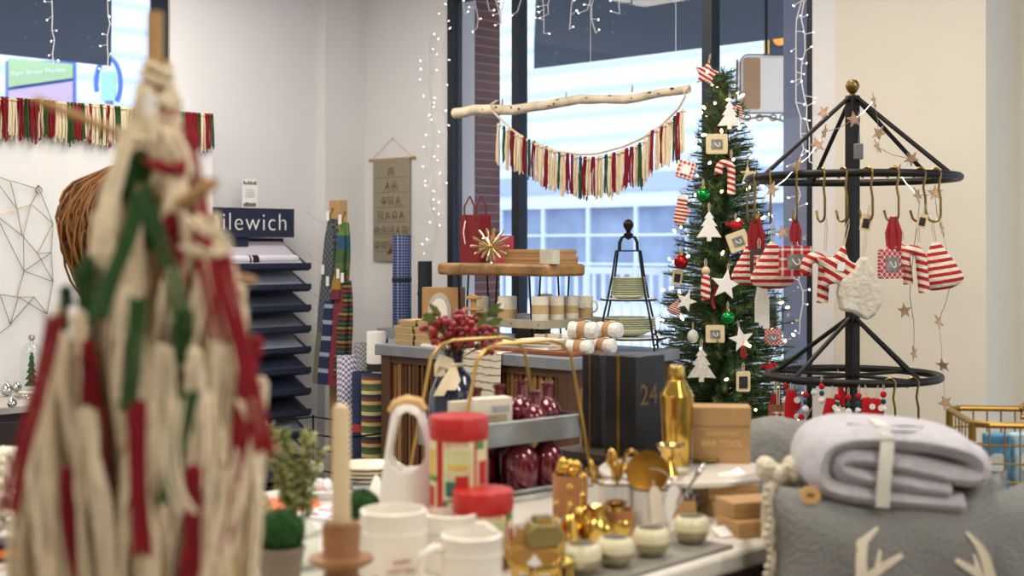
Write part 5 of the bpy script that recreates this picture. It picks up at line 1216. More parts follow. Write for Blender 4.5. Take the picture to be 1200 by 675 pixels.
# long axis: shelf front edge runs from (572,526) to (679,507): far to the window side
f0 = at(566, 498, 2.64); f1 = at(679, 483, 2.81)
ax = Vector((f1.x-f0.x, f1.y-f0.y, 0)); LEN = ax.length+.06; rzc = math.atan2(ax.y, ax.x); 
ctr = Vector(((f0.x+f1.x)/2, (f0.y+f1.y)/2, 0))-ax.normalized()*.03
dv = Vector((-math.sin(rzc), math.cos(rzc), 0)); ctr += dv*.06
zt = EYE-(498-HZ)/F*2.64   # rim height of upper tray
t = thing('tiered_caddy', 'two tier galvanised caddy with arched gold wire ends', 'caddy', Vector((ctr.x, ctr.y, TZ)), rzc)
hl = LEN/2; dw = .065; zz = zt-TZ
def tray(z0, h_):
    b = B(); b.bb(-hl, hl, -dw, dw, z0, z0+.003).bb(-hl, hl, -dw-.002, -dw, z0, z0+h_).bb(-hl, hl, dw, dw+.002, z0, z0+h_).bb(-hl-.002, -hl, -dw, dw, z0, z0+h_).bb(hl, hl+.002, -dw, dw, z0, z0+h_)
    b.tube([(-hl, -dw-.002, z0+h_), (hl, -dw-.002, z0+h_), (hl, dw+.002, z0+h_), (-hl, dw+.002, z0+h_)], .003, 6, closed=True); b.build('tray', GALV, t)
tray(zz-.045, .045); tray(.003, .006)
ztop = EYE-(402-HZ)/F*2.68-TZ
for s_ in (-1, 1):
    y = s_*(dw+.006)
    pts = [(-hl-.03, y, 0), (-hl+.035, y, ztop-.03), (-hl+.06, y, ztop-.008), (-hl+.09, y, ztop)]+[(hl-.09, y, ztop), (hl-.06, y, ztop-.008), (hl-.035, y, ztop-.03), (hl+.03, y, 0)]
    B().tube(pts, .0036, 8).build('gold_frame', mat('brushed_gold_wire', 'b8954e', .35, metal=.9), t)
def con(x, y, z): return Vector((ctr.x, ctr.y, TZ+z))+ax.normalized()*x+dv*y
RG_ = bpy.data.materials.new('ruby_glass'); RG_.use_nodes = True; q = RG_.node_tree.nodes['Principled BSDF']; q.inputs['Base Color'].default_value = lin('64041a'); q.inputs['Roughness'].default_value = .06; q.inputs['Coat Weight'].default_value = 1; q.inputs['Metallic'].default_value = .35
def bottle(label, x, y, z, s=1.0):
    t = thing('ruby_bottle', label, 'bottle', con(x, y, z), 0, 'dark red glass bottles', scale=s)
    B().lathe([(.001, 0), (.026, 0), (.029, .004), (.0295, .045), (.026, .058), (.016, .068), (.0105, .075), (.0105, .098), (.0135, .100), (.0135, .106), (.009, .106), (.008, .075), (.001, .07)], 28, cap=False).build('body', RG_, t)
    return t
us = zz-.042
bottle('red bottle on the caddy upper tray, closest to the black boxes', hl-.035, 0, us)
bottle('red bottle second from the black boxes on the upper tray', hl-.085, .026, us, 1.05)
bottle('red bottle third from the black boxes in front on the upper tray', hl-.098, -.03, us, .9)
bottle('red bottle beside the white card box on the upper tray', hl-.142, .028, us, 1.0)
bottle('red bottle behind the white card box, just its rim above', hl-.20, .032, us, .97)
bottle('red bottle on the lower tray farthest from the tins', hl-.065, -.03, .007, 1.2)
bottle('large red bottle on the lower tray in the middle', hl-.135, -.028, .007, 1.28)
bottle('red bottle on the lower tray beside the tins', hl-.195, .03, .007, 1.2)
bottle('red bottle at the back of the lower tray', hl-.12, .042, .007, 1.25)
tt = thing('card_box', 'white card box with a clear window and silver label on the upper tray', 'box', con(-hl+.115, -.015, us), rzc-.2)
B().bb(-.042, .042, -.018, .018, 0, .088).build('body', mat('ivory_card', 'e2d9c8', .7, var=.03), tt, bev=.002); B().bb(-.028, .028, -.0195, -.018, .01, .055).build('window', mat('kraft_fill', 'bfae8e', .6, var=.3), tt); B().bb(-.004, .034, -.0205, -.0195, .062, .072).build('label', mat('silver_label', 'cfd3dc', .2, metal=.6), tt)
tt = thing('card_box', 'plain ivory card leaning behind the white windowed box', 'box', con(-hl+.075, .015, us), rzc-.1); B().bb(-.035, .03, -.008, .008, 0, .082).build('body', mat('ivory_card2', 'd9ceb8', .7), tt, bev=.001)
tt = thing('glass_candlestick', 'small grey glass candlestick between the tins and red bottles', 'candlestick', tab(592, 632)); B().lathe([(.016, 0), (.017, .004), (.006, .012), (.008, .03), (.005, .045), (.009, .055), (.015, .06), (.015, .068), (.01, .068), (.001, .06)], 20, cap=False).build('body', mat('smoky_glass', '8b9090', .1, metal=.5), tt)
# ---- navy vase with berries
YV = 2.95; p = Vector(((532-600)/F*YV, YV, TZ)); zb = EYE-(427-HZ)/F*YV-TZ; 
t = thing('navy_vase', 'round navy glass vase tied with a cream ribbon', 'vase', p)
B().lathe([(.001, 0), (.035, 0), (.052, .02), (.055, zb-.11), (.052, zb-.06), (.036, zb-.022), (.02, zb-.006), (.019, zb+.02), (.022, zb+.028), (.018, zb+.028), (.016, zb), (.001, zb-.01)], 32, cap=False).build('body', mat('navy_glass', '0f1a33', .06, var=.05, coat=1), t)
b = B(); b.tube([(.021*math.cos(a), .021*math.sin(a), zb) for a in [i*PI/8 for i in range(16)]], .005, 6, closed=True)
b.strip([(0, -.02, zb), (-.03, -.035, zb+.012), (-.04, -.03, zb-.01), (-.018, -.03, zb-.008)], .026, .002, (0, .2, 1)); b.strip([(0, -.02, zb), (-.012, -.045, zb-.03), (-.03, -.055, zb-.062)], [.01, .024, .022], .002); b.strip([(0, -.02, zb), (.006, -.045, zb-.03), (-.004, -.056, zb-.05)], [.01, .02, .02], .002)
b.build('ribbon', mat('cream_ribbon', 'd6c6a4', .7, var=.1), t)
t = thing('berry_bouquet', 'dense bunch of red berries with a few leaves standing in the navy vase', 'bouquet', p)
rnd = random.Random(10); st = B(); bb_ = B(); lf = B(); zc = EYE-(386-HZ)/F*YV-TZ
BER = mat('red_berry', '8d0f1c', .25, var=.3, scale=30, coat=.4)
for i in range(210):
    d = Vector((rnd.uniform(-1, 1), rnd.uniform(-.8, .8), rnd.uniform(-.7, 1)))
    if d.length > 1: continue
    q = Vector((d.x*.088+.012, d.y*.07, zc+d.z*.045-.03*d.x*(1 if d.x > 0 else 0)))
    bb_.sph(q, rnd.uniform(.0055, .0082), 9, 6)
    if i % 3 == 0: st.tube([(0, 0, zb), (q.x*.4, q.y*.4, zb+(q.z-zb)*.5), q], .0012, 4)
for i in range(16):
    a = rnd.uniform(0, 2*PI); q = Vector((.06*math.cos(a)+.015, .05*math.sin(a)-.02, zc+rnd.uniform(-.03, .05))); d = Vector((math.cos(a), -.3, rnd.uniform(-.2, .8))).normalized(); lf.strip([q, q+d*.016, q+d*.034], [.004, .016, .003], .0008, d.cross(Vector((0, 1, .2))))
st.build('stems', mat('twig_brown', '6d4c2c', .8), t); bb_.build('berries', BER, t); lf.build('leaves', mat('berry_leaf', '5d6f2c', .6, var=.2), t)
# ================================================================ BLACK "24" BOXES
YB = 2.88
def blackbox(label, px0, px1, py0, pyb, Y, dep, num=False):
    p0, p1 = at(px0, pyb, Y), at(px1, pyb, Y); w_ = p1.x-p0.x; z0 = TZ+.045; h_ = EYE-(py0-HZ)/F*Y-z0
    rz = -.52
    t = thing('calendar_box', label, 'box', Vector((p0.x, Y, z0)), rz, 'black gift calendar boxes')
    return t, w_, h_
# platform the boxes stand on
KB = mat('black_card', '1b1a1c', .33, var=.1)
def kbox(label, px_edge, Y, wf_, wr_, h_, num):
    """vertical near edge at px_edge; front face runs to the left-far, side face to the right-far"""
    c = Vector(((px_edge-600)/F*Y, Y, TZ+.05)); t = thing('calendar_box', label, 'box', c, RZ, 'black gift calendar boxes')
    B().bb(-wf_, 0, 0, wr_, 0, h_).build('body', KB, t, bev=.002)
    B().bb(-wf_*.58, -wf_*.5, -.0015, 0, 0, h_).build('gold_stripe', mat('gold_foil', 'a07a35', .3, metal=.9), t)
    B().bb(-wf_*.58, -wf_*.5, 0, wr_, h_, h_+.0012).build('gold_stripe', mat('gold_foil', 'a07a35', .3, metal=.9), t)
    if num: text('24', .062, mat('gold_print', '7d6238', .4, metal=.6), t, (.0012, wr_*.42, h_*.6), rot=(PI/2, 0, PI/2), ext=.0006)
    return t
kbox('big black calendar box with gold 24 on its side, nearest the gold shaker', 745, 2.85, .085, .10, .212, True)
kbox('thin black box with gold stripe standing beside the big 24 box', 703, 2.99, .052, .07, .205, False)
c = Vector(((745-600)/F*2.85, 2.85, TZ)); t = thing('wooden_riser', 'low dark wooden riser under the black calendar boxes', 'riser', c+Vector((-.0, .0, 0)), RZ)
B().bb(-.22, .02, -.02, .16, .036, .05).bb(-.22, -.20, -.02, .16, 0, .036).bb(0, .02, -.02, .16, 0, .036).build('board', mat('dark_riser_wood', '3a2c20', .6, var=.2), t)
# ================================================================ MARBLE CAKE STAND with shaker etc
YS = 2.62; zs = EYE-(548-HZ)/F*YS; ps = Vector(((800-600)/F*YS, YS, TZ)); hs = zs-TZ
t = thing('marble_cake_stand', 'round white marble cake stand on a metal stem', 'cake stand', ps)
B().lathe([(.001, hs-.012), (.158, hs-.012), (.161, hs-.009), (.161, hs-.003), (.158, hs), (.001, hs)], 48, cap=False).build('top', MARB, t)
B().lathe([(.055, 0), (.055, .004), (.012, .01), (.009, hs-.02), (.03, hs-.014)], 24).build('stem', SILVER, t)
def ons(px, py): p = onz(px, py, zs); return p
GP = mat('shaker_gold', 'c9a553', .16, metal=1, var=.03)
t = thing('cocktail_shaker', 'tall polished gold cocktail shaker on the marble stand', 'shaker', ons(793, 545))
k = ons(793, 545).y/F; r = 19*k; h_ = 117*k
B().lathe([(.001, 0), (r*.8, 0), (r*.84, .003), (r, h_*.55), (r*1.03, h_*.66), (r*1.05, h_*.70)], 36).build('cup', GP, t)
B().lathe([(r*1.05, h_*.70), (r*1.0, h_*.72), (r*.56, h_*.84), (r*.54, h_*.85)], 36).build('shoulder', GP, t)
B().lathe([(r*.5, h_*.85), (r*.52, h_*.855), (r*.48, h_*.985), (r*.42, h_), (.001, h_)], 36, cap=False).build('cap', GP, t)
pj = ons(785, 556); t = thing('jigger', 'gold and silver double cone jigger in front of the shaker', 'jigger', pj)
B().lathe([(.018, 0), (.005, .026), (.012, .034), (.026, .056), (.0245, .056), (.004, .03), (.001, .03)], 28, cap=False).build('cup', GP, t)
B().lathe([(.0262, .052), (.0268, .057), (.0245, .057), (.024, .053)], 28, cap=False).build('rim', SILVER, t)
B().tube([(-.02, 0, .035), (-.06, .005, .036)], .0022, 6).build('arm', GP, t)
pd = ons(827, 541); t = thing('gold_dish', 'shallow gold leaf dish with gold pieces on the marble stand', 'dish', pd)
B().lathe([(.012, 0), (.03, .004), (.034, .009), (.032, .009), (.001, .004)], 28, cap=False).build('dish', GP, t)
b = B(); rnd = random.Random(4)
for i in range(9): a = i*.7; b.sph((.014*math.cos(a), .010*math.sin(a), .009), .006, 8, 6, (1.3, .8, .6))
b.build('gold_pieces', GP, t)
pb_ = Vector(((846-600)/F*2.70, 2.70, zs)); kk = 2.66/F
t = thing('tool_box', 'lidded kraft box with gold lettering on the marble stand', 'box', pb_, -.10)
B().bb(-34*kk, 32*kk, -.03, .035, 0, 48*kk).build('base', KRAFT, t, bev=.001); B().bb(-35*kk, 33*kk, -.032, .037, 44*kk, 66*kk).build('lid', KRAFT, t, bev=.001)
GL = mat('pale_gold_print', 'e0bd78', .5, metal=0, var=0)
text('FRUSTRATED', 6.5*kk, GL, t, (-1*kk, -.0305, 34*kk)); text('BAR TOOL', 10*kk, GL, t, (-1*kk, -.0305, 23*kk))
# ---- ribbed pots with cutlery
RIB = mat('ribbed_white_tin', 'd9d6cc', .45, var=.04)
def ribpot(label, p, r, h_, seed, plate=False):
    t = thing('ribbed_tin_pot', label, 'pot', p, 0); n = 60; vs = []; fs = []
    pr = [(1, 0), (1.02, .3), (1.05, 1)]
    for f, z in pr:
        for i in range(n): a = 2*PI*i/n; q = r*f*(1+.025*math.cos(20*a)); vs.append((q*math.cos(a), q*math.sin(a), z*h_))
    for f, z in reversed(pr):
        for i in range(n): a = 2*PI*i/n; q = r*(f-.06); vs.append((q*math.cos(a), q*math.sin(a), max(.003, z*h_)))
    for j in range(5):
        for i in range(n): fs.append((j*n+i, j*n+(i+1) % n, (j+1)*n+(i+1) % n, (j+1)*n+i))
    fs.append(tuple(reversed(range(n)))); fs.append(tuple(range(5*n, 6*n)))
    B().put(vs, fs).build('body', RIB, t); B().tube([(r*1.05*math.cos(a), r*1.05*math.sin(a), h_) for a in [i*PI/12 for i in range(24)]], .0015, 6, closed=True).build('rim', BLACK, t)
    B().tube(arc(0, h_*.9, r*1.25, 20, 160, 10), .002, 5).build('bail', SILVER, t) if plate else None
    return t
def utensil(label, base, d, L_, kind, m):
    t = thing(kind, label, 'utensil', base, 0, 'gold bar utensils in the ribbed pots'); d = Vector(d).normalized(); e = d*L_
    B().tube([(0, 0, 0), e*.5, e], [.002, .0022, .0028], 6).build('handle', m, t)
    b = B(); b.M = Matrix.Translation(e) @ d.to_track_quat('Z', 'Y').to_matrix().to_4x4()
    if 'spoon' in kind: b.sph((0, 0, .012), .014, 14, 9, (.8, .35, 1.1))
    elif 'strainer' in kind: b.tube([(.02*math.cos(a), 0, .018+.02*math.sin(a)) for a in [i*PI/8 for i in range(16)]], .004, 6, closed=True)
    else: b.lathe([(.006, 0), (.011, .012), (.007, .03), (.001, .034)], 12)
    b.build('head', m, t)
p1 = tab(722, 622); ribpot('ribbed white tin pot with gold utensils behind the wooden candle cup', p1, .036, .085, 1)
p2 = tab(764, 626); ribpot('ribbed white tin pot with hanging paper tags beside the cake stand', p2, .032, .080, 2, True)
for i, (dx, dy, d, L_, kd, lb) in enumerate(((-.015, 0, (-.25, 0, 1), .095, 'bar_spoon', 'gold spoon leaning over the black riser side of the pot'), (0, .008, (-.05, .1, 1), .10, 'bottle_opener', 'gold bottle opener upright in the utensil pot'), (.01, 0, (.15, .1, 1), .095, 'bar_strainer', 'gold strainer ring in the utensil pot'), (.016, -.008, (.35, -.05, 1), .09, 'bar_spoon', 'gold spoon tilted towards the round gold plate'), (0, -.012, (.0, -.1, 1), .085, 'bottle_opener', 'short gold opener at the front of the utensil pot'))):
    utensil(lb, p1+Vector((dx, dy, .006)), d, L_, kd, GP)
b_ = thing('shell_filler', 'white shells filling the mouth of the utensil pot', 'shells', p1+Vector((0, 0, .004))); b = B()
for i in range(9): a = i*.75; b.sph((.018*math.cos(a), .018*math.sin(a), .070), .011, 8, 6)
b.lathe([(.03, 0), (.031, .066), (.001, .07)], 20, cap=False); q = b.build('shells', mat('shell_white', 'e6e0d0', .4), b_)
t = thing('gold_tray_round', 'round gold tray standing upright in the ribbed pot with tags', 'tray', p2+Vector((-.008, 0, .082)), .1)
b = B(); b.M = Matrix.Translation((0, 0, .024)) @ Matrix.Rotation(PI/2-.12, 4, 'X'); b.lathe([(.001, 0), (.034, 0), (.036, .003), (.037, .005), (.034, .0035), (.001, .0025)], 32, cap=False); b.build('plate', mat('antique_gold', 'a8792f', .25, metal=1, var=.25, scale=30), t)
for i, (dx, tl) in enumerate(((.000, .10), (.026, -.30))):
    t = thing('paper_tag', ['cream paper tag hanging straight on the ribbed pot', 'white paper tag slanting on the ribbed pot'][i], 'tag', p2+Vector((dx+.010*i, -.038+.006*i, .088)), 0, rot=(0, tl*-1, 0))
    B().prism([(-.009, -.008), (-.005, 0), (.005, 0), (.009, -.008), (.012, -.062), (-.010, -.062)], .0012).build('card', PAPER if i else mat('cream_tag', 'e6dcc6', .8), t); B().tube([(0, 0, -.004), (0, .012, .008)], .0008, 4).build('string', ropeM, t)
utensil('silver bar spoon handle sticking out below the cake stand', p2+Vector((.015, 0, .006)), (.65, 0, 1), .11, 'bar_spoon', SILVER)
for i, (px, py, r, h_, lb) in enumerate(((717, 622, .033, .052, 'terracotta wooden cup beside the gold bells'), (668, 600, .032, .075, 'taller copper brown cup behind the gold bells'))):
    p = tab(px, py+4); t = thing('wooden_cup', lb, 'cup', p+Vector((-.0, -.045*(i == 0), 0)))
    B().lathe([(.001, 0), (r*.9, 0), (r, .006), (r, h_), (r-.003, h_), (r-.004, .008), (.001, .006)], 28, cap=False).build('body', mat('terracotta_wood', 'a86f45', .6, var=.12), t)
    if i: 
        b = B(); rnd = random.Random(3)
        for k_ in range(8): b.sph((rnd.uniform(-.018, .018), rnd.uniform(-.012, .012), h_+.004+rnd.uniform(0, .02)), .010, 10, 7)
        tt = thing('gold_bauble_pile', 'small gold shapes heaped in the copper brown cup', 'ornaments', p+Vector((0, 0, .0))); b.lathe([(.02, .008), (.025, h_)], 12); b.build('shapes', GP, tt)
# ---- slate tray + tea light votives
vt = [(682, 672), (721, 664), (763, 652), (810, 637)]
pa, pb2 = tab(688, 678), tab(820, 640); dr = Vector((pb2.x-pa.x, pb2.y-pa.y, 0)); rzt = math.atan2(dr.y, dr.x); mid = (pa+pb2)/2
t = thing('slate_tray', 'thin grey slate tray under the row of votive bowls', 'tray', Vector((mid.x, mid.y, TZ)), rzt)
B().bb(-.17, .17, -.05, .045, 0, .006).build('slab', mat('grey_slate', '7f7c74', .45, var=.15), t, bev=.001)
VC = mat('votive_cream', 'd9d2ae', .3, var=.05, coat=.4); VG = mat('votive_silver', 'b9b08c', .25, metal=.6, var=.15)
lb = ['first votive bowl of the row, nearest the gold figurines', 'second votive bowl of the row before the gold bells', 'third votive bowl of the row in front of the tagged pot', 'last votive bowl of the row, nearest the kraft boxes']
for i, (px, py) in enumerate(vt):
    p = onz(px, py-1, TZ+.006); t = thing('votive_bowl', lb[i], 'votive', p, 0, 'round votive bowls on the slate tray')
    B().lathe([(.001, 0), (.016, 0), (.024, .007), (.029, .017), (.0295, .022)], 32, cap=False).build('base', VG, t)
    B().lathe([(.0295, .022), (.0295, .031), (.0265, .040), (.0225, .044), (.0205, .044), (.022, .038), (.024, .028), (.022, .012), (.001, .006)], 32, cap=False).build('bowl', VC, t)
    B().lathe([(.001, .036), (.0208, .036), (.0208, .0425), (.001, .0425)], 28, cap=False).build('dark_opening', mat('opening_shade', '4b4638', .6, var=.15), t)  # raised dark disc, its colour stands in for shade inside the opening
# ---- gold bells / figurines
for i, (px, py, s, lb_) in enumerate(((668, 640, 1.3, 'gold bell with long stem nearest the red bottles'), (683, 634, 1.45, 'gold bell with ball handle in the middle of the bells'), (652, 650, 1.1, 'gold bell furthest from the votive bowls'), (706, 622, 1.1, 'gold bell by the terracotta cup'))):
    t = thing('gold_bell', lb_, 'bell', tab(px, py), 0, 'gold hand bells', scale=s)
    B().lathe([(.020, 0), (.021, .004), (.017, .012), (.014, .028), (.008, .040), (.001, .042)], 24, cap=False).build('bell', GP, t); B().lathe([(.004, .035), (.0025, .05), (.004, .053), (.002, .056), (.0018, .072), (.0045, .075), (.001, .079)], 14).build('handle', GP, t)
for i, (px, py, lb_) in enumerate(((722, 634, 'gold salt pot with flared rim between bells and votives'), (700, 640, 'gold salt pot lower beside the votive row'))):
    t = thing('gold_pot', lb_, 'pot', tab(px, py), 0, scale=1.4); B().lathe([(.012, 0), (.018, .012), (.019, .024), (.010, .036), (.010, .042), (.015, .047), (.013, .047), (.001, .04)], 24, cap=False).build('body', GP, t)
# ---- gold gem box & kraft box with white diamonds
t = thing('kraft_box', 'open kraft box with white triangle print beside the low red tin', 'box', tab(632, 672), -.25)
B().bb(-.036, .04, -.03, .03, 0, .042).build('body', mat('golden_kraft', 'a97d3c', .6, var=.1), t, bev=.001); B().prism([(-.026, .004), (.0, .036), (.024, .004)], .0012, y=-.0306).build('white_triangle', PAPER, t)
B().prism([(-.038, .042), (-.030, .075), (.002, .05)], .0015, y=-.02).build('flap', mat('golden_kraft', 'a97d3c'), t)
t = thing('soap_block', 'faceted olive gold block resting on the open kraft box', 'block', tab(632, 672)+Vector((.004, -.006, .042)), .25)
B().prism([(-.024, 0), (.026, 0), (.03, .022), (.018, .036), (-.016, .036), (-.028, .024)], .04).build('block', mat('olive_gold', '8f8350', .35, metal=.4, var=.15), t, bev=.003); B().prism([(-.014, .0), (.014, .0), (.012, .008), (-.012, .008)], .03, z=.0365).build('gold_lid', GP, t)
for i, (px, py, lb_) in enumerate(((640, 690, 'gold reindeer figurine in front of the kraft box'), (662, 682, 'gold reindeer figurine by the first votive'), (612, 688, 'gold reindeer figurine beside the low tin'))):
    t = thing('reindeer_figurine', lb_, 'figurine', tab(px, py), [0, .8, 2.6][i], 'gold reindeer figurines')
    b = B()
    b.tube([(-.016, 0, .026), (0, 0, .028), (.014, 0, .029), (.022, 0, .042), (.028, 0, .043)], [.006, .0075, .007, .004, .003], 8)
    for x in (-.014, .012):
        for y in (-.004, .004): b.tube([(x, y, .026), (x-.001, y, .013), (x+.001, y, 0)], [.003, .0018, .002], 6)
    for y in (-1, 1): b.tube([(.022, y*.002, .046), (.018, y*.008, .058), (.022, y*.012, .066)], .0014, 5).tube([(.019, y*.007, .056), (.026, y*.009, .061)], .0012, 5)
    b.build('body', GP, t)
# ---- kraft gift boxes near far corner
def kb(label, px, py, z, w_, d_, h_, rz): 
    t = thing('kraft_gift_box', label, 'box', onz(px, py, TZ)+Vector((0, 0, z)), rz, 'kraft gift boxes by the table corner')
    B().bb(-w_/2, w_/2, -d_/2, d_/2, 0, h_).build('body', KRAFT, t, bev=.001); B().bb(-w_/2-.001, w_/2+.001, -d_/2-.001, d_/2+.001, h_*.55, h_+.001).build('lid', KRAFT, t, bev=.001); return t
kb('bottom kraft gift box at the rounded table corner', 884, 624, 0, .105, .075, .026, .35)
kb('kraft gift box on top of the bottom one at the table corner', 880, 621, .028, .10, .07, .026, .30)
kb('kraft gift box lying beside the corner pair under the windowed lid', 854, 601, 0, .085, .07, .028, .2)
t = kb('kraft gift box with a dark clear window in its lid', 852, 600, .030, .095, .07, .024, .22); B().bb(-.035, .035, -.024, .024, .0252, .0262).build('lid_window', mat('dark_window', '3b3a38', .15), t)
0 and kb('kraft gift box under the windowed one, second in its stack', 838, 599, .0295, .09, .07, .025, .18)
t = thing('tissue_cloth', 'white paper tissue spilling from under the cake stand rim', 'tissue', tab(846, 594)+Vector((-.0, -.03, .058)), .3, scale=.6)
B().strip([(-.05, -.02, 0), (-.02, -.03, .014), (.02, -.02, .012), (.06, .0, .022), (.075, .03, .018)], [.01, .04, .05, .05, .03], .002, (0, 1, .3)).build('tissue', PAPER, t)
t = thing('tea_light_glass', 'tiny glass vial behind the last votive bowl', 'vial', tab(812, 604)); B().lathe([(.001, 0), (.010, 0), (.011, .02), (.006, .03), (.007, .036), (.001, .036)], 16, cap=False).build('vial', SILVER, t)
t = thing('small_card', 'small white printed card leaning flat by the last votive', 'card', tab(850, 628), .5); B().box(0, 0, .008, .04, .03, .0015, rx=.4).build('card', PAPER, t)
kb('tiny kraft box between tagged pot and stack', 800, 606, 0, .04, .04, .03, 0)
# ================================================================ BENCH WITH CUSHIONS
t = thing('display_bench', 'plain taupe display bench carrying the cushions beside the marble table', 'bench', RW(4.965, -3.62, 0), RZ)
B().bb(0, .75, 0, 1.15, .56, .60).build('seat', GREYW, t, bev=.004)
for x in (.03, .67):
    for y in (.03, 1.07): B().bb(x, x+.05, y, y+.05, 0, .56).build('leg', GREYW, t)
def pillow_mesh(w_, h_, d_, n=22, seed=0, sagt=.02):
    rnd = random.Random(seed); vs = []; fs = []
    def P_(i, j, s):
        u = i/n*2-1; v = j/n*2-1; e = (1-u**4)*(1-v**4); th = d_/2*max(0, e)**.5
        x = u*w_/2*(1-.05*(1-v*v)*abs(u)); z = (v+1)/2*h_-(sagt*(1-u*u) if v > 0 else 0)*max(0, v)
        return (x+.003*math.sin(9*v+u*3), s*(th+.004*math.sin(u*7+v*5+seed)*e), z+.003*math.sin(8*u))
    for s in (-1, 1):
        for j in range(n+1):
            for i in range(n+1): vs.append(P_(i, j, s))
    N_ = (n+1)**2
    for s in (0, 1):
        for j in range(n):
            for i in range(n):
                a = s*N_+j*(n+1)+i; q = (a, a+1, a+n+2, a+n+1); fs.append(q if s == 0 else tuple(reversed(q)))
    for i in range(n):
        for a, b_ in (((0, i), (0, i+1)), ((n, i+1), (n, i))):
            p_, q_ = a[0]*(n+1)+a[1], b_[0]*(n+1)+b_[1]; fs.append((p_, q_, q_+N_, p_+N_))
        for a, b_ in (((i+1, 0), (i, 0)), ((i, n), (i+1, n))):
            p_, q_ = a[0]*(n+1)+a[1], b_[0]*(n+1)+b_[1]; fs.append((p_, q_, q_+N_, p_+N_))
    return B().put(vs, fs)
KN = banded('grey_knit', ['5b5d5b', '8b8c88', '6f706d', '9a9a94'], axis=((130, 0, 130), (-130, 0, 130)), kind='plaid', rough=.95, bump=.5)
YP = 2.14; xl = (908-600)/F*YP; xr = (1178-600)/F*YP; pw = xr-xl; ph = EYE-(570-HZ)/F*YP-.60
t = thing('antler_cushion', 'grey woven cushion with cream antler motif and a small wooden button', 'cushion', Vector(((xl+xr)/2, YP+.03, .60)), 0)
pillow_mesh(pw, ph, .15, seed=1).build('cover', KN, t)
def yface(x, z):
    u = 2*x/pw; v = 2*z/ph-1; return -(.15/2*max(0, (1-u**4)*(1-v**4))**.5)-.004
AN = mat('cream_felt_motif', 'e6dcc4', .95, var=.06, bump=.2)
def patch(pts2, w_):
    P_ = [Vector((x, yface(x, z), z)) for x, z in pts2]; return P_
def loc(px, py): return ((px-600)/F*(YP-.03)-(xl+xr)/2, EYE-(py-HZ)/F*(YP-.03)-.60)
def branch(b, pts, ws):
    q = [loc(*p) for p in pts]; fine = []; fw = []
    for (a, c), (wa, wb) in zip(zip(q, q[1:]), zip(ws, ws[1:])):
        for k in range(4): f = k/4; fine.append((a[0]+(c[0]-a[0])*f, a[1]+(c[1]-a[1])*f)); fw.append(wa+(wb-wa)*f)
    fine.append(q[-1]); fw.append(ws[-1]); P_ = patch(fine, fw)
    vs = []; fs = []
    for i, p_ in enumerate(P_):
        tg = (P_[min(i+1, len(P_)-1)]-P_[max(0, i-1)]).normalized(); sd = tg.cross(Vector((0, 1, 0))).normalized()
        for s_ in (-1, 1):
            for o_ in (0, -.004): vs.append(p_+sd*fw[i]*s_*.5*.00134*1.0+Vector((0, o_+.003, 0)))
    for i in range(len(P_)-1):
        k = 4*i; fs += [(k+1, k+3, k+7, k+5), (k, k+1, k+5, k+4), (k+2, k+6, k+7, k+3), (k, k+4, k+6, k+2)]
    fs += [(0, 2, 3, 1), (4*len(P_)-4, 4*len(P_)-3, 4*len(P_)-1, 4*len(P_)-2)]
    b.put(vs, fs)
b = B(); branch(b, [(1005, 720), (1006, 690), (1006, 650), (1010, 632), (1027, 617)], [16, 14, 12, 9, 3]); branch(b, [(1010, 676), (1030, 662), (1054, 648)], [11, 9, 5]); branch(b, [(1024, 666), (1028, 642)], [7, 3]); branch(b, [(1004, 640), (1004, 630)], [7, 3]); branch(b, [(1006, 700), (1040, 690), (1075, 675)], [12, 10, 5])
b.build('antler', AN, t)
b = B(); branch(b, [(1172, 720), (1165, 690), (1152, 650), (1145, 638), (1131, 623)], [16, 14, 11, 8, 3]); branch(b, [(1164, 690), (1140, 668), (1117, 654)], [11, 9, 6]); branch(b, [(1146, 672), (1139, 649)], [7, 3]); b.build('antler', AN, t)
x, z = loc(953, 583); B().prism([(math.cos(2*PI*i/16)*(.016+.002*(i % 2)), math.sin(2*PI*i/16)*(.0135+.002*(i % 2))) for i in range(16)], .003, x=x, y=yface(x, z)-.004, z=z).build('wooden_button', mat('birch_button', 'd7ab70', .6, var=.08), t, bev=.0008)
B().bb(x-.006, x+.006, yface(x, z)-.0065, yface(x, z)-.0055, z-.003, z+.003).build('engraving', mat('burnt_mark', '8a5a34', .8), t)
b = B()   # cream crochet edging
pts = [(-pw/2+.0+.004*math.sin(i*1.3), .0+.003*math.cos(i*1.7), ph*i/30) for i in range(31)]
b.tube(pts, .006, 8)
for i in range(30): b.sph((-pw/2-.006+.004*math.sin(i*1.3), -.004, ph*(i+.5)/30), .005, 7, 5)
b.build('crochet_edge', mat('crochet_cream', 'd9d0b8', .95, var=.15, bump=.6, scale=50), t)
t = thing('grey_cushion', 'plain grey cushion standing behind the antler cushion', 'cushion', Vector(((xl+xr)/2+.06, YP+.19, .60)), 0)
pillow_mesh(pw*.95, ph*.95, .14, seed=2).build('cover', KN, t)
t = thing('grey_cushion', 'grey ribbed cushion leaning beside the antler cushion at the frame edge', 'cushion', Vector((xr+.10, YP+.14, .60)), .35, rot=(0, -.15, .35))
pillow_mesh(.36, ph*1.0, .13, seed=3).build('cover', KN, t)
t = thing('grey_cushion', 'third grey cushion at the back of the bench under the folded blanket', 'cushion', Vector(((xl+xr)/2+.14, YP+.32, .60)), 0)
pillow_mesh(pw*.9, ph*.92, .12, seed=5).build('cover', KN, t)
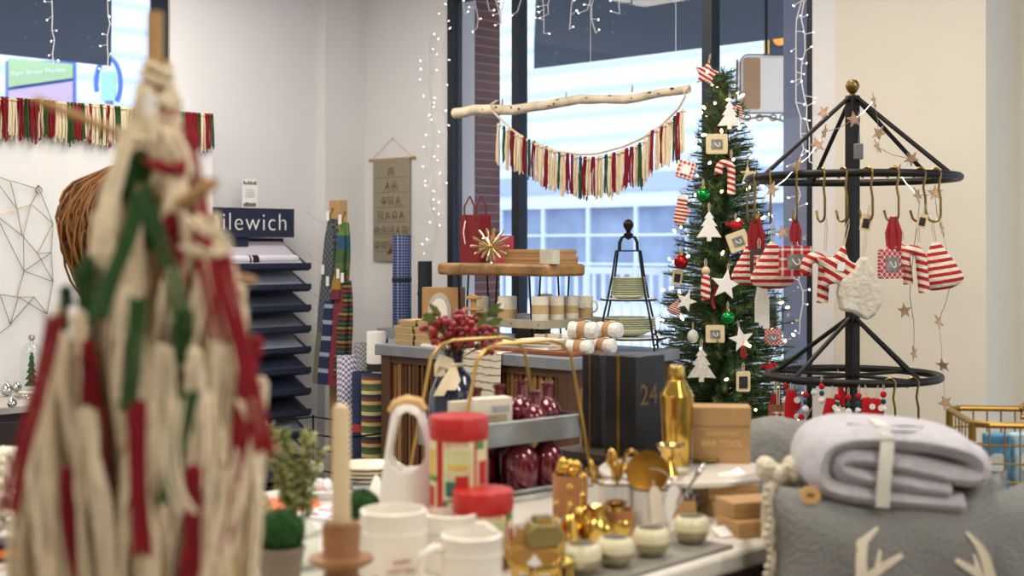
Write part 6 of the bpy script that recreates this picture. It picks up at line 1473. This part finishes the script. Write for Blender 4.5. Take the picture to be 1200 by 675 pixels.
# cream knitted throw over the rear cushion edge
t = thing('cream_throw', 'cream knitted throw bunched between kraft boxes and the grey cushions', 'throw', Vector((xl+.052, YP+.155, .60)), 0)
b = B(); rnd = random.Random(2)
for k in range(5):
    x0 = -.035+.012*k; b.strip([(x0+.006*math.sin(j*1.9+k), -.02+.012*math.sin(j+k*2)+.006*k, ph*1.03-ph*.96*j/9) for j in range(10)], [.02+.008*math.sin(j*2+k) for j in range(10)], .012, (1, .4*math.sin(k), 0))
for k in range(14): a = k*.9; b.sph((-.01+.03*math.cos(a), .0+.02*math.sin(a), ph*1.0+.008*math.sin(k*2.)), .016, 8, 6)
b.build('cloth', mat('crochet_cream', 'd9d0b8'), t)
# small grey cushion behind the kraft boxes
p = at(868, 560, 2.95); t = thing('grey_linen_cushion', 'small grey linen cushion corner rising behind the kraft boxes', 'cushion', Vector((p.x, 3.02, .60-.0)), .4)
t.location = Vector((.52, 2.86, .50)); pillow_mesh(.34, EYE-(505-HZ)/F*2.8-.50, .12, seed=9, sagt=-.02).build('cover', mat('grey_linen_plain', '83837d', .95, var=.15, bump=.4), t)
tt = thing('plinth_table', 'low dark plinth holding the small grey linen cushion behind the marble table', 'table', Vector((.55, 2.9, 0)), .4); B().bb(-.16, .16, -.10, .12, 0, .50).build('body', mat('plinth_dark', '2c2a28', .6), tt)
# ---- folded blanket
YB2 = 2.17; bt = thing('folded_blanket', 'pale lilac grey fluffy blanket folded on top of the cushions with a paper band', 'blanket', Vector(((1048-600)/F*YB2, YB2+.06, .60+ph-.030)), -.06, rot=(0, .10, -.06)); bt.scale = (.80, .95, .78)
def serp(layers):
    pts = []
    for p_ in layers: pts.append((p_[0], 0, p_[1]))
    return pts
def smooth(pts, it=2):
    for _ in range(it):
        q = [pts[0]]
        for a, c in zip(pts, pts[1:]): a, c = Vector(a), Vector(c); q += [a.lerp(c, .25), a.lerp(c, .75)]
        q.append(pts[-1]); pts = q
    return [Vector(p_) for p_ in pts]
FZ = mat('lilac_fleece', 'd6d2d8', 1, var=.14, scale=45, bump=.9, bscale=260, sheen=.4)
lay = smooth(serp([(.13, .018), (.0, .016), (-.12, .018), (-.155, .03), (-.16, .07), (-.145, .108), (-.08, .128), (.04, .134), (.13, .126), (.158, .10), (.15, .075), (.10, .072), (0, .084), (-.09, .088), (-.12, .076), (-.118, .060), (-.08, .052), (.0, .052), (.10, .046)]), 2)
b = B(); sv = []; sf = []; n2 = 10; m2 = 14
th = .024; dpt = .25
for j, c in enumerate(lay):
    tg = (lay[min(j+1, len(lay)-1)]-lay[max(j-1, 0)]).normalized(); nn_ = Vector((-tg.z, 0, tg.x))
    ring = []
    for k in range(n2+1): y = -dpt/2+dpt*k/n2; e = math.sqrt(max(0, 1-(2*k/n2-1)**8)); ring.append((y, th*e+.0012*math.sin(j*.9+k*1.3)))
    vsr = [c+nn_*t_+Vector((.003*math.sin(k*1.1), y, .003*math.sin(y*30+j*.2))) for k, (y, t_) in enumerate(ring)]+[c-nn_*t_+Vector((.003*math.sin(k*1.1), y, .003*math.sin(y*30+j*.2))) for k, (y, t_) in reversed(list(enumerate(ring)))]
    sv += vsr
R2_ = 2*(n2+1)
for j in range(len(lay)-1):
    for k in range(R2_): sf.append((j*R2_+k, j*R2_+(k+1) % R2_, (j+1)*R2_+(k+1) % R2_, (j+1)*R2_+k))
sf += [tuple(reversed(range(R2_))), tuple(range((len(lay)-1)*R2_, len(lay)*R2_))]
b.put(sv, sf); b.build('fleece', FZ, bt, sub=1)
b = B(); b.sph((.155, .02, .075), .042, 16, 12, (.85, 2.2, 1.25)).sph((.17, .02, .045), .030, 14, 10, (.9, 2.6, 1.2)); b.build('rolled_end', FZ, bt, sub=1)
B().tube([(-.030, -.135, .0), (-.034, -.137, .07), (-.03, -.13, .14), (-.03, 0, .154), (-.03, .13, .14)], .001, 4) if 0 else None
B().strip([(-.035, -.128, .0), (-.038, -.131, .05), (-.038, -.131, .10), (-.036, -.118, .143), (-.033, -.05, .154), (-.03, .05, .154), (-.03, .12, .14)], .026, .0015, (1, 0, 0)).build('paper_band', mat('translucent_band', 'd8d5c8', .6, var=.04), bt)
B().tube([(-.10, -.05, .147), (-.05, -.09, .152), (.0, -.06, .155), (.06, -.02, .153), (.02, -.10, .152), (-.03, -.115, .150)], .0016, 5).build('cord', BLACK, bt)
# ---- gold wire cart at the frame edge
YG = 3.0; g0 = at(1143, 498, YG); gx = g0.x; gz = g0.z
t = thing('gold_wire_cart', 'gold wire basket cart with a rounded tube rail at the frame edge', 'cart', Vector((gx, YG, 0)), -.12)
GW_ = mat('brass_wire', 'a8843f', .35, metal=.9)
b = B(); W2, D2 = .45, .32
rc = [(0.03, 0), (W2-.03, 0), (W2, .03), (W2, D2-.03), (W2-.03, D2), (.03, D2), (0, D2-.03), (0, .03)]
b.tube([(x, y, gz) for x, y in rc], .007, 8, closed=True)
for z in (gz-.045, gz-.085, gz-.125, gz-.155): b.tube([(x, y, z) for x, y in rc], .0022, 5, closed=True)
for i in range(13):
    x = .03+(W2-.06)*i/12; b.tube([(x, 0, gz), (x, 0, gz-.155), (x, D2, gz-.155), (x, D2, gz)], .0022, 5)
for i in range(8):
    y = .03+(D2-.06)*i/7; b.tube([(0, y, gz), (0, y, gz-.155), (W2, y, gz-.155), (W2, y, gz)], .0022, 5)
b.build('basket', GW_, t)
for x in (.0, W2):
    for y in (.03, D2-.03): B().cyl(x, y, .03, gz, .008, 10).build('leg', GW_, t); B().sph((x, y, .02), .02).build('wheel', BLACK, t)
B().tube([(W2*.55-.06*0, .16, gz), (W2*.30, .16, gz+.0), (W2*.30, .16, gz+.02), (W2*.33, .16, gz+.035), (W2*.9, .16, gz+.035)], .006, 8).build('handle', GW_, t)
rnd = random.Random(8)
for i in range(6):
    tt = thing('blue_packet', ['blue and turquoise patterned packet at the tree end of the gold cart', 'second blue patterned packet in the gold cart', 'pale blue packet in the middle of the gold cart', 'turquoise packet leaning in the gold cart', 'blue white packet near the frame edge in the gold cart', 'last blue packet hidden deep in the gold cart'][i], 'packet', Vector((gx, YG, 0))+Matrix.Rotation(-.12, 3, 'Z') @ Vector((.06+.062*i, .07+.02*(i % 2), gz-.150)), rnd.uniform(-.3, .3), 'blue packets in the gold cart')
    b = B().box(0, 0, .062, .058, .03, .124); b.build('body', [mat('packet_blue_a', '4f8fb4', .3, var=.5, scale=40), mat('packet_blue_b', 'a9cfdc', .3, var=.4, scale=35)][i % 2], tt, bev=.006)
    B().prism(rrect(.03, .04, .01), .001, y=-.0158, z=.06).build('label', mat('packet_label', 'dfe8e4', .4, var=.3, scale=60), tt)
# ================================================================ YARN TREE (near)
YT = 1.32; yc = Vector(((182-600)/F*YT, YT, TZ))
t = thing('round_pedestal', 'round pale pedestal table standing under the yarn tree', 'table', Vector((yc.x, yc.y, 0)), 0)
B().lathe([(.001, TZ-.03), (.20, TZ-.03), (.205, TZ-.02), (.20, TZ), (.001, TZ)], 40, cap=False).build('top', WOOD, t); B().lathe([(.16, 0), (.16, .02), (.03, .05), (.025, TZ-.03)], 24).build('stem', WOOD, t)
YTREE = thing('yarn_tree', 'tall tabletop tree of cream red and green yarn tassels on a wooden pole', 'decorative tree', yc, 0)
def yz(py): return EYE-(py-HZ)/F*YT-TZ
ztp = yz(14)
B().lathe([(.07, 0), (.07, .012), (.012, .016), (.0085, .05), (.0075, ztp)], 16).build('pole', WOOD, YTREE)
DW = mat('dowel_wood', 'b98f58', .55, var=.15, scale=20)
def dwl(p0, p1, r): a, c = at(*p0)-yc, at(*p1)-yc; B().tube([a, (a+c)/2, c], [r, r, r*.95], 10).build('branch_dowel', DW, YTREE)
dwl((40, 116, YT-.05), (178, 172, YT), .0042); dwl((247, 216, YT-.20), (196, 250, YT), .0062)
dwl((40+60, 330, YT-.04), (182, 300, YT), .0045); dwl((300, 330, YT+.03), (182, 300, YT), .0045)
core = B().lathe([(.095, .04), (.085, .2), (.062, yz(380)), (.036, yz(260)), (.014, yz(130))], 20); core.build('core', mat('core_yarn', 'b29a72', .95, var=.3, bump=.6), YTREE)
YM = {}
def ymesh(ci, v, L_):
    k = (ci, v)
    if k in YM: return YM[k]
    rnd = random.Random(ci*50+v); b = B()
    if ci == 0:
        for s_ in range(20):
            x0 = rnd.uniform(-.020, .020); y0 = rnd.uniform(-.010, .006); ll = L_*rnd.uniform(.72, 1.06); ph_ = rnd.uniform(0, 6); am = rnd.uniform(.001, .004); r0 = rnd.uniform(.0018, .0030)
            b.tube([(x0*(.25+.75*min(1, q/4))+am*math.sin(ph_+q*.9), y0*(.3+.7*min(1, q/4))-.006*math.sin(PI*q/9)+am*.6*math.cos(ph_+q), -ll*q/9) for q in range(10)], r0, 5)
    else:
        for s_ in range(9):
            x0 = (s_-4)*.0024+rnd.uniform(-.001, .001); ll = L_*rnd.uniform(.7, 1.1); ph_ = rnd.uniform(0, 6)
            b.tube([(x0*(.4+.6*min(1, q/4))+.003*math.sin(ph_+q*.8), rnd.uniform(-.001, .001)-.006*math.sin(PI*q/9), -ll*q/9) for q in range(10)], .0020, 6)
    b.tube([(.007*math.cos(a), .006*math.sin(a), -.010) for a in [i*PI/5 for i in range(10)]], .0026, 6, closed=True).sph((0, 0, -.003), .0065, 8, 6)
    YM[k] = b.mesh('yarn_tassel', [CREAM, RED, GREEN][ci]); return YM[k]
rnd = random.Random(44)
tiers = [(96, .014, 3, .11), (130, .020, 5, .12), (172, .030, 7, .13), (215, .042, 9, .14), (258, .056, 10, .15), (302, .072, 11, .15), (350, .088, 12, .16), (402, .100, 13, .16), (458, .104, 13, .16), (520, .106, 13, .17)]
for py, r, cnt, L_ in tiers:
    for i in range(cnt):
        a = 2*PI*(i+rnd.uniform(-.25, .25))/cnt+py*.7; ci = rnd.choices((0, 1, 2), (.68, .2, .12))[0]
        o = bpy.data.objects.new('yarn_tassel', ymesh(ci, rnd.randrange(5), .15)); COL.objects.link(o); o.parent = YTREE
        rr = r*rnd.uniform(.92, 1.06); o.location = (rr*math.cos(a)-max(0, py-400)*.00012, rr*math.sin(a), yz(py)+rnd.uniform(-.012, .012))
        fl = math.atan2(.030, .15)*rnd.uniform(.35, .9)
        o.rotation_euler = (Matrix.Rotation(a+PI/2, 3, 'Z') @ Matrix.Rotation(fl*1.0, 3, 'X') @ Matrix.Rotation(rnd.uniform(-.1, .1), 3, 'Y')).to_euler(); o.scale = (1, 1, 1.3*L_/.15*rnd.uniform(.92, 1.1))
# wrapped yarn at the top and drapes
b = B()
for k in range(3):
    P_ = []
    for i in range(70):
        f = i/69; z = yz(75)+(yz(185)-yz(75))*f; a = f*(13+k*3)+k*2; r = .011+.016*f+.002*math.sin(i*.9); P_.append((r*math.cos(a), r*math.sin(a), z))
    b.tube(P_, .0042, 7)
b.build('wrapped_yarn', CREAM, YTREE)
def drape(m, pts, r, name='draped_yarn'):
    P_ = smooth([at(*p_)-yc for p_ in pts], 2); b = B()
    for k in range(5): b.tube([p_+Vector((.0032*(k-2)+.0012*math.sin(i*.3+k*2), .0015*math.sin(i*.35+k), .002*math.cos(i*.25+k*1.7))) for i, p_ in enumerate(P_)], r*.42, 6)
    b.build(name, m, YTREE)
drape(RED, [(176, 190, 1.26), (190, 196, 1.245), (212, 205, 1.25), (226, 160, 1.29), (216, 150, 1.30)], .0052)
drape(RED, [(214, 160, 1.28), (228, 200, 1.27), (236, 250, 1.25), (246, 330, 1.20), (262, 400, 1.17)], .0048)
drape(CREAM, [(196, 150, 1.28), (220, 190, 1.26), (208, 220, 1.25), (205, 250, 1.24)], .0042)
drape(CREAM, [(225, 255, 1.20), (240, 270, 1.185), (262, 275, 1.19), (262, 295, 1.19), (240, 300, 1.185), (218, 290, 1.18)], .0046)
drape(CREAM, [(150, 150, 1.28), (138, 200, 1.27), (126, 250, 1.26), (118, 300, 1.24)], .0050)
drape(GREEN, [(166, 225, 1.23), (150, 280, 1.21), (128, 330, 1.19), (116, 372, 1.17)], .0052)
drape(GREEN, [(172, 240, 1.22), (190, 290, 1.20), (206, 330, 1.18), (214, 370, 1.17)], .0046)
drape(RED, [(258, 300, 1.19), (272, 360, 1.17), (290, 430, 1.155), (312, 530, 1.15)], .0062)
drape(RED, [(64, 370, 1.20), (50, 440, 1.19), (22, 540, 1.18), (10, 600, 1.18)], .0045)
drape(RED, [(160, 470, 1.17), (160, 560, 1.165), (168, 650, 1.16)], .0062)
drape(GREEN, [(222, 460, 1.165), (206, 530, 1.155), (194, 590, 1.15)], .006)
drape(GREEN, [(162, 350, 1.185), (156, 420, 1.175), (150, 480, 1.17)], .0052)
drape(CREAM, [(285, 470, 1.18), (300, 500, 1.17), (312, 520, 1.17), (322, 530, 1.18)], .0032)
drape(CREAM, [(205, 470, 1.15), (200, 520, 1.15), (204, 570, 1.148), (222, 600, 1.148)], .0030)
q = at(176, 116, YT-.032)-yc; B().prism([(-.006, 0), (0, .010), (.006, 0), (.004, -.016), (-.004, -.016)], .0012, x=q.x, y=q.y, z=q.z).build('price_tag', PAPER, YTREE)
q = at(268, 256, YT+.02)-yc
# ---- beaded cream ornament at the frame edge
p = tab(4, 610); t = thing('beaded_vase', 'cream beaded vase cut by the frame edge behind the yarn tree', 'vase', Vector(((0-600)/F*2.4, 2.4, TZ)))
t.location = Vector((-.935, 2.5, .62)); b = B(); rnd = random.Random(1)
for i in range(420):
    z = rnd.uniform(0, .36); a = rnd.uniform(0, 2*PI); r = .045+.025*math.sin(PI*min(1, z/.36)); b.sph((r*math.cos(a), r*math.sin(a), z), .0075, 6, 4)
b.lathe([(.04, 0), (.066, .18), (.043, .36)], 20); b.build('beads', mat('cream_beads', 'ddd5c2', .6, var=.1), t)
tt = thing('side_cabinet', 'dark low cabinet under the cream beaded vase', 'cabinet', Vector((-.98, 2.5, 0)), RZ); B().bb(-.25, .12, -.2, .2, .0, .60).build('body', ESP, tt, bev=.004); B().bb(-.26, .13, -.21, .21, .60, .62).build('top', ESP, tt, bev=.003)
p = onz(12, 664, .62+.0); t = thing('orange_box', 'small black and orange printed box at the bottom frame corner', 'box', Vector((p.x, p.y, .62)) if 0 else Vector((-.79, 2.14, TZ)), .2)
B().bb(-.05, .05, -.02, .03, 0, .03).build('body', mat('black_orange_box', '2a2422', .5, var=.3), t, bev=.002); B().bb(-.05, .045, -.0212, -.020, .008, .02).build('orange_band', mat('orange_print', 'd8742c', .5), t)
# ================================================================ PERSON behind the yarn tree
px_, py_ = (164-600)/F*3.8, 3.8; HTP = EYE-(188-HZ)/F*3.8
t = thing('person', 'person with long light brown hair seen mostly hidden behind the yarn tree', 'person', Vector((px_, py_, 0)), .25)
SK = mat('skin', 'c98f72', .5, var=.04); s0 = HTP/1.62
J = dict(pel=(0, 0, .90), wai=(0, 0, 1.05), che=(.01, 0, 1.24), nek=(0, 0, 1.37), hd0=(.01, 0, 1.43), hd1=(.015, 0, 1.50), hd2=(.0, 0, 1.57),
         shl=(0, .15, 1.32), ell=(.02, .19, 1.07), wrl=(.16, .17, .90), hal=(.21, .16, .87), shr=(0, -.15, 1.32), elr=(.02, -.19, 1.07), wrr=(.16, -.17, .90), har=(.21, -.16, .87),
         hil=(0, .09, .86), knl=(.01, .09, .48), anl=(-.01, .09, .08), tol=(.12, .10, .035), hir=(0, -.09, .86), knr=(.02, -.09, .48), anr=(.0, -.09, .08), tor=(.13, -.10, .035))
Rr = dict(pel=.125, wai=.10, che=.115, nek=.048, hd0=.055, hd1=.082, hd2=.075, shl=.055, ell=.038, wrl=.024, hal=.026, shr=.055, elr=.038, wrr=.024, har=.026, hil=.085, knl=.055, anl=.038, tol=.03, hir=.085, knr=.055, anr=.038, tor=.03)
Ed = 'pel-wai wai-che che-nek nek-hd0 hd0-hd1 hd1-hd2 che-shl shl-ell ell-wrl wrl-hal che-shr shr-elr elr-wrr wrr-har pel-hil hil-knl knl-anl anl-tol pel-hir hir-knr knr-anr anr-tor'.split()
# fingers rooted in the palms
for s_, h in ((1, 'hal'), (-1, 'har')):
    for k in range(5):
        b0 = Vector(J[h]); y_ = b0.y+(k-1.5)*.013; L_ = (.05, .06, .055, .045, .035)[k]
        if k < 4: a_ = (b0.x+.02, y_, b0.z-.005); m1 = (b0.x+.02+L_*.6, y_, b0.z-.018); e1_ = (b0.x+.02+L_, y_, b0.z-.04)
        else: a_ = (b0.x-.0, b0.y-s_*.025, b0.z); m1 = (b0.x+.02, b0.y-s_*.040, b0.z-.01); e1_ = (b0.x+.04, b0.y-s_*.042, b0.z-.02)
        for nm_, v_, r_ in (('a', a_, .010), ('m', m1, .0085), ('e', e1_, .007)): J[h+nm_+str(k)] = v_; Rr[h+nm_+str(k)] = r_
        Ed += ['%s-%sa%d' % (h, h, k), '%sa%d-%sm%d' % (h, k, h, k), '%sm%d-%se%d' % (h, k, h, k)]
def skin(name, keys, edges, m, parent, grow=0, rad=None, root='pel', sub=2):
    ks = list(keys); me = bpy.data.meshes.new(name); me.from_pydata([Vector(J[k])*s0 for k in ks], [(ks.index(a), ks.index(c)) for a, c in (e.split('-') for e in edges)], []); me.materials.append(m)
    o = bpy.data.objects.new(name, me); COL.objects.link(o); o.parent = parent
    md = o.modifiers.new('skin', 'SKIN'); md.use_smooth_shade = True
    sv_ = me.skin_vertices[0].data
    for i, k in enumerate(ks): r = (Rr[k]+grow)*s0*1.12; sv_[i].radius = (r, r); sv_[i].use_root = (k == root)
    q = o.modifiers.new('sub', 'SUBSURF'); q.levels = sub; q.render_levels = sub; return o
skin('body', J.keys(), Ed, SK, t)
ks = ['pel', 'wai', 'che', 'shl', 'ell', 'wrl', 'shr', 'elr', 'wrr']; skin('sweater', ks, 'pel-wai wai-che che-shl shl-ell ell-wrl che-shr shr-elr elr-wrr'.split(), mat('dark_knit_sweater', '3a3540', .9, var=.1, bump=.3), t, .012)
ks = ['pel', 'hil', 'knl', 'anl', 'hir', 'knr', 'anr']; skin('trousers', ks, 'pel-hil hil-knl knl-anl pel-hir hir-knr knr-anr'.split(), mat('dark_trousers', '23262e', .9), t, .012)
b = B()
for y in (-.034, .034): b.sph((.093, y, 1.505), .0115, 12, 8)
b.v = [v*s0 for v in b.v]; b.build('eye', mat('eye_white', 'e8e4df', .2), t)
b = B().sph((.105, 0, 1.48), .015, 10, 8, (1, .7, 1.4)); b.v = [v*s0 for v in b.v]; b.build('nose', SK, t)
b = B().sph((.094, 0, 1.443), .012, 10, 6, (.5, 1.8, .5)); b.v = [v*s0 for v in b.v]; b.build('mouth', mat('lips', '9c4a44', .4), t)
b = B()
for y in (-.088, .088): b.sph((.005, y, 1.49), .017, 10, 8, (.8, .4, 1.3))
b.v = [v*s0 for v in b.v]; b.build('ear', SK, t)
HR = mat('brown_hair', '946334', .5, var=.45, scale=30, stretch=(1, 1, .12), bump=.3)
b = B(); rnd = random.Random(9)
b.sph((-.015, 0, 1.52), .104, 24, 16, (1.05, 1, .98))
for i in range(700):
    a = rnd.uniform(PI*.32, PI*1.68); hx, hy = math.cos(a), math.sin(a); r0 = rnd.uniform(.03, .10); ln = rnd.uniform(.20, .37); ph_ = rnd.uniform(0, 6)
    pts = [(-.015+hx*r0*.7, hy*r0*.7, 1.60)]
    for k in range(1, 9):
        f = k/8; bul = r0+.02+.05*math.sin(PI*f)+.01*math.sin(ph_+f*7); pts.append((-.02+hx*bul*(1.15 if hx < 0 else .9), hy*bul*.95, 1.58-ln*f))
    b.tube(pts, [.003, .004, .0042, .0042, .004, .004, .0035, .003, .0015], 4)
b.v = [v*s0 for v in b.v]; b.build('hair', HR, t)
